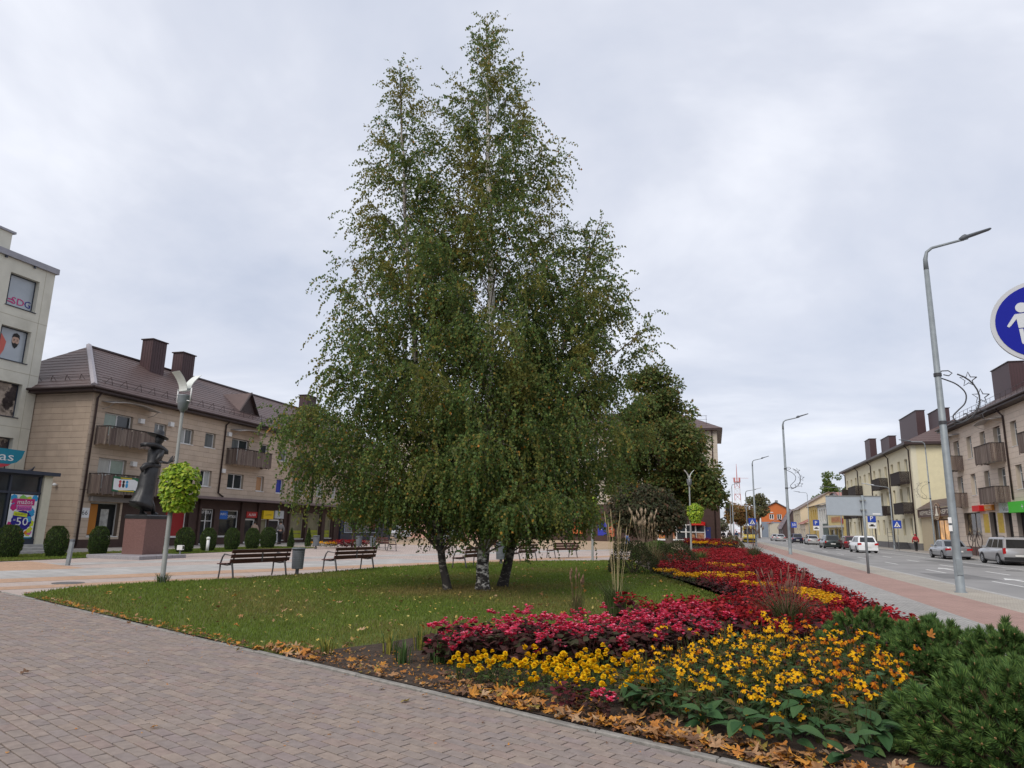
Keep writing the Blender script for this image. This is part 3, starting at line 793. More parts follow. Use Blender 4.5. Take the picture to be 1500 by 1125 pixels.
mb = MB(); W66.box(mb, shop_h[0] - .2, shop_h[1] + .5, shop_h[3] + .05, shop_h[3] + .3, .016, .3); mb.build('shutter_box', flat('shutter_box_metal', (.22, .2, .19)), h66)
# blue-grey shop front past the dark one
mb = MB(); mb.box(-33.5, -33.0, 58.1, HY1, 0, GZ - .02); mb.build('shop_wall', M_navy, h66)
window(h66, Wall('+X', -32.96), 58.6, 64.9, .75, 2.3, recess=.0, mull=4, pane=['grey', 'glass', 'grey'], frame=flat('light_blue_frame', (.36, .42, .48)), sill=False)

# signs fixed to the house: each its own thing
def sign_board(name, label, W, u0, u1, z0, z1, d0, d1, m, texts=(), cat='sign', extra=None, edge=None):
    p = W.P((u0 + u1) / 2, z0, (d0 + d1) / 2)
    r = thing_w(name, label, cat, p)
    mb = MB(); W.box(mb, u0, u1, z0, z1, d0, d1); b = mb.build('board', m, r)
    if edge:
        mb = MB(); e = .03
        W.box(mb, u0 - e, u1 + e, z1, z1 + e, d0, d1 + .01); W.box(mb, u0 - e, u1 + e, z0 - e, z0, d0, d1 + .01); W.box(mb, u0 - e, u0, z0, z1, d0, d1 + .01); W.box(mb, u1, u1 + e, z0, z1, d0, d1 + .01); mb.build('edge', edge, r)
    for t in texts:
        s_, m_, fu, fz, sz_ = t[:5]; kw = t[5] if len(t) > 5 else {}
        lettering(s_, m_, r, W, u0 + (u1 - u0) * fu if W.rd > 0 else u1 - (u1 - u0) * fu, z0 + (z1 - z0) * fz, sz_, d1 + .004, **kw)
    if extra: extra(r)
    return r
T_white = flat('white_letters', (.75, .75, .74)); T_black = flat('black_letters', (.02, .02, .022)); T_blue = flat('blue_letters', (.03, .06, .3)); T_red = flat('red_letters', (.5, .02, .02))
sign_board('house_number', 'white square house number plate reading 66 beside the left shop window', W66, U(27.95) + .36, U(28.45) + .40, zz(1.62), zz(2.12), .02, .04, flat('sign_white', (.70, .71, .72)), [('66', T_black, .5, .28, .26, dict(width=.36))])
sign_board('shop_sign', 'black sign with white optician lettering above the white shop door', Ws, S_od[0] + .02, S_od[1] - .02, zz(1.90), zz(2.33), -.24, -.2, T_black, [('OPTIKA', T_white, .5, .28, .24, dict(width=1.16))])
sign_board('shop_sign', 'blue sign with white writing in the dark optician window', Ws, S_ow[0] + .08, S_ow[0] + 1.0, zz(1.72), zz(2.28), -.17, -.14, flat('sign_blue', (.02, .13, .5)), [('INFO', T_white, .5, .45, .17, dict(width=.6))])
sign_board('shop_sign', 'white OPTIKA letters across the dark optician window', Ws, S_ow[0] + .75, S_ow[1] - .1, zz(1.72), zz(2.05), -.165, -.15, M_shopglass, [('OPTIKA', T_white, .55, .25, .22, dict(width=1.0))])
sign_board('shop_sign', 'red sign with white letters above the second white door', Ws, U(41.75), U(42.95), zz(1.86), zz(2.27), .0, .06, flat('sign_red', (.42, .03, .03)), [('ALNA', T_white, .5, .3, .2, dict(width=.85))])
sign_board('shop_sign', 'bright yellow square shop sign on the dark shop front', Ws, U(43.5), U(44.7), zz(1.80), zz(2.4), .0, .16, flat('sign_yellow', (.75, .52, .01)), extra=lambda r: (lettering('LOTO', T_black, r, Ws, U(44.1), zz(2.04), .13, .165, width=.7)))
sign_board('shop_sign', 'pale grey square sign with a scissors-like X mark', Ws, U(44.9), U(46.0), zz(1.86), zz(2.43), .0, .14, flat('sign_grey', (.50, .53, .55)), [('X', T_black, .45, .25, .36, dict(shear=.3)), ('c', T_black, .68, .38, .16)])
# ------------------------------------------------------------------ cream office block, far left
WX = -37.1
Wc = Wall('+X', WX)
ob = thing_w('office_building', 'tall cream rendered office block with picture windows cut by the left edge', 'building', (-42, 22, 0))
CY1 = 29.82
wins = [(27.2, 28.95, 13.1, 14.96), (27.2, 28.95, 10.08, 11.93), (27.2, 28.95, 7.0, 8.88), (27.2, 28.95, 4.0, 5.85)]
wins += [(c - 1.75, c, a, b) for (_, _, a, b) in wins for c in (25.6, 22.3)]
wall_front(ob, Wc, 12, CY1, 0, 15.75, wins, M_cream, thick=.4)
mb = MB(); mb.box(-52, WX - .41, 12, CY1, 0, 15.75); mb.build('wall', M_cream, ob)
mb = MB(); mb.box(-52.2, WX + .16, 11.9, CY1 + .12, 15.75, 16.08); mb.build('coping', M_creamtrim, ob)
mb = MB()
for k in range(7): mb.box(WX + .04, WX + .12, 18.2 + k * 1.7, 18.3 + k * 1.7, 15.62, 15.75)
mb.build('bracket', M_navy, ob)
mb = MB(); mb.box(-48, WX - .6, 12, 27.35, 16.08, 17.35); ro = mb.build('rooftop_room', M_cream, ob)
mb = MB(); mb.box(-48.2, WX - .5, 11.9, 27.5, 17.35, 17.47); mb.build('coping', M_creamtrim, ro)
# fine grooves of the render panels
mb = MB()
for z in (12.55, 9.5, 6.45): mb.box(WX - .001, WX + .006, 12, CY1, z, z + .025)
mb.box(WX - .001, WX + .006, 29.25, 29.27, 4, 15.7); mb.build('joint', flat('render_joint', (.40, .37, .28)), ob)
M_film1 = mat('pale_window_film', (.36, .40, .44), .15, .1, .8, spec=.6)
M_film2 = mat('photo_window_film', (.36, .30, .25), .2, .75, 1.9, col2=(.05, .04, .04), c2scale=1.4, c2lo=.5, c2hi=.56)
for i, wdw in enumerate(wins):
    pane = [M_film1, M_film1] if i in (0, 1) else ([M_film2, M_film1] if i in (2, 3) else M_curt2)
    f = window(ob, Wc, *wdw, recess=.33, mull=0, pane=pane, frame=M_navy, sill=True, sillm=M_navy, fw=.05)
    mb = MB(); Wc.box(mb, wdw[0] + .22, wdw[0] + .26, wdw[2] + .05, wdw[3] - .05, -.3, -.27); mb.build('mullion', M_navy, f)
def disc(mb, W, u, z, ru, rz, d0, d1, n=20):
    W.poly(mb, [(u + ru * math.cos(2 * math.pi * k / n), z + rz * math.sin(2 * math.pi * k / n)) for k in range(n)], d0, d1)
P_red = flat('print_red', (.50, .05, .07)); P_mag = flat('print_magenta', (.50, .02, .17)); P_pink = flat('print_pink', (.62, .13, .38)); P_lime = flat('print_lime', (.55, .60, .03)); P_orange = flat('print_orange', (.70, .20, .02))
P_navy = flat('print_navy', (.018, .012, .22)); P_sky = flat('print_sky', (.03, .30, .58)); P_green = flat('print_green', (.22, .50, .10)); P_wh = flat('print_white', (.74, .74, .75)); P_teal = flat('print_teal', (.012, .215, .315)); P_skin = flat('print_skin', (.50, .33, .25)); P_blk = flat('print_black', (.018, .016, .016)); P_yel = flat('print_yellow', (.75, .5, .02)); P_salmon = flat('print_salmon', (.58, .13, .10))
# window pictures: each a thing of its own
r = thing_w('window_lettering', 'red and blue three-letter logo on the top left office window', 'window logo', (WX - .29, 28.2, 13.3))
lettering('SD', P_mag, r, Wc, 28.08, 13.32, .40, -.285, width=.75); lettering('G', P_navy, r, Wc, 28.66, 13.32, .40, -.285, width=.36)
mb = MB(); Wc.box(mb, 27.5, 27.85, 13.50, 13.56, -.287, -.281); Wc.box(mb, 27.42, 27.8, 13.36, 13.42, -.287, -.281); mb.build('stripe', P_mag, r)
r = thing_w('window_picture', 'window picture of a bearded head beside red shapes on the second office window', 'window picture', (WX - .29, 28.2, 10.2))
mb = MB(); disc(mb, Wc, 28.33, 11.28, .21, .33, -.287, -.283); mb.build('face', P_skin, r)
mb = MB(); Wc.poly(mb, [(28.12, 11.2), (28.2, 10.98), (28.33, 10.84), (28.46, 10.98), (28.54, 11.2), (28.46, 11.12), (28.33, 11.16), (28.2, 11.12)], -.283, -.279); Wc.poly(mb, [(28.1, 11.42), (28.16, 11.66), (28.34, 11.74), (28.52, 11.64), (28.56, 11.4), (28.44, 11.5), (28.22, 11.5)], -.283, -.279)
for u in (28.24, 28.42): Wc.box(mb, u - .05, u + .05, 11.34, 11.37, -.282, -.278); Wc.box(mb, u - .03, u + .03, 11.27, 11.3, -.282, -.278)
mb.build('hair', P_blk, r)
mb = MB(); Wc.poly(mb, [(28.28, 11.16), (28.33, 11.28), (28.38, 11.16)], -.281, -.277); mb.build('nose', flat('print_skin_dark', (.40, .24, .18)), r)
mb = MB(); Wc.poly(mb, [(27.27, 10.35), (27.27, 11.45), (27.5, 11.5), (27.82, 11.1), (27.75, 10.6), (27.6, 10.3)], -.287, -.283); mb.build('red_shape', P_salmon, r)
# teal flag sign
r = thing_w('shop_sign', 'teal hanging shop sign with white letters as and a red lower edge', 'sign', (-35.5, 27, 4.1)); Wt = Wall('+X', -35.5)
mb = MB(); Wt.poly(mb, [(23.5, 4.30), (27.7, 4.30), (28.05, 4.42), (28.3, 4.66), (28.42, 5.07), (23.5, 5.13)], -.04, .04); b = mb.build('board', P_teal, r)
mb = MB(); Wt.poly(mb, [(23.5, 4.08), (27.2, 4.10), (27.6, 4.2), (27.75, 4.29), (23.5, 4.29)], -.035, .035); mb.build('lower_edge', P_red, r)
lettering('as', P_wh, r, Wt, 27.46, 4.47, .47, .045, width=.78)
mb = MB(); mb.tube([(-37.1, 25.2, 4.9), (-35.5, 25.2, 4.9)], .04, 6); mb.tube([(-37.1, 27.8, 4.9), (-35.5, 27.8, 4.9)], .04, 6); mb.build('bracket', M_navy, r)
# glazed shop annex with fin wall
ax = thing_w('shop_annex', 'glazed ground-floor shop annex with dark frames and a cream end wall', 'shop front', (-33, 20, 0)); Wa = Wall('+X', -30.0)
AY1 = 25.15
mb = MB(); mb.box(-37.1, -29.9, AY1, AY1 + .42, .38, 3.5); mb.build('end_wall', flat('annex_cream', (.60, .565, .45), .85), ax)
mb = MB(); mb.box(-37.1, -29.7, 12, AY1 + .62, 3.5, 3.66); mb.build('roof', M_navy, ax)
mb = MB(); mb.box(-37.0, -31.5, 12, AY1, .38, 3.5); mb.build('wall', flat('dark_interior', (.012, .013, .014)), ax)
mb = MB(); mb.box(-37.1, -29.9, 12, AY1 + .42, 0, .38); mb.build('floor_slab', M_concrete, ax)
mb = MB()
for u in (13, 15.3, 17.6, 19.5, 21.6, 23.62, AY1 - .08): Wa.box(mb, u - .05, u + .05, .38, 3.5, -.12, 0)
Wa.box(mb, 12, AY1, 2.62, 2.72, -.13, .01); Wa.box(mb, 12, AY1, .38, .62, -.13, .01); Wa.box(mb, 12, AY1, 3.42, 3.5, -.13, .01); mb.build('frame', M_navy, ax)
for a, b in ((13, 15.3), (15.3, 17.6), (17.6, 19.5), (19.5, 21.6), (21.6, 23.62), (23.62, AY1 - .08)):
    for z0, z1 in ((.62, 2.62), (2.72, 3.42)):
        mb = MB(); Wa.box(mb, a + .05, b - .05, z0, z1, -.08, -.07); mb.build('pane', M_glass, ax)
mb = MB(); mb.tube([(-30.3, 24.2, 3.4), (-30.12, 24.75, 2.75)], .025, 5); mb.build('stay_rod', M_white, ax)
st_ = thing_w('entrance_steps', 'three low grey stone steps below the shop annex poster', 'steps', (-29.3, 24.5, 0))
for i, (x, z) in enumerate([(-29.0, .13), (-29.35, .26), (-29.7, .378)]):
    mb = MB(); mb.bevbox(-29.895, x, 22.0, 25.9 - .1 * i, z - .125, z, .012); mb.build('step', M_concrete, st_)
# sale poster
r = thing_w('sale_poster', 'colourful sale poster reading mazos kainos with a big 50 on the annex glass', 'poster', (-29.95, 24.4, .66)); u0, u1, z0, z1 = 23.72, 25.02, .70, 2.58
mb = MB(); Wa.box(mb, u0, u1, z0, z1, .012, .018); mb.build('sheet', P_wh, r)
rng = random.Random(5)
blobs = [P_sky, P_lime, P_green, P_orange, P_mag, P_sky, P_lime, P_pink]
for i in range(30):
    t = i / 30; side = i % 4
    if side == 0: u, z = u0 + .12 + rng.random() * .12, z0 + .12 + rng.random() * 1.65
    elif side == 1: u, z = u1 - .12 - rng.random() * .12, z0 + .12 + rng.random() * 1.65
    elif side == 2: u, z = u0 + .15 + rng.random(), z1 - .14 - rng.random() * .1
    else: u, z = u0 + .15 + rng.random(), z0 + .14 + rng.random() * .14
    n = rng.choice((4, 5, 6)); rr = rng.uniform(.09, .17); a0 = rng.random() * 6; mb = MB()
    Wa.poly(mb, [(min(max(u + rr * math.cos(a0 + 6.283 * k / n), u0), u1), min(max(z + rr * math.sin(a0 + 6.283 * k / n), z0), z1)) for k in range(n)], .0185 + i * .0002, .0195 + i * .0002); mb.build('colour_patch', blobs[i % 8], r)
mb = MB(); n = 36; Wa.poly(mb, [(24.38 + (.47 + .03 * (k % 2)) * math.cos(6.283 * k / n), 1.42 + (.44 + .03 * (k % 2)) * math.sin(6.283 * k / n)) for k in range(n)], .026, .028); mb.build('blue_disc', P_navy, r)
mb = MB(); Wa.box(mb, 23.92, 24.88, 2.12, 2.40, .029, .031); mb.build('magenta_bar', P_mag, r)
mb = MB(); Wa.box(mb, 24.08, 24.78, 1.88, 2.10, .029, .031); mb.build('pink_bar', P_pink, r)
mb = MB(); Wa.poly(mb, [(23.95, 1.66), (24.62, 1.58), (24.62, 1.74), (23.97, 1.84)], .029, .031); mb.build('lime_bar', P_lime, r)
mb = MB(); disc(mb, Wa, 24.72, 1.5, .13, .13, .029, .031); mb.build('light_blue_disc', P_sky, r)
lettering('mažos', P_wh, r, Wa, 24.42, 2.17, .20, .033, width=.72); lettering('kainos!', P_navy, r, Wa, 24.43, 1.91, .16, .033, width=.64)
lettering('50', P_wh, r, Wa, 24.42, 1.22, .36, .033, width=.58); lettering('iki', P_wh, r, Wa, 24.04, 1.42, .09, .033); lettering('NUOLAIDOS', P_blk, r, Wa, 24.29, 1.68, .07, .033, width=.5)
mb = MB(); Wa.box(mb, 24.25, 24.98, .64, .695, .012, .02); mb.build('blue_strip', P_teal, r)
# banner on the first-floor balcony
Wb = Wall('+X', -33.0 + .975)
r = thing_w('balcony_banner', 'white and green banner with three small figures on the lower left balcony', 'banner', (-32.0, U(31.2), zz(3.2))); a, b, c, d = 31.05, 32.85, zz(3.0), zz(3.78)
mb = MB(); Wb.box(mb, a, b, c, d, .0, .012); mb.build('sheet', flat('print_dark_green', (.02, .13, .06)), r)
mb = MB(); Wb.poly(mb, [(a + .06, c + .12), (a + .4, c + .07), (b - .3, c + .13), (b - .08, c + .1), (b - .05, d - .2), (b - .35, d - .1), (a + .5, d - .14), (a + .05, d - .1)], .013, .016); mb.build('white_field', P_wh, r)
mb = MB(); Wb.box(mb, a + .5, b - .5, d - .09, d - .04, .013, .016); Wb.box(mb, a + .45, b - .25, c + .03, c + .08, .013, .016); mb.build('yellow_line', P_yel, r)
for k, m_ in enumerate((P_red, P_blk, P_sky)):
    mb = MB(); disc(mb, Wb, a + .5 + k * .24, c + .56, .085, .085, .017, .02); disc(mb, Wb, a + .5 + k * .24, c + .36, .09, .13, .017, .02); mb.build('figure', m_, r)
# lamp on the gable and bird on the annex roof
mb = MB(); mb.lathe([(0, -.06), (.09, -.05), (.11, .02), (.06, .09), (0, .1)], 10, (-34.6, 29.72, 3.35)); mb.tube([(-34.6, 29.9, 3.37), (-34.6, 29.75, 3.37)], .03, 6)
mb.build('wall_lamp', M_white, None, True, label='small white round lamp on the beige end wall of the house', cat='wall lamp')
pg = MB()
pg.loft([[(-31.2 + x, 25.45 + .06 * s_ * math.cos(t), 3.78 + z + .06 * s_ * math.sin(t)) for t in [k * 1.0472 for k in range(6)]] for x, z, s_ in ((-.2, .02, .15), (-.1, .0, .7), (0, .0, 1.1), (.1, .05, .9), (.14, .12, .6), (.19, .15, .55), (.23, .14, .1))])
pg.tube([(-31.2, 25.43, 3.74), (-31.2, 25.43, 3.66)], .008, 4); pg.tube([(-31.17, 25.47, 3.74), (-31.17, 25.47, 3.66)], .008, 4)
pg.build('pigeon', flat('pigeon_grey', (.06, .06, .07)), None, True, label='small dark pigeon sitting on the roof edge of the shop annex', cat='bird')
# ------------------------------------------------------------------ apartment block behind the trees (centre right)
ab = thing_w('apartment_block', 'tall beige apartment block with brown shop floor behind the big dark tree', 'building', (-20, 100, 0)); WA = Wall('-Y', 94.0)
M_abeige = mat('block_beige', (.44, .385, .32), .85, .06, 2)
AX0, AX1, AH = -46.0, .9, 14.7
awin = [(x - .55, x + .55, z, z + 1.45) for z in (5.8, 8.9, 12.0) for x in (-3.6, -7.5, -11.4, -15.3, -19.2, -23.1, -27, -31, -35)]
sx0, sx1 = -7.1, -1.0
shopo = [(sx0, sx1, .35, 2.45), (-18.6, -16.6, .5, 2.4), (-13.2, -11.2, 0, 2.4), (-24, -21, .5, 2.4)]
wall_front(ab, WA, AX0, AX1, 4.85, AH, awin, M_abeige)
wall_front(ab, WA, AX0, AX1 - .02, 0, 4.82, shopo, M_brown, name='shop_wall')
mb = MB(); mb.box(AX0, AX1 - .36, 94.37, 108, 0, AH); mb.build('wall', M_brown, ab)
mb = MB(); mb.box(AX1 - .36, AX1, 94.37, 108, 0, AH); mb.build('side_wall', M_abeige, ab)
cladding(ab, WA, AX0, AX1, 4.9, AH, 1.2, .45, awin, [(.44, .385, .32), (.46, .40, .335)], seed=9, d=.012)
for i, a in enumerate(awin): window(ab, WA, *a, pane=['glass', 'grey', 'curtain'][i % 3], mull=1)
mb = MB()
slope(mb, (AX0 - .6, 93.3, AH + .15), (AX1 + .7, 93.3, AH + .15), (AX0 + 6, 101, AH + 3.6), (AX1 - 5.5, 101, AH + 3.6), 8)
slope(mb, (AX1 + .7, 93.3, AH + .15), (AX1 + .7, 108.7, AH + .15), (AX1 - 5.5, 101, AH + 3.6), (AX1 - 5.5, 101, AH + 3.6), 8)
slope(mb, (AX1 + .7, 108.7, AH + .15), (AX0 - .6, 108.7, AH + .15), (AX1 - 5.5, 101, AH + 3.6), (AX0 + 6, 101, AH + 3.6), 4)
rfb = mb.build('roof', M_roof, ab)
mb = MB(); mb.box(AX0 - .6, AX1 + .7, 93.32, 108.7, AH - .1, AH + .12); mb.build('eaves_board', M_dkmetal, ab)
mb = MB()
for x in (-2.2, -.4): mb.tube([(x, 95.2, AH + 1.0), (x, 95.2, AH + 2.1)], .025, 4)
mb.tube([(-2.3, 95.2, AH + 2.1), (-.3, 95.2, AH + 2.1)], .025, 4); mb.tube([(-2.3, 95.2, AH + 1.6), (-.3, 95.2, AH + 1.6)], .02, 4); mb.build('roof_rail', M_dkmetal, rfb)
pipe(ab, WA, [(.25, AH, .5), (.25, AH - .6, .1), (.25, .2, .1)], .07)
f = window(ab, WA, sx0, sx1, .35, 2.45, recess=.1, mull=4, pane='glass', fw=.16, name='shop_window')
mb = MB(); WA.box(mb, sx0 + .1, sx1 - .1, 1.38, 1.5, -.06, .01); mb.build('transom', M_white, f)
for k, (a, b) in enumerate(((-6.95, -6.1), (-5.7, -4.75), (-2.95, -2.2), (-2.1, -1.15))):
    r = thing_w('food_poster', ['orange and red food picture panel, leftmost in the white shop window', 'food picture panel of dark meat, second in the white shop window', 'food picture panel right of the lamp post in the white shop window', 'rightmost brown food picture panel in the white shop window'][k], 'poster', ((a + b) / 2, 93.95, .55))
    mb = MB(); WA.box(mb, a, b, .55, 1.36, -.05, -.04); mb.build('sheet', mat('food_print_%s' % 'abcd'[k], [(.45, .22, .06), (.28, .09, .05), (.30, .17, .10), (.24, .13, .09)][k], .4, .5, 2.2, col2=[(.5, .05, .03), (.45, .25, .15), (.10, .06, .04), (.40, .22, .14)][k], c2scale=1.6, c2lo=.45, c2hi=.55), r)
    mb = MB(); disc(mb, WA, (a + b) / 2, .92, .28, .2, -.039, -.035); mb.build('dish', mat('food_dish_%s' % 'abcd'[k], (.40, .18, .09), .4, .6, 5), r)
r = thing_w('shop_awning', 'bright red awning sign over the white shop window', 'awning', (-1.9, 93.7, 2.3))
mb = MB(); n = 10; mb.loft([[(-2.9 + 1.9 * t, 93.4, 2.28), (-2.9 + 1.9 * t, 93.3, 2.55 + .22 * math.sin(math.pi * (.15 + .7 * t))), (-2.9 + 1.9 * t, 93.98, 2.62 + .22 * math.sin(math.pi * (.15 + .7 * t))), (-2.9 + 1.9 * t, 93.98, 2.28)] for t in [i / n for i in range(n + 1)]]); mb.build('canvas', flat('signal_red', (.62, .012, .012)), r)
mb = MB(); mb.box(-2.6, -1.2, 93.32, 93.34, 2.36, 2.5); mb.build('red_light_band', flat('red_band', (.62, .05, .03)), r)
sign_board('poster', 'orange poster with pale lines on the brown wall under the birch leaves', WA, -18.3, -16.9, .9, 2.35, .0, .03, flat('poster_orange', (.52, .13, .04)), [('- - -', P_wh, .5, .7, .14), ('- - -', P_wh, .5, .5, .14), ('- - -', P_wh, .5, .3, .14)], cat='poster')
sign_board('poster', 'blue poster with white lines on the brown wall left of the man', WA, -14.9, -13.7, .75, 2.45, .0, .03, flat('poster_blue', (.03, .04, .36)), [('= =', P_wh, .5, .68, .2), ('= =', P_wh, .5, .4, .2)], cat='poster')
sign_board('poster', 'narrow orange-red poster beside the blue poster on the brown wall', WA, -13.45, -12.7, .6, 2.45, .0, .03, flat('poster_rust', (.40, .11, .05)), [('o', P_wh, .5, .5, .2)], cat='poster')
sign_board('poster', 'dark blue poster standing at the right end of the white shop window', WA, -1.0, -.35, .3, 2.1, .0, .03, flat('poster_dark_blue', (.02, .03, .14)), [('m', P_skin, .5, .75, .2)], cat='poster')
# low buildings glimpsed left of the birches
fb = thing_w('shop_building', 'low pink shop building with yellow sign glimpsed at the left edge of the birch crown', 'building', (-41, 88, 0)); WF = Wall('-Y', 85.0)
fo = [(-42.5, -41.6, 0, 1.9), (-40.6, -39.2, .6, 2.1), (-38.2, -36.8, .6, 2.1), (-35.8, -34.4, .6, 2.1), (-33, -31.4, .6, 2.1)]
wall_front(fb, WF, -48, -28, 0, 5.2, fo, flat('pink_render', (.50, .30, .25), .85)); mb = MB(); mb.box(-48, -28, 85.37, 94, 0, 5.2); mb.build('wall', M_brown, fb)
for a in fo: window(fb, WF, *a, mull=1, pane='glass')
mb = MB(); slope(mb, (-48.4, 84.5, 5.2), (-27.6, 84.5, 5.2), (-48.4, 89.5, 7.6), (-27.6, 89.5, 7.6), 6); slope(mb, (-27.6, 94.4, 5.2), (-48.4, 94.4, 5.2), (-27.6, 89.5, 7.6), (-48.4, 89.5, 7.6), 6); mb.build('roof', M_roof, fb)
sign_board('shop_sign', 'yellow sign board on the pink shop glimpsed beside the birch', WF, -42.4, -39.6, 3.1, 4.1, 0, .1, flat('sign_amber', (.66, .42, .06)), [('BARAS', T_black, .5, .3, .4)])

# ------------------------------------------------------------------ right side of the street
WR = Wall('-X', 22.0)
M_rb = mat('pink_beige_cladding', vcol=True, rough=.75, var=.05, scale=3)
rbz = thing_w('apartment_house', 'beige clad three-storey house with wooden balconies on the right side of the street', 'building', (22, 60, 0))
RY0, RY1, RH = 36.0, 74.8, 11.35
base_w = [((72.05, 73.53, 10.26, 8.5), 1), ((68.82, 70.08, 10.26, 8.35), 0), ((65.6, 66.8, 10.25, 8.5), 0), ((62.36, 63.83, 10.24, 8.2), 1), ((59.26, 60.43, 10.2, 8.35), 0), ((55.6, 57, 10.2, 8.35), 1), ((52, 53.3, 10.2, 8.35), 0), ((48, 49.3, 10.2, 8.35), 0), ((44, 45.3, 10.2, 8.35), 0), ((40, 41.3, 10.2, 8.35), 0)]
rw = [(a[0], a[1], a[3], a[2], m_) for a, m_ in base_w] + [(a[0], a[1], a[3] - 3.2, a[2] - 3.28, m_) for a, m_ in base_w]
rshop = [(68.75, 72.79, 1.71, 3.67), (65.3, 66.7, .35, 3.6), (62.18, 63.6, 1.6, 3.55), (57.5, 61.3, .35, 3.55), (52, 55, 1.6, 3.5), (46, 50, 1.6, 3.5)]
allh = [h[:4] for h in rw] + rshop
wall_front(rbz, WR, RY0, RY1, .75, RH, allh, M_tilejoint)
mb = MB(); mb.box(22.37, 33.5, RY0, RY1, 0, RH); mb.build('wall', M_brown, rbz)
cladding(rbz, WR, RY0, RY1, .75, RH, 1.15, .42, allh, [(.64, .535, .445), (.66, .55, .455), (.62, .52, .43)], seed=12, d=.016, offset=.5, mtl=M_rb)
cladding(rbz, Wall('+Y', RY1), 22.0, 33.5, .75, RH, 1.15, .42, [], [(.455, .375, .315)], seed=13, d=.016, mtl=M_rb)
mb = MB(); mb.box(21.96, 33.5, RY0, RY1 + .03, 0, .75); mb.build('plinth', flat('red_brown_plinth', (.13, .065, .05)), rbz)
M_rev2 = flat('beige_reveal', (.58, .49, .39))
for h in rw:
    window(rbz, WR, *h[:4], mull=h[4], pane='grey', recess=.33, trans=.7)
    [(lambda mb: (WR.box(mb, a_, a_ + .019, h[2], h[3], -.27, .014), mb.build('reveal', M_rev2, rbz)))(MB()) for a_ in (h[0] + .001, h[1] - .02)]
window(rbz, WR, *rshop[0], mull=1, pane=mat('bakery_window', (.10, .075, .05), .1, .8, 1.5, col2=(.35, .27, .15), c2scale=1.3, c2lo=.55, c2hi=.66), recess=.3, frame=flat('dark_frame', (.05, .04, .035)), sillm=flat('buff_sill', (.48, .42, .34)))
for h in rshop[1:]:
    window(rbz, WR, *h, mull=0, pane=M_shopglass, recess=.33, frame=M_dkmetal, sill=False, name='door' if h[2] < .5 else 'window')
    [(lambda mb: (WR.box(mb, a_, a_ + .019, h[2], h[3], -.27, .014), mb.build('reveal', flat('grey_reveal', (.27, .23, .2)), rbz)))(MB()) for a_ in (h[0] + .001, h[1] - .02)]
for a in ((71.44, 74.7, 8.95, 7.45), (61.9, 66.9, 9.0, 7.35), (71.3, 74.6, 5.6, 4.15), (61.95, 66.9, 5.65, 4.2), (55.0, 58.2, 9.0, 7.4), (55, 58.2, 5.65, 4.2), (46, 50.5, 9.0, 7.4), (46, 50.5, 5.65, 4.2)):
    balcony(rbz, WR, a[0], a[1] - 1.5, a[3] + .05, a[2] - .2, depth=1.0, slats=False)
for a in ((71.6, 74.4), (61.6, 65.6)): awning(rbz, WR, a[0], a[1], 10.75, .85)
pipe(rbz, WR, [(61.35, RH, .5), (61.35, RH - .5, .1), (61.3, 4.4, .1)], .07); pipe(rbz, WR, [(74.6, RH, .5), (74.6, RH - .5, .1), (74.6, .4, .1)], .06)
mb = MB(); slope(mb, (21.3, RY1 + .6, RH + .3), (21.3, RY0, RH + .3), (27.8, RY1 - 5.5, RH + 4.0), (27.8, RY0, RH + 4.0), 14); slope(mb, (34.2, RY1 + .6, RH + .3), (21.3, RY1 + .6, RH + .3), (27.8, RY1 - 5.5, RH + 4), (27.8, RY1 - 5.5, RH + 4), 10); slope(mb, (34.2, RY0, RH + .3), (34.2, RY1 + .6, RH + .3), (27.8, RY0, RH + 4), (27.8, RY1 - 5.5, RH + 4), 6); rr_ = mb.build('roof', M_roof, rbz)
mb = MB(); mb.box(21.25, 34.2, RY0, RY1 + .65, RH + .02, RH + .28); mb.build('eaves_board', M_dkmetal, rbz)
mb = MB(); mb.tube([(21.15, RY0, RH + .25), (21.15, RY1 + .65, RH + .25)], .09, 8); mb.build('gutter', M_dkmetal, rbz, True)
mb = MB()
for k in range(36): y = RY1 - .8 - k * 1.05; mb.tube([(21.9, y, RH + .6), (21.95, y, RH + 1.3)], .015, 4)
for dz in (.95, 1.3): mb.tube([(21.93, RY0, RH + dz), (21.93, RY1 - .5, RH + dz)], .016, 4)
mb.build('snow_guard', M_dkmetal, rr_)
chimney(rbz, 25.6, 26.8, 69.0, 73.0, 12.5, 16.8); chimney(rbz, 25.6, 26.8, 58.5, 62.5, 12.5, 16.6)
sign_board('shop_sign', 'small bright red sign above the shop window under the balcony', WR, 67.3, 69.0, 3.72, 4.2, .05, .5, flat('signal_red', (.62, .012, .012)))
sign_board('shop_sign', 'small orange sign beside the bright red one', WR, 65.3, 66.95, 3.75, 4.2, .05, .25, flat('sign_orange', (.60, .24, .04)), [('BULKA', flat('cream_letters', (.7, .6, .4)), .5, .3, .22, dict(width=1.2))])
sign_board('shop_sign', 'white optician sign with green glasses drawing and the word Vizija', WR, 61.3, 63.95, 3.5, 4.25, .03, .2, flat('sign_pale', (.55, .62, .60)), [('Vizija', T_black, .56, .12, .3, dict(width=1.5))], extra=lambda r: [link('glasses', (lambda mb: (mb.loft([[WR.P(62.6 + sgn * .3 + (.26 * math.cos(t)) * k, 4.07 + .12 * math.sin(t) * k, .206) for t in [i * .524 for i in range(12)]] for k in (1, .8)], cap=False), mb.data('glasses', P_green))[1])(MB()), r) for sgn in (-1, 1)])
sign_board('shop_sign', 'bright green pharmacy sign cut by the right edge', WR, 58.3, 61.25, 3.42, 4.22, .03, .5, flat('sign_bright_green', (.06, .50, .03)), [('+', P_wh, .85, .2, .5)])
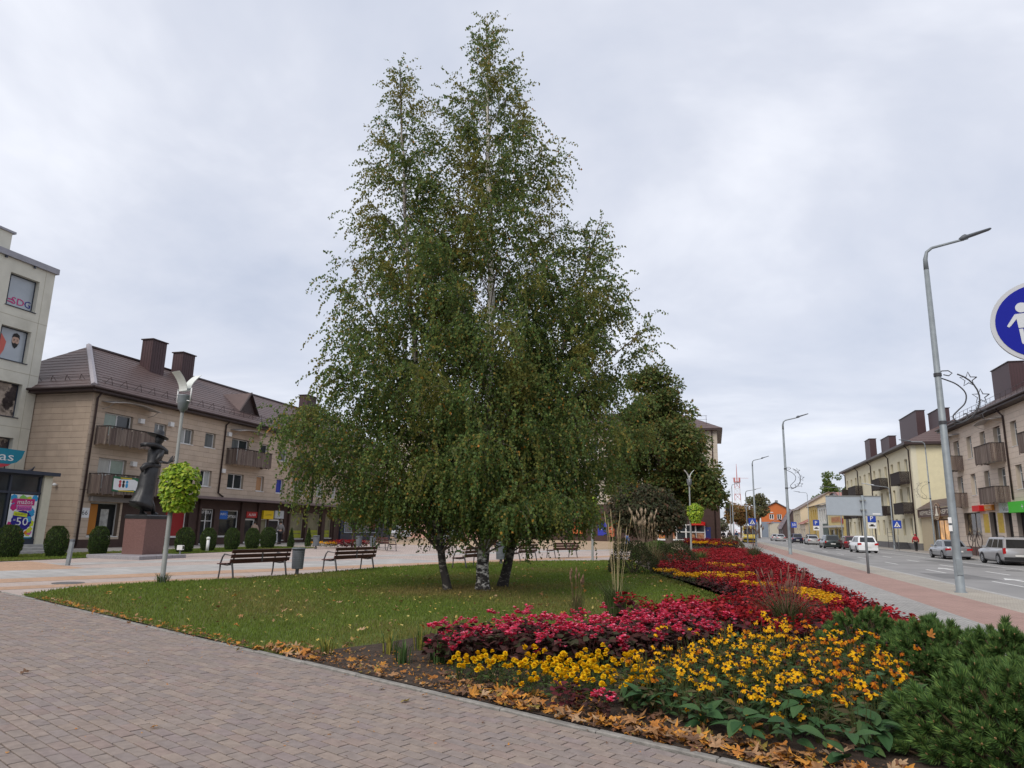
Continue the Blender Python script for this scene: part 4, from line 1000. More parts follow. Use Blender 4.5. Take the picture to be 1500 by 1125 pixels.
for a, b, lab in ((66.9, 68.05, 'yellow patterned poster on the shop pillar under the orange sign'), (63.85, 64.95, 'orange-yellow tall poster between the shop doors')):
    r = sign_board('poster', lab, WR, a, b, 1.95, 3.5, .018, .03, flat('poster_yellow', (.58, .40, .05), var=.15), [('/ /', P_orange, .5, .65, .4), ('\\', P_orange, .5, .3, .4)], cat='poster')
# leaning bicycle sculpture / rack in front of the window
bk = thing_w('bicycle_rack', 'dark metal bicycle shaped rack in front of the shop window behind the silver car', 'bicycle rack', (21.4, 69, 0)); mb = MB()
for y in (69.9, 67.7): mb.tube([(21.4, y + .6 * math.cos(t), 1.35 + .6 * math.sin(t)) for t in [i * .4488 for i in range(15)]], .035, 5)
for a, b in (((69.9, 1.35), (69.3, 2.1)), ((69.3, 2.1), (68.1, 2.05)), ((69.3, 2.1), (68.8, 1.2)), ((68.8, 1.2), (68.1, 2.05)), ((68.1, 2.15), (67.7, 1.35)), ((69.9, 1.35), (68.8, 1.2)), ((68.8, 1.2), (68.8, 0)), ((69.9, .75), (69.9, 0)), ((67.7, .75), (67.7, 0))):
    mb.tube([(21.4, *a), (21.4, *b)], .03, 5)
mb.build('frame', M_dkmetal, bk)

# link building with bakery sign
bl = thing_w('bakery_building', 'low bakery link building with brown roof band between the two right houses', 'building', (22.2, 81, 0)); WB = Wall('-X', 22.3)
bo = [(77.6, 84.0, .6, 3.3)]
M_bcream = flat('bakery_cream', (.52, .43, .29), .85)
wall_front(bl, WB, RY1 + .05, 87.9, 0, 3.55, bo, M_bcream); mb = MB(); mb.box(22.67, 33, RY1 + .05, 87.9, 0, 3.55); mb.build('wall', M_brown, bl)
mb = MB(); slope(mb, (21.9, 87.9, 4.45), (21.9, RY1 + .05, 4.45), (23.6, 87.9, 5.5), (23.6, RY1 + .05, 5.5), 5); mb.build('roof', M_roof, bl)
M_amber = flat('lit_bakery_window', (.50, .25, .07), .2, var=.75, scale=.8, emit=.45)
window(bl, WB, *bo[0], mull=3, pane=[M_amber, M_amber, M_amber, M_shopglass], recess=.3, frame=flat('rust_frame', (.10, .05, .03)), fw=.14, sill=False)
def bak_extra(r):
    mb = MB(); W_ = Wall('-X', 22.05); n = 24
    W_.poly(mb, [(80.6 + 1.0 * math.cos(6.283 * k / n), 4.05 + .86 * math.sin(6.283 * k / n)) for k in range(n)], 0, .12); mb.build('oval', flat('emblem_brown', (.16, .085, .05)), r)
    mb = MB(); ring = [[W_.P(80.6 + q * math.cos(6.283 * k / n), 4.05 + q * .86 * math.sin(6.283 * k / n), .125) for k in range(n)] for q in (1.0, .9)]; mb.loft(ring, cap=False); mb.build('oval_rim', flat('emblem_gold', (.48, .36, .22)), r)
    mb = MB(); W_.poly(mb, [(80.6 + u_, z_) for u_, z_ in ((-.5, 3.6), (.5, 3.6), (.55, 3.72), (.3, 3.85), (.2, 4.2), (.12, 4.35), (.2, 4.5), (.0, 4.62), (-.2, 4.5), (-.12, 4.35), (-.25, 4.1), (-.32, 3.85), (-.55, 3.72))], .125, .14); mb.build('figure', flat('emblem_cream', (.80, .74, .60)), r)
    mb = MB(); W_.box(mb, 80.05, 81.15, 3.42, 3.5, .125, .14); mb.build('line', flat('emblem_gold', (.48, .36, .22)), r)
sign_board('bakery_sign', 'long brown bakery sign with pale capitals and an oval emblem', WB, RY1 + .1, 87.8, 3.58, 4.38, .02, .3, flat('sign_brown', (.085, .045, .035)), [('KEPYKLĖLĖ', flat('emblem_cream', (.80, .74, .60)), .26, .27, .42, dict(width=5.0)), ('KEPTA', flat('emblem_cream', (.80, .74, .60)), .76, .27, .42, dict(width=3.4))], extra=bak_extra, edge=flat('sign_edge_brown', (.28, .18, .12)))

# yellow block
yb = thing_w('apartment_house', 'pale yellow three-storey block with dark balconies and four big brown chimneys', 'building', (22, 108, 0)); YY0, YY1, YH = 88.2, 130.6, 11.75
cs = [90.8, 94.05, 97.5, 100.9, 104.3, 107.7, 111, 114.2, 117.6, 121, 124.6, 128.3]
yo = [(c - .62, c + .62, z, z + h) for z, h in ((8.75, 1.6), (5.35, 1.75), (1.6, 1.95)) for c in cs]
wall_front(yb, WR, YY0, YY1, .75, YH, yo, M_yellow2)
mb = MB(); mb.box(22.37, 34.3, YY0 + .02, YY1, .75, YH); mb.build('wall', M_yellow, yb)
mb = MB(); mb.box(21.95, 34.3, YY0 - .03, YY1, 0, .75); mb.build('plinth', M_plinth, yb)
mb = MB(); mb.box(22.0, 22.55, YY0 - .015, YY0 - .001, .75, YH); mb.build('corner_strip', flat('pale_corner', (.62, .58, .44)), yb)
for i, a in enumerate(yo): window(yb, WR, *a, mull=0, pane=flat('yellow_blind', (.40, .36, .23), .3) if i % 4 else 'grey', recess=.25, sill=False, frame=flat('buff_frame', (.5, .46, .34)))
for a in ((89.7, 96.4, 9.0, 7.4), (100.2, 107, 9.0, 7.4), (116.3, 124.6, 9.0, 7.3), (126.9, 130.4, 9.0, 7.5), (89.4, 96, 5.45, 4.0), (99.4, 104.2, 5.4, 4.0), (116.5, 124, 5.4, 4.0), (126.8, 130.3, 5.4, 4)):
    balcony(yb, WR, a[0], a[1] - 2.2, a[3] + .05, a[2] - .2, depth=1.0, slats=False, dark=True)
for y in (88.9, 98.9, 109.4, 118.9, 129.6): pipe(yb, WR, [(y, YH, .5), (y, YH - .5, .09), (y, .2, .09)], .07)
mb = MB(); RX1 = 28.2; YR = YH + 3.6
slope(mb, (21.3, YY1 + .5, YH + .3), (21.3, YY0 - .6, YH + .3), (RX1, YY1 - 2, YR), (RX1, YY0 + 5, YR), 10); slope(mb, (21.3, YY0 - .6, YH + .3), (34.9, YY0 - .6, YH + .3), (RX1, YY0 + 5, YR), (RX1, YY0 + 5, YR), 12); slope(mb, (34.9, YY0 - .6, YH + .3), (34.9, YY1 + .5, YH + .3), (RX1, YY0 + 5, YR), (RX1, YY1 - 2, YR), 6); slope(mb, (34.9, YY1 + .5, YH + .3), (21.3, YY1 + .5, YH + .3), (RX1, YY1 - 2, YR), (RX1, YY1 - 2, YR), 6)
mb.build('roof', M_roof, yb); mb = MB(); mb.box(21.25, 34.95, YY0 - .62, YY1 + .5, YH + .02, YH + .28); mb.build('eaves_board', M_dkmetal, yb)
for y0, y1, zt in ((98.2, 106.5, 17.3), (91.8, 96.5, 16.5), (126.2, 136.0 - 6, 17.2), (117.2, 122.6, 16.5)): chimney(yb, 25.5 + (.9 if zt < 17 else 0), 26.5 + (.9 if zt < 17 else 0), y0, y1, 12.6, zt)
er = thing_w('entrance_railing', 'dark metal steps and railing in front of the yellow block entrance', 'railing', (21.2, 97, 0)); mb = MB()
for i in range(5): mb.box(20.6, 21.9, 91.6 + i * .3, 93.6, 0 + i * .16, .15 + i * .16)
mb.build('steps', flat('dark_steps', (.06, .06, .065)), er); mb = MB()
for y in (97, 99.5): mb.tube([(21.3, y, 0), (21.3, y, 2.5)], .03, 5)
for z in (.4, .9, 1.4, 1.9): mb.tube([(21.3, 97, z), (21.3, 99.5, z)], .025, 4)
mb.tube([(21.3, 95.5, 0), (21.3, 97, 2.2)], .03, 5); mb.build('railing', M_dkmetal, er)

# ---- smaller houses further along
WS = Wall('-X', 22.0)
def small_house(name, label, y0, y1, h, wm, ridge, roofm, holes, depth=12, gable='Y', frame=None, X=22.0, extra=None, ov=.4, pane='glass'):
    W = Wall('-X', X); r = thing_w(name, label, 'building', (X, (y0 + y1) / 2, 0))
    wall_front(r, W, y0, y1, 0, h, holes, wm); mb = MB(); mb.box(X + .37, X + depth, y0 + .002, y1 - .002, 0, h)
    if gable == '-Y':       # ridge along the street, gable towards the viewer
        xm = X + depth / 2
        mb.add([(X + .0, y0 + .002, h), (X + depth, y0 + .002, h), (xm, y0 + .002, ridge), (X, y1 - .002, h), (X + depth, y1 - .002, h), (xm, y1 - .002, ridge)], [(0, 1, 2), (3, 5, 4)])
    mb.build('wall', wm, r)
    for q in holes: window(r, W, *q, mull=1, pane=pane, recess=.2, frame=frame, sill=False)
    mb = MB(); xm = X + depth / 2
    slope(mb, (X - ov, y1 + ov, h - ov * (ridge - h) / (depth / 2)), (X - ov, y0 - ov, h - ov * (ridge - h) / (depth / 2)), (xm, y1 + ov, ridge), (xm, y0 - ov, ridge), 6, .05)
    slope(mb, (X + depth + ov, y0 - ov, h), (X + depth + ov, y1 + ov, h), (xm, y0 - ov, ridge), (xm, y1 + ov, ridge), 4, .05)
    for yv in (y0 - ov, y1 + ov): mb.tube([(X - ov, yv, h - .1), (xm, yv, ridge), (X + depth + ov, yv, h - .1)], .11, 4)
    mb.build('roof', roofm, r)
    if extra: extra(r, W)
    return r
M_rgrey = flat('grey_metal_roof', (.20, .20, .21)); M_rbrown2 = flat('dull_brown_roof', (.20, .155, .135)); M_rred = flat('faded_red_roof', (.34, .15, .12))
# arched front
ar = thing_w('shop_building', 'grey-blue shop with tall arched front and yellow band beside the yellow block', 'building', (22, 143, 0)); mb = MB()
n = 20; arc = [(143.2 + 8.2 * math.cos(math.pi * k / n), 5.4 + 3.75 * math.sin(math.pi * k / n)) for k in range(n + 1)]
WR.poly(mb, [(151.4, 5.3)] + arc[::-1] + [(135, 5.3)], -.3, .0); mb.build('arched_front', flat('grey_blue_cladding', (.38, .39, .42)), ar)
mb = MB(); mb.loft([[(x, y, z + o_) for x, o_ in ((21.7, .0), (33, .0), (33, .12), (21.7, .12))] for y, z in arc]); mb.build('vault_roof', M_rred, ar)
mb = MB(); mb.tube([WR.P(y, z + .05, .12) for y, z in arc], .16, 5); mb.build('arch_rim', flat('dark_rim', (.06, .045, .05)), ar)
mb = MB(); mb.tube([WR.P(143.2 + 4.5 * math.cos(math.pi * k / n), 6.2 + 1.9 * math.sin(math.pi * k / n), .02) for k in range(n + 1)], .1, 4); WR.box(mb, 135.5, 151, 6.0, 6.12, 0, .05)
for k in range(12): WR.box(mb, 136 + k * 1.25, 136.06 + k * 1.25, 4.1, 6.0, 0, .03)
mb.build('seam', flat('grey_seam', (.27, .28, .31)), ar)
ao = [(136, 140.4, .3, 2.4), (141, 144, 0, 2.6), (145, 150, .5, 2.4)]
wall_front(ar, WR, 134.6, 151.4, 0, 5.3, ao, flat('ochre_band', (.55, .43, .17))); mb = MB(); mb.box(22.38, 33, 134.6, 151.4, 0, 5.3); mb.build('wall', M_plinth, ar)
for a in ao: window(ar, WR, *a, mull=2, pane=M_shopglass, recess=.3)
mb = MB(); WR.box(mb, 134.6, 151.4, 2.75, 3.1, .002, 1.2); mb.build('shop_canopy', flat('pale_canopy', (.45, .44, .42)), ar)
sign_board('shop_sign', 'brown lettering board on the ochre band of the arched shop', WR, 137.5, 147.5, 3.7, 4.7, .01, .08, flat('ochre_sign', (.42, .20, .06)), [('BALDAI', flat('dark_red_letters', (.28, .03, .02)), .5, .2, .7, dict(width=7.5))])
sign_board('shop_sign', 'red and black small sign at the near end of the arched shop', WR, 134.8, 137, 3.4, 4.3, .02, .1, flat('dark_red_sign', (.30, .02, .03)))
small_house('town_house', 'narrow white and dark green two-storey house right of the ochre wooden one', 152.2, 165.5, 7.3, flat('white_render', (.62, .61, .56)), 9.2, M_rgrey, [(155, 157, 4, 6.6), (158.3, 160, 4, 6.6), (161.5, 163.2, 4, 6.6), (156, 159, .2, 2.6)], extra=lambda r, W: (lambda mb: (W.box(mb, 152.1, 159, .0, 3.6, .002, .05), W.box(mb, 152.2, 153.3, 3.6, 7.3, .002, .05), mb.build('green_wall', flat('dark_green_paint', (.045, .07, .055)), r)))(MB()))
small_house('town_house', 'ochre yellow wooden two-storey house with tall windows', 166, 181, 7.7, flat('ochre_boards', (.50, .34, .08)), 9.3, M_rgrey, [(168, 169.6, 4.2, 6.8), (171.2, 172.8, 4.2, 6.8), (174.5, 176, 4.2, 6.8), (170, 173, .3, 2.6)], frame=flat('ochre_frame', (.55, .42, .15)))
small_house('cottage', 'tiny house with faded red roof between ochre and cream houses', 184, 195, 4.0, flat('cream_stone', (.50, .42, .32)), 6.3, M_rred, [(186, 188, .8, 2.6), (190.5, 192.5, .8, 2.6)], X=21.5, depth=9)
small_house('town_house', 'cream rendered house with a broad gable facing the viewer', 197, 214, 7.9, flat('cream_gable_render', (.56, .47, .32)), 12.3, M_rbrown2, [(200, 202, 4, 6.6), (204, 206, 4, 6.6), (208, 210, 4, 6.6), (200, 202, .5, 2.8), (204.5, 206.5, 0, 2.8)], gable='-Y', depth=14.2)
small_house('town_house', 'low dark house with a steep brown mansard roof behind the second lamp post', 224, 238, 3.2, flat('dark_brown_wall', (.075, .05, .05)), 8.6, flat('plum_brown_roof', (.16, .125, .135)), [(227, 229, .8, 2.5), (232, 234, .8, 2.5)], X=19.8, depth=6.5, gable='-Y', ov=.3)
small_house('cottage', 'small pale cottage with shallow tiled roof below the orange building', 246, 254, 4.6, flat('pale_cottage', (.48, .44, .36)), 6.0, M_rred, [(248, 250, .9, 2.5)], X=17.9, depth=6)
# orange gabled building facing the viewer
og = thing_w('commercial_building', 'orange-red gabled building above a blue-grey ground floor at the end of the street', 'building', (20.5, 262, 0)); WO = Wall('-Y', 260.0); mb = MB()
oo = [(18.9, 20.4, 6.1, 7.9), (21.4, 22.9, 6.1, 7.9)]
wall_front(og, WO, 14.4, 27, 5.2, 8.8, oo, flat('orange_render', (.50, .135, .035))); WO.poly(mb, [(14.4, 8.8), (27, 8.8), (21.2, 11.8)], -.36, 0); mb.build('gable', flat('orange_render', (.50, .135, .035)), og)
mb = MB(); mb.box(14.4, 27, 260.37, 285, 0, 8.8); mb.build('wall', flat('dark_wall_behind', (.2, .07, .03)), og); mb = MB(); mb.box(14.5, 26.9, 259.9, 260.36, -.1, 5.2); mb.build('ground_floor', flat('blue_grey_panel', (.20, .235, .29)), og)
mb = MB(); mb.box(15.6, 16.1, 259.5, 259.88, -.1, 9.2); mb.build('white_column', M_white, og)
for a in oo: window(og, WO, *a, mull=1, pane='glass', fw=.18, sill=False)
mb = MB(); slope(mb, (13.8, 286, 8.55), (13.8, 259.4, 8.55), (21.2, 286, 12.05), (21.2, 259.4, 12.05), 3, .1); slope(mb, (27.6, 259.4, 8.55), (27.6, 286, 8.55), (21.2, 259.4, 12.05), (21.2, 286, 12.05), 3, .1); mb.tube([(13.8, 259.4, 8.55), (21.2, 259.4, 12.1), (27.6, 259.4, 8.55)], .16, 4); mb.box(21.3, 22.2, 263, 264, 11.6, 12.8); mb.build('roof', M_rgrey, og)
sign_board('wall_sign', 'small white slanted sign on the orange gable', WO, 18.6, 20.2, 8.35, 8.6, .01, .1, M_white)
sign_board('wall_sign', 'lower white slanted sign on the orange gable', WO, 15.9, 17.3, 7.2, 7.45, .01, .1, M_white)
small_house('town_house', 'long blue-grey roofed building behind the orange gable', 232, 262, 8.4, flat('grey_wall', (.3, .3, .32)), 9.8, flat('slate_blue_roof', (.085, .105, .135)), [], X=26.5, depth=12)
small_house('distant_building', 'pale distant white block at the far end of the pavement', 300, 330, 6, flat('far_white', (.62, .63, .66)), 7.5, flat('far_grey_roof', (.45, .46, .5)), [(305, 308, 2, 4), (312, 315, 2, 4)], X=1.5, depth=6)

# red and white lattice mast
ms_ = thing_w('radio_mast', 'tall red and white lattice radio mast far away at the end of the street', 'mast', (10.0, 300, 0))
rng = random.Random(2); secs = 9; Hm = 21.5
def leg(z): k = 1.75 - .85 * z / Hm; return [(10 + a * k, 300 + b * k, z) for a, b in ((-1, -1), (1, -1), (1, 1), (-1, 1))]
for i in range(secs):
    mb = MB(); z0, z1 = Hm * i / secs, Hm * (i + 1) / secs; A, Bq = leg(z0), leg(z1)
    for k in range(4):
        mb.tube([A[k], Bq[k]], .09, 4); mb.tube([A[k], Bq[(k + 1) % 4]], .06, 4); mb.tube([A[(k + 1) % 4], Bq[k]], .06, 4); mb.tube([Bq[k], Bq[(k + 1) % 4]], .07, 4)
    mb.build('lattice_section', flat('mast_red_hazed', (.46, .17, .16)) if i % 2 == 0 else flat('mast_white', (.66, .64, .65)), ms_)  # mast paint paled, distance haze is put into its colour
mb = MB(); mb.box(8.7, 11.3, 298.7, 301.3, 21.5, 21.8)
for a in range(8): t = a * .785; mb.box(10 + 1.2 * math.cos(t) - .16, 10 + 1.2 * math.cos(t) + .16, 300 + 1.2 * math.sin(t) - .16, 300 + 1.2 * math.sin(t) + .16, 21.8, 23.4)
mb.tube([(10, 300, 21.5), (10, 300, 29)], [.25, .08], 5); mb.tube([(8, 300, 23.2), (14.5, 300, 23.2)], .07, 4); mb.build('antenna_head', flat('mast_red_hazed', (.46, .17, .16)), ms_)
# ------------------------------------------------------------------ street furniture
M_galv = mat('galvanised_steel', (.23, .255, .27), .55, .18, 3, .1, 50, metal=.25)
M_galvd = mat('grey_painted_steel', (.20, .205, .195), .6, .15, 3)
M_bronze = mat('dark_bronze', (.030, .030, .032), .42, .35, 4, .25, 25, metal=.35, spec=.5)
M_granite = mat('brown_granite', (.17, .095, .085), .32, .22, 22, detail=9)
M_granite2 = mat('grey_granite', (.27, .255, .27), .5, .2, 20, detail=9)
M_lampwhite = mat('lamp_reflector', (.66, .68, .64), .4, .06, 4)
M_benchwood = mat('bench_wood', (.085, .030, .026), .5, .25, 5, stretch=(1, 1, 6))
M_benchmetal = mat('bench_metal', (.11, .105, .11), .5, .15, 5)
M_bin = mat('bin_grey', (.115, .125, .14), .6, .12, 5)
M_lime_l = mat('lime_leaf', vcol=True, rough=.5, var=0, trans=.3, spec=.35)

def basket_mesh(seed, n=1500):
    rng = np.random.default_rng(seed)
    d = rand_dirs(n, rng); z = d[:, 2]
    prof = np.where(z > 0, np.sqrt(np.clip(1 - z ** 3, .05, 1)), 1 - .38 * np.abs(z) ** 1.2)
    a = np.arctan2(d[:, 1], d[:, 0]); r = .52 * prof * (1 + .07 * np.sin(4 * a + 3 * z)) * rng.uniform(.86, 1.05, n)
    r = np.where(z > .8, r * rng.uniform(.1, 1, n), r)
    P = np.stack([np.cos(a) * r, np.sin(a) * r, z * .70], 1)
    o = np.stack([np.cos(a), np.sin(a), z * .4], 1)
    A = o * .5 + rng.normal(0, .35, (n, 3)); A[:, 2] -= .75
    Nn = o + rng.normal(0, .35, (n, 3)); Nn[:, 2] += .5
    L = rng.uniform(.09, .155, n)
    C = mixcols(n, [(.26, .38, .025), (.36, .46, .03), (.18, .30, .02), (.42, .47, .06)], [4, 3, 3, 1], .2, rng)
    V, F, CC = leaves(P, A, Nn, L, L * .92, C, rng.uniform(-.25, .1, (n, 1)))
    return meshdata('foliage', V, F, M_lime_l, None, CC)
bmesh_ = [basket_mesh(1), basket_mesh(2)]
mb = MB(); mb.lathe([(0, -.5), (.2, -.45), (.32, -.1), (.36, .3), (.2, .45), (0, .5)], 12); bask_core = mb.data('planter', mat('planter_green', (.06, .10, .015), .9), True)

def park_lamp(label, x, y, rot, blabel, bz, boff, k):
    r = thing('park_lamp', label, 'lamp post', (x, y, 0), rot, 'park lamps on the plaza')
    mb = MB(); mb.lathe([(.10, -.02), (.10, .03), (.062, .05), (.058, 2.2), (.045, 2.25), (.042, 4.5), (0, 4.5)], 14); mb.build('pole', M_galvd, r, True)
    mb = MB(); mb.lathe([(.06, 4.44), (.075, 4.5), (.12, 4.52), (.14, 4.68), (.155, 4.7), (.155, 4.86), (.17, 4.88), (.17, 4.90), (0, 4.90)], 18); mb.build('lamp_head', M_galv, r, True)
    for sgn in (-1, 1):
        mb = MB(); mb.tube([(sgn * .30, .0, 4.72), (sgn * .30, 0, 5.08)], .017, 6); mb.tube([(sgn * .12, 0, 4.75), (sgn * .30, 0, 4.72)], .014, 5); mb.build('side_rod', M_white, r, True)
        mb = MB(); rings = []
        for i in range(9):
            t = i / 8; rr = .04 + .28 * t ** 1.9; z = 5.02 + .48 * t
            rings.append([(-.175, sgn * rr, z), (.175, sgn * rr, z), (.175, sgn * rr + sgn * .012, z - .006), (-.175, sgn * rr + sgn * .012, z - .006)])
        mb.loft(rings); mb.build('reflector', M_lampwhite, r)
    mb = MB(); mb.tube([(-.3, 0, 5.06), (.3, 0, 5.06)], .02, 6); mb.build('cross_rod', M_galv, r)
    b = thing('hanging_basket', blabel, 'flower basket', (x + boff[0], y + boff[1], bz), rot * 1.7, 'lime green flower baskets on the lamp posts')
    link('foliage', bmesh_[k], b, kind='stuff', scale=.88); link('planter', bask_core, b, scale=.85)
park_lamp('nearest park lamp with curved reflectors at the left edge of the lawn', -13.6, 15.13, math.radians(-16), 'largest lime green leafy basket round the near left lamp post', 2.48, (.12, .1), 0)
park_lamp('park lamp right of the birches with its post rising into their leaves', -5.92, 35.6, math.radians(40), 'lime green basket half hidden by the right side of the birch crown', 2.75, (-.2, -.1), 1)
park_lamp('park lamp with white V-shaped reflectors in front of the big dark tree', -1.41, 46.8, math.radians(100), 'lime yellow basket on the lamp post before the red awning', 2.75, (.32, .0), 0)

# tall street lamps with star garland brackets
M_wire = mat('dark_wire', (.05, .05, .055), .5, .1, 5)
def garland(sgn=1, thin=1.5):
    mb = MB()
    arc = [(sgn * (.18 + .88 * math.sin(t)), 0, 5.75 - .82 * math.cos(t)) for t in [.15 + i * .215 for i in range(13)]]
    mb.tube(arc, .016 * thin, 5)
    cp = [(.0, 6.42), (.22, 6.33), (.50, 6.17), (.70, 5.9), (.66, 5.6), (.46, 5.38), (.30, 5.2), (.36, 5.05), (.55, 5.03), (.68, 5.14), (.66, 5.26), (.56, 5.24)]
    inn = []
    for i in range(len(cp) - 1):
        a_, b_, c_, d_ = (cp[max(i - 1, 0)], cp[i], cp[i + 1], cp[min(i + 2, len(cp) - 1)])
        for t in (0, .25, .5, .75):
            inn.append(tuple(.5 * (2 * b_[k] + (c_[k] - a_[k]) * t + (2 * a_[k] - 5 * b_[k] + 4 * c_[k] - d_[k]) * t * t + (3 * b_[k] - a_[k] - 3 * c_[k] + d_[k]) * t ** 3) for k in (0, 1)))
    inn = [(sgn * q[0], 0, q[1]) for q in inn]; mb.tube(inn, .014 * thin, 5)
    mb.tube([(sgn * q[0], 0, q[1]) for q in ((.0, 6.5), (.12, 6.62), (.3, 6.62), (.4, 6.54), (.3, 6.46), (.16, 6.5))], .012 * thin, 5); mb.tube([(0, 0, 4.95), (sgn * .2, 0, 5.03), (sgn * .5, 0, 5.02)], .012 * thin, 5)
    for (cx, cz) in ((.82, 6.32), (1.1, 5.78), (.98, 5.28)):
        st = [(sgn * (cx + (.24 if k % 2 == 0 else .10) * math.cos(k * .6283 + .3)), 0, cz + (.24 if k % 2 == 0 else .10) * math.sin(k * .6283 + .3)) for k in range(11)]; mb.tube(st, .011 * thin, 4)
    return mb
def street_lamp(label, x, y, h=10.35, sgn=1, arm=1.75, deco=True, r0=.125, rise=.72, dthin=1.5, headw=False):
    r = thing('street_lamp', label, 'street lamp', (x, y, -.0), 0, 'street lamps along the road')
    mb = MB(); mb.lathe([(r0 * 1.35, -.02), (r0 * 1.35, .02), (r0, .03), (r0 * .93, 1.2), (r0 * .6, h - .4), (0, h - .4)], 14); mb.build('pole', M_galv, r, True)
    pts = [(0, 0, h - .4), (0, 0, h - .05), (sgn * .06, 0, h + .2), (sgn * .22, 0, h + .33), (sgn * arm * .62, 0, h + rise * .72), (sgn * arm * .72, 0, h + rise * .78)]
    mb = MB(); mb.tube(pts, [r0 * .62, r0 * .55, .05, .045, .04, .04], 8); mb.build('arm', M_galv, r, True)
    mb = MB(); a0 = arm * .58; s0 = (rise * .22) / (arm * .3)
    rings = []
    for t, ww, hh in ((0, .06, .05), (.08, .11, .09), (.16, .13, .10), (.24, .10, .06), (.5, .13, .05), (.95, .11, .035), (1, .06, .02)):
        xx = sgn * (a0 + t * arm * .52); z = h + rise * .70 + t * arm * .52 * s0 + .03
        rings.append([(xx, ww, z), (xx, ww * .6, z + hh), (xx, -ww * .6, z + hh), (xx, -ww, z), (xx, -ww * .5, z - hh * .7), (xx, ww * .5, z - hh * .7)])
    mb.loft(rings); mb.build('lamp_head', flat('lamp_grey_white', (.45, .47, .50)) if headw else M_bin, r, True)
    if deco:
        mb = garland(sgn, dthin); mb.build('star_garland', M_wire, r, True)
        for z in (5.0, 6.5):
            mb = MB(); mb.lathe([(r0 * .9, z - .05), (r0 * .92, z - .05), (r0 * .92, z + .05), (r0 * .9, z + .05)], 12); mb.build('clamp', M_wire, r)
    mb = MB(); mb.box(-.08, .08, -r0 - .012, -r0 + .02, .5, .95); mb.build('service_door', M_galv, r)
    return r
street_lamp('nearest tall street lamp with wire star garland at the right, in the brick strip', 6.87, 23.72)
street_lamp('second tall street lamp with small star garland, between the parked cars and the pavement', 5.58, 57.9, 10.0)
street_lamp('third tall street lamp in the row, in front of the yellow van', 4.75, 87.4, 9.7, deco=False)
street_lamp('shorter lamp with a big pale head behind the third tall street lamp', 4.9, 112, 7.4, deco=False, arm=2.1, headw=True, r0=.10)
street_lamp('farthest thin street lamp beside the red and white mast', 3.4, 130, 9.5, deco=False, arm=1.4, r0=.10)
street_lamp('thin street lamp before the bakery sign, its arm over the road, with small garland', 19.6, 73.5, 10.0, -1, 2.0, r0=.085, rise=.5, dthin=.9)
street_lamp('low street lamp with bright white head in front of the yellow block balconies', 19.4, 88, 6.6, -1, 2.6, False, r0=.085, rise=.7, headw=True)
street_lamp('far thin street lamp arching left in front of the yellow block', 19.3, 120, 8.5, -1, 2.2, False, r0=.08, rise=.4)
street_lamp('most distant left-arching street lamp above the cream gabled house', 19.2, 158, 9.6, -1, 2.4, False, r0=.09, rise=.6)
for z, lab in ((1.75, 'lower of two small white paper notices stuck on the nearest street lamp'), (1.98, 'upper of two small white paper notices stuck on the nearest street lamp')):
    mb = MB(); mb.box(-.03, .06, -.028, -.022, 0, .17); mb.build('paper_notice', M_white, None, loc=(6.74, 23.62, z), rot=(0, 0, -.35), label=lab, cat='notice')

# big panel sign seen from behind
r = thing_w('road_sign', 'large grey panel sign seen from behind on a single post by the red strip', 'road sign', (6.15, 32.95, 0)); mb = MB()
mb.lathe([(.055, 0), (.055, 3.24), (0, 3.24)], 10, (6.19, 32.9, 0)); mb.build('post', M_galv, r, True)
mb = MB(); mb.box(4.74, 6.92, 32.975, 33.0, 2.40, 3.19); pn_ = mb.build('panel', flat('panel_back_grey', (.33, .37, .41), .5), r)
mb = MB(); mb.box(4.72, 6.94, 32.955, 33.01, 3.19, 3.23); mb.build('top_edge', M_galvd, pn_); mb = MB(); mb.box(4.72, 6.94, 32.955, 33.01, 2.37, 2.40); mb.build('bottom_edge', M_galvd, pn_)
mb = MB(); mb.box(6.55, 6.85, 32.969, 32.973, 2.44, 2.49); mb.build('sticker', M_white, pn_)
mb = MB()
for z in (2.6, 3.0): mb.box(6.08, 6.3, 32.85, 32.974, z, z + .05)
mb.build('clamp', M_galvd, r)

# blue round shared-path sign close at the right edge
M_signblue = flat('sign_deep_blue', (.006, .012, .27), .6, var=0, spec=.15); M_signwhite = flat('sign_reflective_white', (.56, .58, .60), .4, var=.03); M_signrim = flat('sign_rim', (.50, .51, .53), .45)
SP = Vector((2.295, 5.55, 3.117)); to = (Vector((0, 0, 0)) - Vector((SP.x, SP.y, 0))).normalized(); nrm = (to + Vector((-.05, -.55, 0))).normalized(); ux = Vector((-nrm.y, nrm.x, 0))
if ux.dot(rt) < 0: ux = -ux
r = thing_w('path_sign', 'large round blue sign with white walking figures cut by the right edge', 'road sign', (SP.x - nrm.x * .06, SP.y - nrm.y * .06, 0))
def sp3(u, z, d): q = SP + ux * u + Vector((0, 0, z)) + nrm * d; return (q.x, q.y, q.z)
def spoly(mb, pts, d0, d1):
    n = len(pts); mb.add([sp3(u, z, d0) for u, z in pts] + [sp3(u, z, d1) for u, z in pts], [tuple(range(n - 1, -1, -1)), tuple(range(n, 2 * n))] + [(i, (i + 1) % n, n + (i + 1) % n, n + i) for i in range(n)])
def circ(r_, n=48, c=(0, 0)): return [(c[0] + r_ * math.cos(6.28319 * k / n), c[1] + r_ * math.sin(6.28319 * k / n)) for k in range(n)]
RS = .30
mb = MB(); spoly(mb, circ(RS), -.028, 0); plate = mb.build('plate', M_signrim, r)
mb = MB(); spoly(mb, circ(RS * .90), .0005, .003); mb.build('blue_field', M_signblue, r)
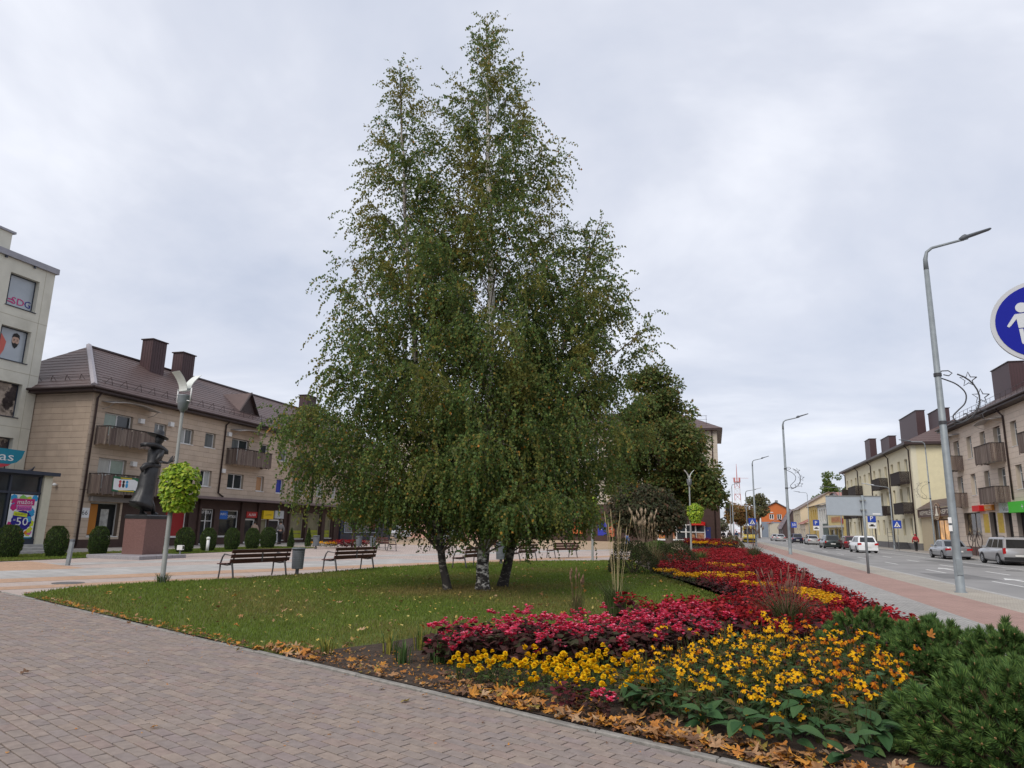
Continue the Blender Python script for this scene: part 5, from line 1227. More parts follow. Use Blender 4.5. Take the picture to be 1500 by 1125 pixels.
def fig(cx, s, z0):
    f = lambda pts: [(cx + u * s, z0 + z * s) for u, z in pts]
    mb = MB(); spoly(mb, circ(.042 * s, 20, (cx, z0 + .135 * s)), .0035, .006)
    spoly(mb, f([(-.045, .085), (.045, .085), (.055, .07), (.045, -.035), (-.035, -.035), (-.042, .05)]), .0035, .006)
    spoly(mb, f([(-.05, .085), (-.028, .06), (-.085, -.012), (-.098, -.022), (-.110, -.012), (-.105, .0)]), .0035, .0062)
    spoly(mb, f([(.05, .085), (.03, .06), (.085, -.012), (.098, -.022), (.110, -.012), (.105, .0)]), .0035, .0062)
    spoly(mb, f([(-.034, -.043), (-.006, -.043), (-.0, -.16), (-.008, -.172), (-.02, -.172), (-.026, -.16)]), .0035, .006)
    spoly(mb, f([(.034, -.043), (.006, -.043), (.004, -.16), (.012, -.172), (.022, -.172), (.028, -.16)]), .0035, .006)
    mb.build('walking_figure', M_signwhite, r)
fig(-.105, .88, -.01); fig(.10, 1.25, .01)
mb = MB(); c0 = SP - nrm * .058; mb.lathe([(.03, 0), (.03, SP.z + .26), (0, SP.z + .26)], 12, (c0.x, c0.y, 0)); mb.build('post', M_galv, r, True)

# small traffic signs
M_sblue = flat('traffic_sign_blue', (.02, .06, .36), .4)
def crossing_sign(label, x, y, z, size=.8, zpole=3.2, grp='pedestrian crossing signs'):
    r = thing('crossing_sign', label, 'road sign', (x, y, 0), 0, grp); W = Wall('-Y', 0); h = size / 2
    mb = MB(); mb.lathe([(.035, -.1), (.035, zpole), (0, zpole)], 8, (0, .05, 0)); mb.build('post', M_galv, r, True)
    mb = MB(); W.box(mb, -h, h, z - h, z + h, -.01, .01); mb.build('plate', M_sblue, r)
    mb = MB(); W.poly(mb, [(-h * .75, z - h * .65), (h * .75, z - h * .65), (0, z + h * .7)], .012, .016); mb.build('white_triangle', P_wh, r)
    mb = MB(); W.poly(mb, [(-.05 * size, z - h * .1), (.05 * size, z - h * .1), (.2 * size, z - h * .58), (.12 * size, z - h * .58), (0, z - h * .25), (-.12 * size, z - h * .58), (-.2 * size, z - h * .58)], .018, .021); disc(mb, W, 0, z + h * .22, .06 * size, .06 * size, .018, .021, 10); W.box(mb, -.05 * size, .05 * size, z - h * .1, z + h * .1, .018, .021); mb.build('walking_figure', P_blk, r)
crossing_sign('blue pedestrian crossing sign on the pavement in front of the yellow van', 4.3, 85.0, 2.75)
crossing_sign('blue pedestrian crossing sign on the far pavement left of the person in red', 19.3, 85.5, 2.75, .85)
def parking_sign(label, x, y, z, s=.75, grp='blue parking signs'):
    r = thing('parking_sign', label, 'road sign', (x, y, 0), 0, grp); W = Wall('-Y', 0); h = s / 2
    mb = MB(); mb.lathe([(.035, -.1), (.035, z + h + .1), (0, z + h + .1)], 8, (0, .05, 0)); mb.build('post', M_galv, r, True)
    mb = MB(); W.box(mb, -h, h, z - h, z + h, -.01, .01); mb.build('plate', M_sblue, r)
    mb = MB(); W.box(mb, -h, h, z - h - .8 * s, z - h - .05, -.01, .01); mb.build('white_plate', P_wh, r)
    lettering('P', P_wh, r, W, 0, z - h * .55, s * .6, .014)
    mb = MB(); W.box(mb, -h * .7, h * .7, z - h - .55 * s, z - h - .4 * s, .012, .015); W.box(mb, -h * .35, h * .35, z - h - .4 * s, z - h - .25 * s, .012, .015); mb.build('car_symbol', P_blk, r)
parking_sign('blue parking sign with a car plate to the right of the grey panel sign', 19.2, 97.5, 3.6, .95)
parking_sign('blue parking sign in front of the dark green house far down the street', 19.0, 146, 3.6, 1.1)
r = thing('direction_sign', 'small blue plate with 50 fixed low on the second tall street lamp', 'road sign', (5.75, 57.75, 2.0)); W_ = Wall('-Y', 0); mb = MB(); W_.box(mb, -.02, .38, 0, .42, -.01, .01); mb.build('plate', M_sblue, r); lettering('50', P_wh, r, W_, .18, .12, .2, .014)
r = thing('traffic_light', 'black traffic light head on a pole at the corner of the apartment block', 'traffic light', (2.2, 96, 0)); mb = MB(); mb.lathe([(.05, 0), (.05, 5.0), (0, 5.0)], 8); mb.build('pole', M_galv, r, True); mb = MB(); mb.box(-.55, -.05, -.2, .2, 4.2, 5.3); mb.build('housing', P_blk, r)

# ---- benches and bins
BL = 2.25
def make_bench(label):
    r = thing('bench', label, 'bench', (0, 0, 0), 0, 'slatted benches on the plaza')
    def slat(y0, z0, y1, z1, th=.03, nm='back_slat'):
        d = Vector((0, y1 - y0, z1 - z0)); n = Vector((0, -d.z, d.y)).normalized() * th
        mb = MB(); mb.loft([[(x, y0, z0), (x, y1, z1), (x, y1 + n.y, z1 + n.z), (x, y0 + n.y, z0 + n.z)] for x in (-BL / 2, BL / 2)]); mb.build(nm, M_benchwood, r)
    for z in (.46, .59, .72): 
        y = -.02 - (z - .44) * .22; slat(y, z, y - .022, z + .098)
    for k in range(4): slat(.03 + k * .115, .425 - .008 * k, .125 + k * .115, .419 - .008 * k, .03, 'seat_slat')
    for x in (-BL / 2 + .12, BL / 2 - .12):
        mb = MB(); mb.tube([(x, -.10, 0), (x, -.045, .25), (x, -.0, .42), (x, -.06, .6), (x, -.095, .80)], [.024, .028, .03, .024, .018], 6); mb.build('leg', M_benchmetal, r, True)
        mb = MB(); mb.tube([(x, .50, 0), (x, .47, .22), (x, .465, .43), (x, .40, .60), (x, .33, .68)], [.022, .024, .026, .024, .02], 6); mb.build('leg', M_benchmetal, r, True)
        mb = MB(); mb.tube([(x, -.0, .415), (x, .2, .385), (x, .465, .40)], .024, 6); mb.build('seat_support', M_benchmetal, r, True)
        mb = MB(); mb.tube([(x, .34, .68), (x, .15, .66), (x, -.03, .64)], [.022, .016, .012], 6); mb.build('armrest', M_benchmetal, r, True)
    mb = MB(); mb.box(-.02, .02, -.105, -.085, .46, .82); mb.build('back_strut', M_benchmetal, r)
    return r
bench0 = make_bench('dark brown slatted bench seen from behind, left of the near grey bin')
def az2rot(az): return math.pi / 2 - math.radians(az)
bench0.location = (-12.88, 18.1, 0); bench0.rotation_euler = (0, 0, az2rot(11))
dup(bench0, (-11.9, 22.0, 0), az2rot(9.5), 'dark brown slatted bench seen from behind, right of the near grey bin')
dup(bench0, (-9.0, 26.3, 0), az2rot(4), 'dark brown bench partly hidden behind the middle birch trunk')
dup(bench0, (-8.55, 32.6, 0), az2rot(8), 'dark brown bench seen through hanging birch leaves right of the trunks')
dup(bench0, (-7.9, 38.4, 0), az2rot(25), 'dark bench farthest right, left of the middle park lamp')
dup(bench0, (-19.9, 40.4, 0), az2rot(135), 'reddish bench far off in front of the white parked car')
dup(bench0, (-16.7, 42.0, 0), az2rot(120), 'far bench right of the reddish one behind the left birch trunk')
dup(bench0, (-13.2, 44.5, 0), az2rot(110), 'far bench glimpsed between the left and middle birch trunks')
def make_bin(label):
    r = thing('litter_bin', label, 'litter bin', (0, 0, 0), 0, 'grey slatted litter bins')
    mb = MB(); rings = []
    n = 22
    for i in range(n + 1):
        z = .19 + .60 * i / n; k = (.185 + .025 * i / n) * (1.0 if i % 2 else .965)
        rings.append([(k * math.cos(t), k * .8 * math.sin(t), z) for t in [j * 6.2832 / 20 for j in range(20)]])
    mb.loft(rings); mb.build('body', M_bin, r)
    mb = MB(); mb.lathe([(.215, .79), (.22, .80), (.20, .83), (0, .835)], 20); mb.build('lid', M_bin, r)
    mb = MB(); mb.lathe([(.10, 0), (.10, .02), (.055, .03), (.055, .2), (0, .2)], 10); mb.build('foot', M_benchmetal, r)
    return r
bin0 = make_bin('near grey ribbed litter bin between the two nearest benches'); bin0.location = (-12.5, 19.5, 0)
dup(bin0, (-8.9, 29.5, 0), .3, 'grey litter bin against the right birch trunk', scale=1.15)
dup(bin0, (-24.0, 39.3, 0), .3, 'light grey bin next to the second cone thuja')
dup(bin0, (-22.1, 41.3, 0), .8, 'dark bin right of the small flower patch under the round tree')
dup(bin0, (-21.3, 41.7, 0), .2, 'bin with pale front next to the reddish bench')
dup(bin0, (-16.2, 41.0, 0), .2, 'dark bin glimpsed left of the left birch trunk')

# ---- bollards
r = thing('bollard', 'leaning square steel bollard with dark cap on the plaza below the thujas', 'bollard', (-21.4, 19.35, 0), .3); r.rotation_euler = (.03, .07, .3)
mb = MB(); mb.bevbox(-.055, .055, -.055, .055, -.02, .80, .004); mb.build('post', M_galv, r); mb = MB(); mb.box(-.06, .06, -.06, .06, .82, .88); mb.build('cap', M_bin, r); mb = MB(); mb.box(-.04, .04, -.04, .04, .80, .82); mb.build('neck', M_bin, r)
r = thing('bollard', 'slim round white bollard light in front of the clipped thujas', 'bollard', (-25.6, 31.4, 0)); mb = MB(); mb.lathe([(.075, 0), (.075, .62), (0, .62)], 12); mb.build('post', M_white, r, True); mb = MB(); mb.lathe([(.085, .62), (.10, .66), (.10, .72), (.06, .76), (0, .77)], 12); mb.build('cap', M_lampwhite, r, True)
r = thing('bollard', 'thin dark post between two clipped thujas before the shops', 'bollard', (-26.6, 30.9, 0)); mb = MB(); mb.lathe([(.06, 0), (.06, .85), (.05, .9), (0, .9)], 10); mb.build('post', flat('rusty_grey', (.13, .10, .09)), r, True)

# ---- statue
r = thing('statue_pedestal', 'brown polished granite pedestal with dark plinth plate under the bronze statue', 'pedestal', (-23.7, 25.02, 0)); mb = MB()
mb.loft([[(a * k, b * k, z) for a, b in ((-.56, -.59), (.56, -.59), (.56, .59), (-.56, .59))] for z, k in ((.14, .96), (1.62, 1.0))]); mb.build('block', M_granite, r)
mb = MB(); mb.bevbox(-.58, .58, -.61, .61, 1.622, 1.80, .05); mb.build('plinth_plate', M_bronze, r)
mb = MB(); mb.bevbox(-1.2, 1.5, -1.7, .9, -.02, .14, .02); sl_ = mb.build('base_slab', M_granite2, r)
mb = MB()
for v in (-.8, .1): mb.box(-1.2, 1.502, v, v + .012, .0, .1425)
mb.build('slab_joint', flat('slab_joint', (.12, .11, .11)), sl_)
stt = thing('statue', 'dark bronze statue of a striding woman with wide-brimmed hat, scarf and flowing skirt', 'statue', (-23.7, 25.02, 1.80)); stt.scale = (1.12, 1.2, 1.0); S0 = Vector((-23.7, 25.02, 1.80)); stt.scale = (1.12, 1.2, 1.0); SC_ = 1.0
# local: y to the right of the picture (walking direction), x towards the viewer
def ell(cx, cy, cz, rx, ry, n=20, ty=0., wav=0., ph=0.):
    return [(cx + rx * math.cos(t) * (1 + wav * math.sin(6 * t + ph)), cy + ry * math.sin(t) * (1 + wav * math.sin(6 * t + ph)), cz + ty * math.sin(t)) for t in [k * 6.28319 / n for k in range(n)]]
mb = MB()
mb.loft([ell(0, -.36, .33, .40, .40, ty=-.20, wav=.13), ell(0, -.33, .42, .39, .39, ty=-.18, wav=.14, ph=.4), ell(0, -.25, .75, .33, .33, ty=-.12, wav=.11, ph=.8), ell(0, -.19, 1.15, .31, .30, ty=-.06, wav=.045, ph=1.2), ell(0, -.16, 1.6, .30, .31, wav=.03, ph=1.6), ell(0, -.10, 1.95, .29, .29, wav=.015), ell(0, -.04, 2.18, .22, .21),
         ell(0, .02, 2.38, .26, .24), ell(0, .06, 2.62, .30, .27), ell(0, .06, 2.80, .34, .22), ell(0, .05, 2.92, .24, .16), ell(0, .07, 3.0, .10, .10), ell(0, .10, 3.10, .085, .085), ell(0, .13, 3.16, .13, .13), ell(0, .15, 3.26, .155, .17), ell(0, .16, 3.38, .16, .18), ell(0, .15, 3.47, .12, .14)])
mb.loft([ell(0, .36, 3.27, .012, .012, 6), ell(0, .345, 3.27, .03, .03, 6), ell(0, .30, 3.30, .045, .04, 6)])        # nose
for sx in (-1, 1):      # legs and feet
    mb.tube([(sx * .12, -.18, .75), (sx * .12, -.02 + .1 * sx, .35), (sx * .12, .02 + .16 * sx, .06)], [.14, .10, .07], 10)
    mb.tube([(sx * .12, -.04 + .16 * sx, .05), (sx * .12, .12 + .16 * sx, .05), (sx * .12, .24 + .16 * sx, .035)], [.06, .07, .035], 8)
    # eyes / brow hollows
    mb.tube([(sx * .06, .315, 3.34), (sx * .06, .325, 3.335)], .02, 6)
mb.tube([(.30, .05, 2.78), (.36, -.10, 2.55), (.38, -.25, 2.32), (.30, -.05, 2.26), (.22, .16, 2.30)], [.09, .095, .075, .06, .045], 10)
mb.tube([(-.28, .08, 2.76), (-.34, .38, 2.5), (-.36, .66, 2.38), (-.32, 1.0, 2.36), (-.3, 1.14, 2.43)], [.09, .085, .07, .055, .04], 10)
for k in range(5):      # fingers of the raised hand and of the hand at the waist
    a = (k - 2) * .045; ln = (.17, .21, .23, .21, .13)[k]
    mb.tube([(-.3 + a, 1.12, 2.42), (-.3 + a * 1.3, 1.19, 2.42 + ln * .55), (-.3 + a * 1.4, 1.23 + .02 * abs(k - 2), 2.42 + ln * 1.4)], [.022, .02, .012], 6)
    mb.tube([(.22 + a * .3, .16, 2.30 + a * .6), (.14 + a * .3, .24, 2.30 + a * .8), (.06, .27, 2.29 + a)], [.02, .018, .012], 6)
mb.build('figure', M_bronze, stt, True)
mb = MB(); mb.lathe([(.0, .30), (.12, .28), (.17, .2), (.18, .05), (.22, .02), (.32, .03), (.40, .0), (.40, -.02), (.2, -.02), (0, -.02)], 24); mb.build('hat', M_bronze, stt, True, loc=(0, .06, 3.46), rot=(-.28, .12, 0))
mb = MB(); rings = []
for i in range(12):     # scarf thrown back round the shoulders
    t = i / 11; y = .30 - .86 * t; z = 2.80 + .20 * math.sin(t * 2.6) + .10 * t; x = .10 * math.cos(t * 1.5)
    rings.append([(x + .27 * (1 - .5 * t), y, z - .14 * (1 - t * .3)), (x + .24 * (1 - .5 * t), y, z + .05), (x - .26 * (1 - .4 * t), y - .04, z + .09 - .06 * t), (x - .28 * (1 - .5 * t), y - .02, z - .12)])
mb.loft(rings); mb.build('scarf', M_bronze, stt, True)
mb = MB(); mb.loft([ell(0, -.06, z, rx, rx * .95, 18, wav=.05, ph=z * 9) for z, rx in ((2.02, .26), (2.08, .33), (2.16, .34), (2.22, .25))]); mb.tube([(.2, -.2, 2.15), (.1, -.42, 2.1), (.05, -.55, 1.95), (.05, -.5, 1.8)], [.11, .13, .10, .04], 8); mb.build('sash', M_bronze, stt, True)
r = thing('floodlight', 'small white floodlight box on the grass beside the pedestal', 'floodlight', (-24.6, 28.3, 0), .4); mb = MB(); mb.box(-.03, .03, -.03, .03, 0, .2); mb.build('stand', M_galv, r); mb = MB(); mb.box(-.12, .12, -.14, .14, .2, .42); mb.build('housing', M_white, r); mb = MB(); mb.box(.121, .13, -.09, .09, .24, .38); mb.build('lens', M_glass, r)

# ------------------------------------------------------------------ cars
M_tyre = flat('tyre_rubber', (.018, .018, .019), .85); M_rim = flat('alloy_rim', (.42, .43, .45), .35, metal=.5); M_cglass = mat('car_glass', (.012, .014, .016), .05, .2, 2, spec=.6)
M_tail = flat('tail_light_red', (.38, .012, .015), .2); M_headl = flat('head_light', (.6, .62, .64), .15); M_black = flat('black_trim', (.02, .02, .022), .5); M_plate = flat('number_plate', (.62, .62, .60), .5)
def paint(n, c, **k): return mat('car_paint_' + n, c, .28, .03, 2, coat=.6, metal=k.get('metal', .3), spec=.5)
def car(label, x, y, rot, L, Wd, H, kind, pm, plate='', name='parked_car', cat='car', group='cars on the far side of the street', gz=-.10):
    r = thing(name, label, cat, (x, y, gz), rot, group); h = Wd / 2
    # stations from tail (y=-L/2) to nose
    P_ = {'hatch': dict(hood=.62, belt=.60, g=(-.485, .27, -.36, .07), noseh=.48, tailh=.64), 'suv': dict(hood=.60, belt=.585, g=(-.49, .24, -.44, .10), noseh=.53, tailh=.60),
          'sedan': dict(hood=.62, belt=.62, g=(-.33, .24, -.17, .09), noseh=.48, tailh=.66), 'estate': dict(hood=.62, belt=.61, g=(-.49, .22, -.42, .08), noseh=.48, tailh=.62), 'van': dict(hood=.52, belt=.50, g=(-.495, .36, -.49, .22), noseh=.44, tailh=.5)}[kind]
    zb = .20 * (1.2 if kind in ('suv', 'van') else 1); be = P_['belt'] * H
    def ring(t, zt, w_, lo=zb):
        yy = t * L
        return [(-w_ * .90, yy, lo), (-w_, yy, lo + .12), (-w_, yy, lo + (zt - lo) * .62), (-w_ * .955, yy, zt - .05), (-w_ * .88, yy, zt), (w_ * .88, yy, zt), (w_ * .955, yy, zt - .05), (w_, yy, lo + (zt - lo) * .62), (w_, yy, lo + .12), (w_ * .90, yy, lo)]
    nh, th = P_['noseh'] * H, P_['tailh'] * H
    st_ = [(-.5, th * .92, h * .88, zb + .12), (-.488, th * .98, h * .95, zb + .04), (-.44, th, h * .985, zb), (-.3, be, h, zb), (0, be, h, zb), (.2, be * .985, h, zb), (.30, P_['hood'] * H * .98, h * .99, zb), (.42, P_['hood'] * H * .93, h * .96, zb), (.475, nh * 1.06, h * .92, zb), (.495, nh * .92, h * .84, zb + .05), (.5, nh * .8, h * .78, zb + .1)]
    mb = MB(); mb.loft([ring(t, zt, w_, lo) for t, zt, w_, lo in st_]); body = mb.build('body', pm, r, True)
    gb0, gb1, gr0, gr1 = [v * L for v in P_['g']]
    wb, wr, z0, z1 = h * .90, h * .72 if kind != 'van' else h * .86, be - .02, H
    wr = h * .76 if kind == 'suv' else wr
    mb = MB(); zm = z0 + (z1 - z0) * .86
    def gring(z, y0, y1, w_): return [(-w_, y0, z), (-w_, y0 + (y1 - y0) * .5, z), (-w_, y1, z), (w_, y1, z), (w_, y0 + (y1 - y0) * .5, z), (w_, y0, z)]
    lerp = lambda a, b, t: a + (b - a) * t
    mb.loft([gring(z0, gb0, gb1, wb), gring(zm, lerp(gb0, gr0, .86), lerp(gb1, gr1, .86), lerp(wb, wr, .86)), gring(z1 - .03, gr0 + .02, gr1 - .03, wr * .95), gring(z1, gr0 + .14, gr1 - .16, wr * .80)]); mb.build('cabin', pm, r)
    def cab(t, s, side):        # t 0..1 tail to nose, s 0..1 belt to roof
        y0 = lerp(gb0, gr0, s * .86); y1 = lerp(gb1, gr1, s * .86); return (side * (lerp(wb, wr, s * .86) + .008), lerp(y0, y1, t), lerp(z0, zm, s))
    cuts = [(.05, .30), (.33, .62), (.65, .93)] if kind in ('suv', 'estate') else ([(.10, .47), (.51, .90)] if kind != 'van' else [(.68, .93)])
    for sd_ in (-1, 1):
        for a, b in cuts:
            mb = MB(); mb.add([cab(a, .12, sd_), cab(b, .12, sd_), cab(b - .02, .92, sd_), cab(a + .02, .92, sd_)], [(0, 1, 2, 3)]); mb.build('side_window', M_cglass, r)
    def endq(which, m0, m1, s0, s1, off):
        def q(u, s):
            yy = lerp(gb0, gr0, s * .86) - off if which == 0 else lerp(gb1, gr1, s * .86) + off
            return (u * lerp(wb, wr, s * .86), yy, lerp(z0, zm, s) + .004)
        return [q(m0, s0), q(m1, s0), q(m1 * .97, s1), q(m0 * .97, s1)]
    mb = MB(); mb.add(endq(0, -.84, .84, .10 if kind != 'van' else .45, .93, .008), [(0, 1, 2, 3)]); mb.build('rear_window', M_cglass, r)
    mb = MB(); mb.add(endq(1, -.90, .90, .06, .95, .008), [(0, 1, 2, 3)]); mb.build('windscreen', M_cglass, r)
    wr_ = .315 if kind not in ('suv', 'van') else .35
    for yy in (-.30 * L, .31 * L):
        for sd_ in (-1, 1):
            mb = MB(); n = 18
            arc_ = [(sd_ * (h + .004), yy + (wr_ + .055) * math.cos(t), wr_ + (wr_ + .055) * math.sin(t)) for t in [-.45 + k * (math.pi + .9) / n for k in range(n + 1)]]; mb.add(arc_, [tuple(range(n + 1))]); mb.build('wheel_arch', M_black, r)
            mb = MB(); x0, x1 = sd_ * (h - .20), sd_ * (h + .012); pr = [(.20, 0), (wr_ - .03, 0), (wr_, .03), (wr_, .17), (wr_ - .03, .21), (.20, .21)]
            mb.loft([[(x0 + (x1 - x0) * d_ / .21, yy + rr * math.cos(t), wr_ + rr * math.sin(t)) for t in [k * 6.28319 / 18 for k in range(18)]] for rr, d_ in pr]); wh = mb.build('wheel', M_tyre, r, True)
            mb = MB()
            for k in range(5):
                t = k * 1.2566; c_, s_ = math.cos(t), math.sin(t); xx = sd_ * (h + .02)
                mb.add([(xx, yy + .03 * c_ - .04 * s_, wr_ + .03 * s_ + .04 * c_), (xx, yy + .03 * c_ + .04 * s_, wr_ + .03 * s_ - .04 * c_), (xx, yy + .205 * c_ + .055 * s_, wr_ + .205 * s_ - .055 * c_), (xx, yy + .205 * c_ - .055 * s_, wr_ + .205 * s_ + .055 * c_)], [(0, 1, 2, 3)])
            mb.loft([[(sd_ * (h + .016), yy + q * math.cos(t), wr_ + q * math.sin(t)) for t in [k * 6.28319 / 18 for k in range(18)]] for q in (.17, .215)], cap=False); mb.build('rim', M_rim, wh)
    tz = th * .80
    for sd_ in (-1, 1):
        mb = MB()
        if kind in ('suv', 'estate', 'van'): a_, b_, zl, zh = .80, .97, tz - .13, tz + .24 if kind == 'suv' else tz + .10
        elif kind == 'hatch': a_, b_, zl, zh = .62, .985, tz - .08, tz + .13
        else: a_, b_, zl, zh = .58, .985, tz - .10, tz + .07
        xs = sorted((sd_ * h * a_, sd_ * h * b_)); yb = -.5 * L
        mb.loft([[(xs[0], yb - .012, zl), (xs[1], yb - .0, zl + .02), (xs[1], yb - .0, zh), (xs[0], yb - .012, zh - .03)], [(xs[0], yb + .1, zl), (xs[1], yb + .26, zl + .04), (xs[1], yb + .30, zh), (xs[0], yb + .1, zh - .03)]]); mb.build('tail_light', M_tail, r)
        mb = MB(); xs = sorted((sd_ * h * .55, sd_ * h * .92)); mb.box(xs[0], xs[1], .475 * L, .492 * L, nh * .80, nh * .98); mb.build('headlight', M_headl, r)
        mb = MB(); mb.loft([[(sd_ * (h * .9 + a), gb1 * .80 + b, be + c) for b, c in ((-.05, .02), (.06, .02), (.06, .15), (-.05, .15))] for a in (.02, .2)]); mb.build('mirror', pm, r)
    mb = MB(); mb.box(-h * .93, h * .93, -.5 * L - .035, -.5 * L + .10, zb + .05, zb + .26); mb.build('rear_bumper', M_black if kind in ('suv', 'van', 'estate') and 'dark' not in label else pm, r)
    mb = MB(); mb.box(-.26, .26, -.5 * L - .045, -.5 * L - .036, zb + .30 if kind != 'sedan' else tz - .22, zb + .41 if kind != 'sedan' else tz - .11); mb.build('number_plate', M_plate, r)
    mb = MB(); mb.box(-h * .85, h * .85, -.46 * L, .46 * L, zb - .06, zb + .06); mb.build('underbody', M_black, r)
    if kind in ('suv', 'estate'):
        for sd_ in (-1, 1): mb = MB(); mb.tube([(sd_ * wr * .82, gr0 + .2, H + .0), (sd_ * wr * .82, gr0 + .3, H + .06), (sd_ * wr * .82, gr1 - .4, H + .06), (sd_ * wr * .82, gr1 - .3, H)], .02, 5); mb.build('roof_rail', M_black, r)
    return r
silver, grey_, whitep, greenp, navyp, blackp, redp = paint('silver', (.36, .36, .37)), paint('grey', (.26, .27, .29)), paint('white', (.74, .75, .77), metal=0), paint('dark_green', (.022, .032, .030)), paint('navy', (.02, .02, .055)), paint('black', (.018, .018, .022)), paint('dark_red', (.10, .02, .025))
car('silver off-road car with roof rails parked at the right edge of the picture', 18.1, 52.9, 0, 4.45, 1.80, 1.72, 'suv', silver)
car('grey saloon car parked left of the silver off-road car, behind the near lamp post', 17.55, 62.3, 0, 4.6, 1.80, 1.44, 'sedan', grey_)
car('white hatchback with red tail lights seen behind the grey panel post', 13.75, 74.7, .03, 4.2, 1.80, 1.56, 'hatch', whitep)
car('dark car mostly hidden between the white hatchback and the green estate', 14.9, 88.6, 0, 4.2, 1.75, 1.5, 'hatch', redp)
car('dark green estate car seen from behind, left of the white hatchback', 13.3, 91.8, .02, 4.6, 1.8, 1.56, 'estate', greenp)
car('silver saloon car left of the dark green estate', 14.5, 117, 0, 4.4, 1.76, 1.42, 'sedan', silver)
car('black car half hidden by the silver saloon', 15.2, 124, 0, 4.5, 1.8, 1.55, 'estate', blackp)
car('navy blue car right of the second tall street lamp', 13.6, 130, 0, 4.5, 1.8, 1.6, 'estate', navyp)
car('far silver car left of the second tall street lamp', 12.9, 152, 0, 4.4, 1.76, 1.42, 'sedan', silver)
car('farthest silver car, partly hidden behind the other far silver car', 12.6, 160, 0, 4.4, 1.76, 1.45, 'hatch', silver)
car('white car glimpsed below the left edge of the birch crown', -36.8, 77, 1.3, 4.3, 1.78, 1.5, 'hatch', whitep, group='cars behind the plaza', gz=0)
car('pale mint car glimpsed behind the left birch trunk', -30.5, 78, 1.3, 4.3, 1.78, 1.5, 'hatch', paint('mint', (.45, .55, .52)), group='cars behind the plaza', gz=0)
vn = car('yellow ambulance van facing the viewer on the road at the end of the pavement', 5.3, 116, math.pi, 5.6, 2.0, 2.6, 'van', paint('yellow', (.72, .52, .02), metal=0), name='van', cat='van', group='vans')
del vn['group']
mb = MB(); mb.box(-.85, .85, 1.55, 1.75, 2.2, 2.62); mb.build('roof_box', paint('yellow', (.72, .52, .02)), vn); mb = MB(); mb.box(-.9, .9, 2.77, 2.84, .45, .75); mb.build('grille', M_black, vn)

# ------------------------------------------------------------------ people
M_skin = flat('skin', (.45, .28, .21), .6)
def skin_mesh(name, pts, edges, radii, m, sub=1):
    me = bpy.data.meshes.new(name); me.from_pydata(pts, edges, []); o = bpy.data.objects.new('tmp', me); COL.objects.link(o)
    md = o.modifiers.new('s', 'SKIN'); ss = o.modifiers.new('u', 'SUBSURF'); ss.levels = sub; ss.render_levels = sub
    sv = me.skin_vertices[0].data
    for i, q in enumerate(radii): sv[i].radius = (q, q) if isinstance(q, (int, float)) else q
    sv[0].use_root = True
    dg = bpy.context.evaluated_depsgraph_get(); dg.update()
    me2 = bpy.data.meshes.new_from_object(o.evaluated_get(dg)); me2.name = name
    bpy.data.objects.remove(o); bpy.data.meshes.remove(me)
    me2.materials.clear(); me2.materials.append(m)
    me2.polygons.foreach_set('use_smooth', np.ones(len(me2.polygons), bool)); return me2
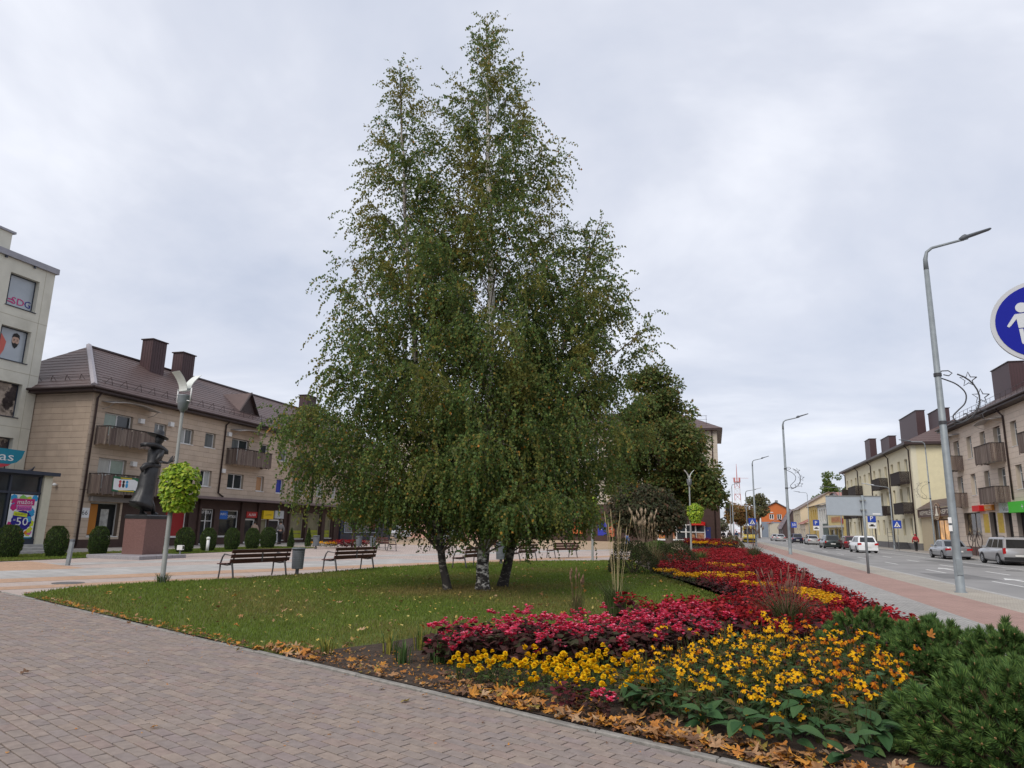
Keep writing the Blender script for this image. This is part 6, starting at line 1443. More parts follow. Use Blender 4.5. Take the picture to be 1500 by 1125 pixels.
def person(label, x, y, rot, h, jacket, trousers, hairm, stride=.18, hat=None, bag=None, z=0, armsw=.12):
    r = thing('person', label, 'person', (x, y, z), rot); s = h / 1.75
    P = lambda *a: tuple(v * s for v in a)
    sw, st = armsw, stride
    J = dict(pelvis=P(0, 0, .95), chest=P(0, .01, 1.28), neck=P(0, 0, 1.48), head=P(0, .02, 1.60), top=P(0, .02, 1.70))
    for k, sg_ in (('l', -1), ('r', 1)):
        J['hip' + k] = P(sg_ * .09, 0, .90); J['knee' + k] = P(sg_ * .10, sg_ * st * .55 + .03, .50); J['ank' + k] = P(sg_ * .10, sg_ * st - .02, .09); J['toe' + k] = P(sg_ * .11, sg_ * st + .14, .04)
        J['sh' + k] = P(sg_ * .18, 0, 1.42); J['elb' + k] = P(sg_ * .25, -sg_ * sw * .6 - .03, 1.14); J['wri' + k] = P(sg_ * .26, -sg_ * sw + .05, .90); J['hand' + k] = P(sg_ * .26, -sg_ * sw + .08, .83)
    R_ = dict(pelvis=.13, chest=.145, neck=.055, head=.095, top=.07, hip=.09, knee=.06, ank=.042, toe=.035, sh=.065, elb=.045, wri=.03, hand=.036)
    E_ = [('pelvis', 'chest'), ('chest', 'neck'), ('neck', 'head'), ('head', 'top')]
    for k in 'lr': E_ += [('pelvis', 'hip' + k), ('hip' + k, 'knee' + k), ('knee' + k, 'ank' + k), ('ank' + k, 'toe' + k), ('chest', 'sh' + k), ('sh' + k, 'elb' + k), ('elb' + k, 'wri' + k), ('wri' + k, 'hand' + k)]
    def build(nm, keys, grow, m, sub=1):
        ks = [q for q in J if q in keys]; ks.sort(key=lambda q: 0 if q == keys[0] else 1); ix = {q: i for i, q in enumerate(ks)}
        ed = [(ix[a], ix[b]) for a, b in E_ if a in ix and b in ix]
        rad = [(R_[q if q in R_ else q[:-1]] + grow) * s for q in ks]
        return link(nm, skin_mesh(nm, [J[q] for q in ks], ed, rad, m, sub), r)
    body = build('body', ['pelvis'] + [q for q in J if q != 'pelvis'], 0, M_skin)
    mb = MB()
    for k, sg_ in (('l', -1), ('r', 1)):
        hx, hy, hz_ = J['hand' + k]
        for i in range(4): o_ = (i - 1.5) * .018 * s; mb.tube([(hx, hy + o_, hz_), (hx, hy + o_ + .005, hz_ - (.05 + .008 * (i in (1, 2))) * s), (hx - sg_ * .01, hy + o_, hz_ - (.085 + .012 * (i in (1, 2))) * s)], [.010 * s, .009 * s, .006 * s], 5)
        mb.tube([(hx, hy + .03 * s, hz_ + .03 * s), (hx - sg_ * .015, hy + .06 * s, hz_ - .01 * s)], [.011 * s, .007 * s], 5)
    hx, hy, hz_ = J['head']; mb.tube([(hx, hy + .095 * s, hz_ + .02 * s), (hx, hy + .12 * s, hz_ - .015 * s)], [.010 * s, .015 * s], 5)
    for sg_ in (-1, 1): mb.tube([(hx + sg_ * .09 * s, hy, hz_ + .02 * s), (hx + sg_ * .10 * s, hy - .01 * s, hz_ - .03 * s)], .015 * s, 5)
    mb.build('face_and_fingers', M_skin, body, True)
    mb = MB()
    for sg_ in (-1, 1): mb.tube([(hx + sg_ * .035 * s, hy + .088 * s, hz_ + .03 * s), (hx + sg_ * .035 * s, hy + .098 * s, hz_ + .03 * s)], .009 * s, 6)
    mb.build('eyes', P_blk, body)
    build('jacket', ['pelvis', 'chest', 'neck', 'shl', 'shr', 'elbl', 'elbr', 'wril', 'wrir'], .028, jacket)
    build('trousers', ['pelvis', 'hipl', 'hipr', 'kneel', 'kneer', 'ankl', 'ankr'], .022, trousers)
    mb = MB()
    for k in 'lr': a, t = J['ank' + k], J['toe' + k]; mb.loft([ell(a[0], a[1] - .05 * s, .01 * s, .05 * s, .06 * s, 8), ell(a[0], a[1], .10 * s, .05 * s, .07 * s, 8)]); mb.loft([[(q[0], q[1], q[2]) for q in ((a[0] - .045 * s, yy, .0), (a[0] - .04 * s, yy, hh), (a[0] + .04 * s, yy, hh), (a[0] + .045 * s, yy, .0))] for yy, hh in ((a[1] - .09 * s, .08 * s), (a[1] + .04 * s, .09 * s), (t[1] + .06 * s, .03 * s))])
    mb.build('shoes', M_black, r)
    mb = MB(); mb.lathe([(.098 * s, -.035 * s), (.108 * s, .02 * s), (.095 * s, .075 * s), (.05 * s, .115 * s), (0, .125 * s)], 12, (hx, hy - .018 * s, hz_ + .03 * s)); mb.build('hair' if not hat else 'cap', hat or hairm, r, True)
    if bag:
        a = J['handr']; b = thing('shopping_bag', bag, 'bag', tuple(0 for _ in range(3))); b.location = Matrix.Translation((x, y, z)) @ Matrix.Rotation(rot, 4, 'Z') @ Vector((a[0] + .03, a[1], a[2] - .52)); b.rotation_euler = (0, 0, rot)
        mb = MB(); mb.loft([[(-.06 * k, -.15 * k, zz_), (.06 * k, -.15 * k, zz_), (.06 * k, .15 * k, zz_), (-.06 * k, .15 * k, zz_)] for zz_, k in ((0, .8), (.15, 1.05), (.36, .9))]); mb.build('pouch', flat('dark_bag', (.03, .03, .035)), b); mb = MB(); mb.tube([(0, -.1, .35), (0, -.05, .45), (0, 0, .48), (0, .05, .45), (0, .1, .35)], .012, 5); mb.build('handle', M_black, b)
    return r
J_dark, J_navy, J_red, J_brown, J_grey = flat('jacket_black', (.022, .022, .028), .8), flat('jacket_navy', (.012, .014, .028), .8), flat('jacket_red', (.33, .018, .03), .8), flat('jacket_dark_brown', (.055, .042, .038), .8), flat('jacket_grey', (.16, .15, .15), .8)
T_jeans, T_blk = flat('jeans_blue', (.06, .11, .26), .85), flat('trousers_dark', (.02, .02, .023), .85); H_dk, H_gr = flat('hair_dark', (.03, .022, .018), .8), flat('hair_grey', (.25, .23, .21), .8)
person('man in black jacket and blue jeans walking towards us before the brown wall', -8.1, 69.5, math.pi - .2, 1.8, J_navy, T_jeans, H_dk, .08, hat=P_blk)
person('person in a bright red jacket walking away on the far pavement', 20.5, 83.6, .1, 1.75, J_red, T_blk, H_dk, .14, hat=J_red)
person('person in dark brown jacket walking away on the pavement with a bag', 1.9, 91, .05, 1.78, J_brown, T_blk, H_dk, .2, bag='small dark bag carried in the right hand of the person walking away')
person('person in black clothes walking ahead of the one with a bag', 1.25, 99, -.1, 1.7, J_dark, T_blk, H_dk, .15)
person('person in blue jacket far down the pavement beside the third street lamp', 3.5, 118, 0, 1.7, flat('jacket_blue', (.03, .07, .16), .8), T_blk, H_dk, .15)
person('person in beige coat behind the thuja at the door under the red sign', -31.2, 42.9, 1.2, 1.62, flat('coat_beige', (.25, .18, .14), .8), T_blk, H_dk, .1)
person('person in grey jacket behind the wide thuja near the yellow sign', -31.0, 45.7, 1.0, 1.68, J_grey, T_blk, H_dk, .1)
# ------------------------------------------------------------------ trees
M_leaf = mat('tree_leaf', vcol=True, rough=.5, var=0, trans=.44, spec=.14)
M_twig = mat('twig_bark', (.10, .075, .06), .9, .2, 8)
def birch_bark(name, white, dark, lo, hi, zfade):
    m = bpy.data.materials.new(name); m.use_nodes = True
    t = m.node_tree; P = t.nodes['Principled BSDF']; nn = t.nodes.new; lk = t.links.new
    P.inputs['Roughness'].default_value = .85
    g = nn('ShaderNodeNewGeometry')
    v = nn('ShaderNodeVectorMath'); v.operation = 'MULTIPLY'; v.inputs[1].default_value = (4, 4, 9); lk(g.outputs['Position'], v.inputs[0])
    n1 = nn('ShaderNodeTexNoise'); n1.inputs['Scale'].default_value = 1.3; n1.inputs['Detail'].default_value = 7; n1.inputs['Roughness'].default_value = .7; lk(v.outputs[0], n1.inputs['Vector'])
    s = nn('ShaderNodeSeparateXYZ'); lk(g.outputs['Position'], s.inputs[0])
    mr = nn('ShaderNodeMapRange'); mr.inputs[1].default_value = 0; mr.inputs[2].default_value = zfade; mr.inputs[3].default_value = .10; mr.inputs[4].default_value = -.06; lk(s.outputs[2], mr.inputs[0])
    a = nn('ShaderNodeMath'); a.operation = 'ADD'; lk(n1.outputs[0], a.inputs[0]); lk(mr.outputs[0], a.inputs[1])
    r = nn('ShaderNodeValToRGB'); r.color_ramp.elements[0].position = lo; r.color_ramp.elements[0].color = (*white, 1); r.color_ramp.elements[1].position = hi; r.color_ramp.elements[1].color = (*dark, 1)
    lk(a.outputs[0], r.inputs[0]); lk(r.outputs[0], P.inputs['Base Color'])
    b = nn('ShaderNodeBump'); b.inputs['Strength'].default_value = .6; b.inputs['Distance'].default_value = .03; lk(n1.outputs[0], b.inputs['Height']); lk(b.outputs[0], P.inputs['Normal'])
    return m
M_birchw = birch_bark('white_birch_bark', (.62, .59, .54), (.035, .03, .027), .50, .58, 2.5)
M_birchd = birch_bark('dark_birch_bark', (.30, .27, .23), (.03, .025, .022), .42, .54, 3.0)

def interp(zs, rs, z): return float(np.interp(z, zs, rs))

def birch(label, base, spine, r0, env, nbr, bark, seed, zmin=1.7, limbs=(), leafstep=.033, twigstep=.066, group='birches on the lawn'):
    rng = np.random.default_rng(seed)
    root = thing('birch_tree', label, 'tree', (*base, 0), 0, group)
    B = np.array([base[0], base[1], 0.])
    spz = [p[2] for p in spine]
    def sp(z): return np.array([np.interp(z, spz, [p[0] for p in spine]), np.interp(z, spz, [p[1] for p in spine]), z])
    H = spz[-1]
    tr = MB()
    zs = np.concatenate([[-.05, .08, .25, .6], np.linspace(1.1, H, 22)])
    def tr_r(z): return r0 * (1 - z / H) ** .85 + .008 + (r0 * .45 * math.exp(-max(z, 0) / .12))
    wob = rng.normal(0, .02, (len(zs), 2))
    pts = [sp(z) + np.array([wob[i, 0], wob[i, 1], 0]) * min(1, max(z, 0)) for i, z in enumerate(zs)]
    tr.tube(pts, [tr_r(max(z, 0)) for z in zs], 12)
    LP, LA, LC = [], [], []
    br = MB()
    def add_twig(p, d, length):
        n = max(2, int(length / .16)); q = p.copy(); d = d / np.linalg.norm(d); poly = [q.copy()]
        for i in range(n):
            d = d + np.array([0, 0, -.62]) * (.16 / .16) * (.55 + .5 * i / n); d /= np.linalg.norm(d)
            q = q + d * length / n; poly.append(q.copy())
        poly = np.array(poly)
        seg = length / n
        m = max(3, int(length / leafstep))
        tt = np.linspace(.08, 1, m) * n; k = np.minimum(tt.astype(int), n - 1); f = (tt - k)[:, None]
        pos = poly[k] * (1 - f) + poly[k + 1] * f
        ax = rng.normal(0, .55, (m, 3)) + np.array([0, 0, -.75]) + d * .2
        LP.append(pos + rng.normal(0, .016, (m, 3))); LA.append(ax)
        if rng.random() < .12: br.tube([poly[0], poly[n // 2], poly[-1]], [.004, .003, .0015], 3, False)
    def add_branch(p0, p2, lift, rb, dens=1.):
        span = p2 - p0; L = np.linalg.norm(span)
        p1 = p0 + span * .5 + np.array([0, 0, lift]) + rng.normal(0, .08, 3)
        k = max(5, int(L / .3)); ts = np.linspace(0, 1, k)
        poly = [(1 - t) ** 2 * p0 + 2 * t * (1 - t) * p1 + t * t * p2 for t in ts]
        br.tube(poly, [rb * (1 - .88 * t) + .003 for t in ts], 5, False)
        nt_ = int(L / twigstep * dens)
        for i in range(nt_):
            t = rng.uniform(.14, 1.0) ** .85
            p = (1 - t) ** 2 * p0 + 2 * t * (1 - t) * p1 + t * t * p2
            out = span.copy(); out[2] *= .3; out /= max(np.linalg.norm(out), 1e-6)
            lat = np.array([-out[1], out[0], 0])
            d = out * rng.uniform(.1, 1) + lat * rng.uniform(-1, 1) + np.array([0, 0, rng.uniform(-.1, .75)])
            zrel = p[2] / H
            ln = rng.uniform(.35, 1.25) * (1.5 - .95 * zrel)
            if zrel > .8: ln *= .7
            ln = min(ln, max(.25, p[2] - rng.choice([rng.uniform(.35, .8), rng.uniform(.9, 1.5)], p=[.16, .84])))
            # a side shoot, carrying further hanging twigs
            add_twig(p, d, ln)
            if rng.random() < .8:
                q = p + d / np.linalg.norm(d) * rng.uniform(.2, .55)
                add_twig(q, d + rng.normal(0, .5, 3), ln * .8)
    ez, er = env
    ga = 2.399963
    zs_b = np.sort(rng.uniform(0, 1, nbr)) ** 0.95
    for i in range(nbr):
        ze = zmin + (H - .3 - zmin) * (i + rng.uniform(0, 1)) / nbr
        R = interp(ez, er, ze) * rng.choice([rng.uniform(.8, 1.1), rng.uniform(.35, .85)], p=[.62, .38])
        ang = ga * i + rng.uniform(-.5, .5)
        rise = min(ze - .9, R * (.55 + .75 * (ze / H) ** 1.2) + .25)
        p0 = sp(max(.9, ze - rise)); c = sp(ze)
        p2 = np.array([c[0] + R * math.cos(ang), c[1] + R * math.sin(ang), ze])
        add_branch(p0, p2, rise * .18 + .25, .008 + .020 * (1 - ze / H) * (R / 3))
    # leading shoot
    for z in np.linspace(H - 2.2, H, 26):
        p = sp(z); add_twig(p, np.array([rng.normal(), rng.normal(), 1.0]), rng.uniform(.25, .5))
    for (p0, p1, p2, nb, rr) in limbs:      # a side leader with its own small branches
        p0, p1, p2 = map(np.array, (p0, p1, p2))
        ts = np.linspace(0, 1, 12); poly = [(1 - t) ** 2 * p0 + 2 * t * (1 - t) * p1 + t * t * p2 for t in ts]
        br.tube(poly, [.035 * (1 - .9 * t) + .005 for t in ts], 6, False)
        for i in range(nb):
            t = .3 + .7 * (i + rng.random()) / nb; p = (1 - t) ** 2 * p0 + 2 * t * (1 - t) * p1 + t * t * p2
            a2 = rng.uniform(0, 6.28); rad = rr * (1.05 - t) * rng.uniform(.5, 1.1) + .12
            add_branch(p, p + np.array([math.cos(a2) * rad, math.sin(a2) * rad, rad * .55]), .1, .01)
        for t in np.linspace(.75, 1, 10):
            p = (1 - t) ** 2 * p0 + 2 * t * (1 - t) * p1 + t * t * p2
            add_twig(p, np.array([rng.normal(), rng.normal(), 1.4]), rng.uniform(.25, .45))
    P = np.concatenate(LP); A = np.concatenate(LA); n = len(P)
    nrm = rng.normal(size=(n, 3)); nrm[:, 2] = np.abs(nrm[:, 2]) * .6 + .2
    Ls = rng.uniform(.05, .082, n)
    C = mixcols(n, [(.105, .158, .046), (.138, .19, .052), (.080, .128, .045), (.19, .21, .054), (.25, .21, .054), (.42, .215, .042)], [30, 26, 22, 15, 8, 1.3], .22, rng)
    # autumn colour comes in bunches and more towards the top
    ph = np.sin(P[:, 0] * 2.1 + 2 * np.sin(P[:, 2] * .9)) * np.sin(P[:, 1] * 1.7 + P[:, 2] * 1.3)
    k = np.clip((ph - .35) * 1.3 + (P[:, 2] - 7) * .055, 0, .75)[:, None]
    C = C * (1 - k) + np.array([.215, .182, .04]) * k * RNG.uniform(.7, 1.3, (n, 1)) + 0 * C
    V, F, CC = leaves(P - B, A, nrm, Ls, Ls * rng.uniform(.72, .92, n), C, rng.uniform(-.15, .15, (n, 1)))
    link('crown', meshdata('crown', V, F, M_leaf, None, CC), root, kind='stuff')
    tr.v = [(x - B[0], y - B[1], z) for x, y, z in tr.v]; br.v = [(x - B[0], y - B[1], z) for x, y, z in br.v]
    tr.build('trunk', bark, root, True)
    br.build('branches', M_twig if bark is M_birchd else M_branch, root, True, kind='stuff')
    return n
M_branch = mat('birch_branch', (.20, .165, .14), .9, .25, 10)
M_crownbark = M_branch

n1 = birch('tall middle birch with thick black and white trunk and pointed crown', (-5.66, 17.2), [(-5.66, 17.2, 0), (-5.64, 17.25, 4), (-5.72, 17.3, 9), (-6.1, 17.3, 16.75)], .155,
      ([1.3, 2.5, 4.5, 6.5, 8.5, 10.5, 12.6, 14.9, 16.75], [2.6, 3.6, 3.6, 3.1, 2.6, 2.1, 1.65, .95, .12]), 122, M_birchw, 3)
n2 = birch('left birch with thin dark trunk leaning left and a separate slender top', (-6.44, 16.8), [(-6.44, 16.8, 0), (-6.67, 16.75, 1.0), (-7.3, 16.5, 4.5), (-7.9, 16.5, 9), (-8.6, 16.7, 15.3)], .092,
      ([1.5, 3, 5, 7, 9, 11, 13, 15.3], [2.3, 3.4, 2.9, 2.0, 1.35, .95, .65, .1]), 78, M_birchd, 5,
      limbs=[((-7.2, 16.4, 3.6), (-8.3, 16.2, 6.4), (-9.75, 16.6, 9.1), 10, .7), ((-7.0, 16.6, 2.9), (-9.2, 16.2, 4.7), (-11.3, 16.3, 4.3), 12, .8)])
n3 = birch('right birch with dark trunk leaning right towards the street', (-5.5, 18.4), [(-5.5, 18.4, 0), (-5.26, 18.4, 1.1), (-4.4, 18.5, 4.5), (-3.5, 18.5, 8), (-2.75, 18.4, 10.4)], .128,
      ([1.4, 3, 5, 7, 8.5, 10.4], [1.9, 2.6, 2.7, 2.2, 1.35, .15]), 70, M_birchd, 9,
      limbs=[((-4.6, 18.3, 3.2), (-3.3, 18.0, 5.8), (-1.45, 18.4, 7.0), 9, .8)])
open('/tmp/w/log','w').write(str((n1,n2,n3))) if False else None

# ---- round / wide crowned trees from leaf clumps
def leafy(name, center_parts, nleaf, L, W, cols, wts, seed, out=.8, droop=.2, shell=.55, jit=.25, mode='free', base=(0, 0, 0)):
    """crown as leaves spread through a set of ellipsoid clumps (cx,cy,cz,rx,ry,rz)"""
    rng = np.random.default_rng(seed)
    vol = np.array([c[3] * c[4] + c[4] * c[5] for c in center_parts]); cnt = rng.multinomial(nleaf, vol / vol.sum())
    Ps, As, Ns, Cs = [], [], [], []
    for c, n in zip(center_parts, cnt):
        d = rand_dirs(n, rng); r = (shell + (1 - shell) * rng.uniform(0, 1, n) ** .5) * (1 + rng.normal(0, .06, n))
        P = np.array(c[:3]) + d * np.array(c[3:6]) * r[:, None]
        A = d * out + rng.normal(0, .5, (n, 3)); A[:, 2] -= droop
        Nn = d + rng.normal(0, .5, (n, 3)); Nn[:, 2] += .6
        Ps.append(P); As.append(A); Ns.append(Nn)
        Cs.append(mixcols(n, cols, wts, jit, rng) * rng.uniform(.8, 1.2))
    P = np.concatenate(Ps); n = len(P)
    Ls = L * rng.uniform(.7, 1.25, n)
    return leaves(P - np.array(base), np.concatenate(As), np.concatenate(Ns), Ls, Ls * W / L, np.concatenate(Cs), rng.uniform(-.2, .2, (n, 1)))

def clumps(c, r, n, rr, seed, flat=.75, zlo=-.75):
    rng = np.random.default_rng(seed); res = []
    for i in range(n):
        d = unit(rng.normal(size=3)); d[2] = max(d[2], zlo); k = rng.uniform(.55, .98)
        s = rr * rng.uniform(.7, 1.3)
        res.append((c[0] + d[0] * r[0] * k, c[1] + d[1] * r[1] * k, c[2] + d[2] * r[2] * k, s, s, s * flat))
    return res

def crown_tree(name, label, base, trunk, parts, nleaf, L, W, cols, wts, seed, group=None, barkm=None, limbs=6, cat='tree', **kw):
    root = thing(name, label, cat, (*base, 0), 0, group)
    V, F, C = leafy('crown', parts, nleaf, L, W, cols, wts, seed, base=(*base, 0), **kw)
    link('crown', meshdata('crown', V, F, M_leaf, None, C), root, kind='stuff')
    tb = MB(); h, r = trunk
    tb.tube([(0, 0, -.05), (0, 0, .15), (.02, 0, h * .5), (0, .03, h)], [r * 1.35, r * 1.05, r * .9, r * .7], 10)
    rng = random.Random(seed)
    for c in rng.sample(parts, min(limbs, len(parts))):
        q = (c[0] - base[0], c[1] - base[1], c[2])
        tb.tube([(0, 0, h * .8), (q[0] * .45, q[1] * .45, h + (q[2] - h) * .6), q], [r * .6, r * .38, r * .12], 6, False)
    tb.build('trunk', barkm or M_twig, root, True)
    return root

crown_tree('chestnut_tree', 'big dark green spreading tree turning brown, rising in front of the apartment block', (-4.4, 74), (4, .38),
           clumps((-5.6, 74, 9.2), (5.0, 5.0, 6.6), 80, 1.6, 2, zlo=-.8) + clumps((-1.7, 73.5, 6.4), (3.2, 3.0, 3.6), 28, 1.15, 3) + clumps((.6, 73.2, 5.0), (1.2, 1.5, 1.4), 8, .6, 4) + clumps((-5.9, 74, 15.2), (2.5, 3.0, 4.2), 26, 1.2, 8),
           52000, .34, .26, [(.105, .14, .042), (.135, .165, .05), (.08, .112, .038), (.20, .16, .05), (.26, .175, .05)], [34, 26, 22, 12, 5], 21, droop=.5, shell=.35)
dome = [(-5.3, 58, 2.75, 3.2, 3.1, 1.7)] + clumps((-5.3, 58, 2.9), (2.9, 2.8, 2.3), 60, .75, 4, flat=.6, zlo=-.3)
crown_tree('globe_maple', 'dark purple-green round clipped tree in front of the big spreading tree', (-5.3, 58), (1.4, .14), dome, 15000, .26, .2,
           [(.06, .068, .036), (.08, .086, .044), (.10, .078, .046), (.15, .095, .052)], [40, 32, 18, 8], 22, droop=.9, shell=.6)
crown_tree('globe_catalpa', 'small round tree with yellowing green crown and thin stem beside the blue shop front', (-23.5, 43), (1.35, .07),
           clumps((-23.6, 43, 2.35), (1.45, 1.4, .62), 40, .38, 6, flat=.6), 5200, .17, .14, [(.10, .13, .03), (.17, .16, .03), (.25, .18, .035), (.08, .10, .03), (.22, .11, .03)], [34, 26, 18, 16, 5], 23, droop=.6)
oc = [(.30, .17, .06), (.24, .16, .065), (.20, .11, .05), (.16, .15, .07)]
crown_tree('autumn_tree', 'orange-brown autumn tree at the far end of the pavement below the mast', (7.2, 200), (4, .3), clumps((7.0, 200, 6.2), (3.6, 3.4, 3.2), 30, 1.2, 7), 5500, .5, .4, oc, [4, 3, 3, 2], 24)
crown_tree('poplar_tree', 'pale olive tall tree behind the orange-brown autumn tree', (12.6, 214), (5, .3), clumps((12.6, 214, 8.6), (2.6, 2.6, 4.0), 26, 1.1, 8), 4000, .5, .4, [(.17, .17, .085), (.21, .19, .09), (.13, .14, .075)], [1, 1, 1], 25)
crown_tree('ash_tree', 'leafy green tree with sparse top behind the cream gabled house', (35.5, 238), (8, .4), clumps((35.5, 238, 12), (4.3, 4, 5.2), 30, 1.6, 9) + clumps((36, 238, 18.6), (2.6, 2.5, 2.8), 9, .8, 10), 6500, .6, .45, [(.13, .19, .05), (.10, .16, .05), (.18, .21, .06)], [1, 1, 1], 26)
crown_tree('ash_tree', 'small green tree beside the far end of the yellow block, behind the arched shop', (31, 172), (6, .3), clumps((31, 172, 9.6), (2.6, 2.6, 2.0), 16, 1.0, 12), 3000, .5, .4, [(.13, .18, .05), (.10, .15, .05)], [1, 1], 29)
for i, (x, y, h, lab) in enumerate([(2.2, 250, 5.5, 'grey-green distant tree behind the walkers on the pavement'), (-2.5, 330, 9, 'distant tree at the very end of the street left of the mast'), (19, 330, 7, 'far dark tree behind the orange gabled building')]):
    crown_tree('distant_tree', lab, (x, y), (3, .3), clumps((x, y, h * .65), (h * .45, h * .4, h * .4), 14, h * .17, 30 + i), 1500, .6, .5, [(.12, .13, .08), (.15, .14, .09)], [1, 1], 40 + i)

# ---- clipped thuja bushes
M_thuja = mat('thuja_sprays', vcol=True, rough=.8, var=0, spec=.1)
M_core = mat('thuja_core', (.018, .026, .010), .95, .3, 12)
def thuja_mesh(r, h, seed, n, cone=False, L=.09):
    rng = np.random.default_rng(seed)
    u = rng.uniform(0, 1, n); a = rng.uniform(0, 2 * np.pi, n)
    z = u * h * 1.02
    if cone: rad = r * np.clip(1 - (z / h) ** 1.4, 0.02, 1) * (.75 + .25 * np.minimum(z / (.2 * h), 1))
    else: rad = r * np.where(z < .4 * h, .72 + .28 * np.sin(z / (.4 * h) * 1.57), 1) * np.where(z > .52 * h, np.sqrt(np.clip(1 - ((z - .52 * h) / (.505 * h)) ** 2.5, 0, 1)), 1)
    top = (rng.uniform(0, 1, n) < .2) & (not cone); rr = rad * np.sqrt(np.where(top, rng.uniform(0, 1, n), 1)); z = np.where(top, h * (.97 + .03 * np.sqrt(np.clip(1 - (rr / r) ** 2, 0, 1))), z)
    rr = np.where(top, r * .45 * np.sqrt(rng.uniform(0, 1, n)), rr); rr = rr * (1 + .05 * np.sin(5 * a + 9 * z)) + rng.normal(0, .018, n)
    d = np.stack([np.cos(a), np.sin(a), np.zeros(n)], 1)
    P = d * rr[:, None]; P[:, 2] = z
    A = d * .65 + rng.normal(0, .35, (n, 3)); A[:, 2] += .7
    Nn = d + rng.normal(0, .6, (n, 3))
    C = mixcols(n, [(.05, .082, .024), (.068, .105, .028), (.036, .058, .02), (.09, .115, .035)], [4, 3, 3, 1], .25, rng)
    Ls = L * rng.uniform(.6, 1.4, n)
    V, F, CC = leaves(P - A * .02, A, Nn, Ls, Ls * .45, C)
    return meshdata('foliage', V, F, M_thuja, None, CC)
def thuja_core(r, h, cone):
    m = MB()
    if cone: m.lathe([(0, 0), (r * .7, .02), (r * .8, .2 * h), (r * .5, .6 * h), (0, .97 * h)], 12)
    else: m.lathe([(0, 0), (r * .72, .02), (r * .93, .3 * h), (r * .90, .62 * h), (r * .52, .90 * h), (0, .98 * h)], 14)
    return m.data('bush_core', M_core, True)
def thuja(label, x, y, r, h, seed, cone=False, n=3400):
    root = thing('thuja_bush', label, 'bush', (x, y, 0), random.uniform(0, 6), 'clipped thujas along the left shops')
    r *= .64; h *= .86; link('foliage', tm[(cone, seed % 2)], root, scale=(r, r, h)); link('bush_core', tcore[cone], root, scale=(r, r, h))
    return root
tm = {(c, k): None for c in (False, True) for k in (0, 1)}
def norm_mesh(me_r, me_h, c, k):
    me = thuja_mesh(.68 if not c else .30, 1.35, 50 + k + 2 * c, 5200 if not c else 1800, c)
    co = np.zeros(len(me.vertices) * 3, dtype=np.float32); me.vertices.foreach_get('co', co); co = co.reshape(-1, 3) / np.array([me_r, me_r, me_h]); me.vertices.foreach_set('co', co.ravel().astype(np.float32)); me.update(); return me
for c in (False, True):
    for k in (0, 1): tm[(c, k)] = norm_mesh(.68 if not c else .30, 1.35, c, k)
tcore = {False: thuja_core(1, 1, False), True: thuja_core(1, 1, True)}
for i, (x, y, r, h, cone, lab) in enumerate([
    (-26.9, 21.5, .70, 1.42, False, 'clipped thuja bush at the left edge of the picture, in front of the shop poster'),
    (-26.3, 23.1, .62, 1.40, False, 'clipped thuja bush by the steps between shop poster and house corner'),
    (-26.4, 25.3, .60, 1.40, False, 'clipped thuja bush under the number 66 plate'),
    (-25.9, 26.8, .55, 1.32, False, 'clipped thuja bush half hidden by the left side of the statue pedestal'),
    (-25.6, 29.7, .66, 1.38, False, 'clipped thuja bush right of the pedestal, before the red shop window'),
    (-26.0, 31.9, .58, 1.36, False, 'clipped thuja bush behind the small white bollard'),
    (-26.2, 34.1, .60, 1.36, False, 'clipped thuja bush in front of the black shop window with blue sign'),
    (-26.4, 36.2, .60, 1.36, False, 'clipped thuja bush in front of the door under the red sign'),
    (-26.8, 38.3, .68, 1.42, False, 'widest clipped thuja bush, in front of the door under the yellow sign'),
    (-26.6, 40.5, .34, 1.40, True, 'narrow cone thuja right of the wide bush, first of the two cones'),
    (-27.0, 43.2, .36, 1.40, True, 'narrow cone thuja next to the grey bin, second of the two cones')]):
    thuja(lab, x, y, r, h, i, cone)

# ---- low clipped shrubs and ornamental grasses in and behind the flower bed
M_shrub = mat('shrub_leaf', vcol=True, rough=.7, var=0, trans=.15, spec=.1)
def shrub(label, x, y, r, h, cols, seed, L=.055, n=7000, name='shrub'):
    rng = np.random.default_rng(seed); d = rand_dirs(n, rng); d[:, 2] = np.abs(d[:, 2])
    rad = (.82 + .18 * rng.uniform(0, 1, n) ** .5) * (1 + .08 * np.sin(7 * d[:, 0] + 5 * d[:, 1]))
    P = d * np.array([r, r, h]) * rad[:, None]; A = d + rng.normal(0, .6, (n, 3)); A[:, 2] += .25
    C = mixcols(n, cols, [1] * len(cols), .25, rng); Ls = L * rng.uniform(.6, 1.3, n)
    V, F, CC = leaves(P, A, d + rng.normal(0, .5, (n, 3)), Ls, Ls * .6, C)
    root = thing(name, label, 'shrub', (x, y, .02))
    link('foliage', meshdata('foliage', V, F, M_shrub, None, CC), root, kind='stuff')
    m = MB()
    for k in range(7):
        a2 = k * .9; m.tube([(0, 0, -.05), (r * .4 * math.cos(a2), r * .4 * math.sin(a2), h * .4), (r * .7 * math.cos(a2), r * .7 * math.sin(a2), h * .75)], [.02, .015, .006], 5)
    m.build('stem', M_twig, root)
    return root
dk = [(.045, .058, .024), (.06, .074, .03), (.08, .068, .034)]
shrub('dark rounded shrub at the far edge of the lawn, nearer of the two', -2.9, 26.6, .95, 1.12, dk, 61)
shrub('dark rounded shrub at the left of the red flowers, beside the lamp post', -1.55, 30.2, .95, 1.12, dk, 62)
shrub('bright green low spreading juniper behind the dark rounded shrubs', -3.1, 38.5, 1.25, .95, [(.06, .10, .025), (.075, .115, .03)], 63, .1)
shrub('small dark shrub by the feet of the man in blue jeans', -7.7, 62, .8, .8, dk, 64, .1, 1200)
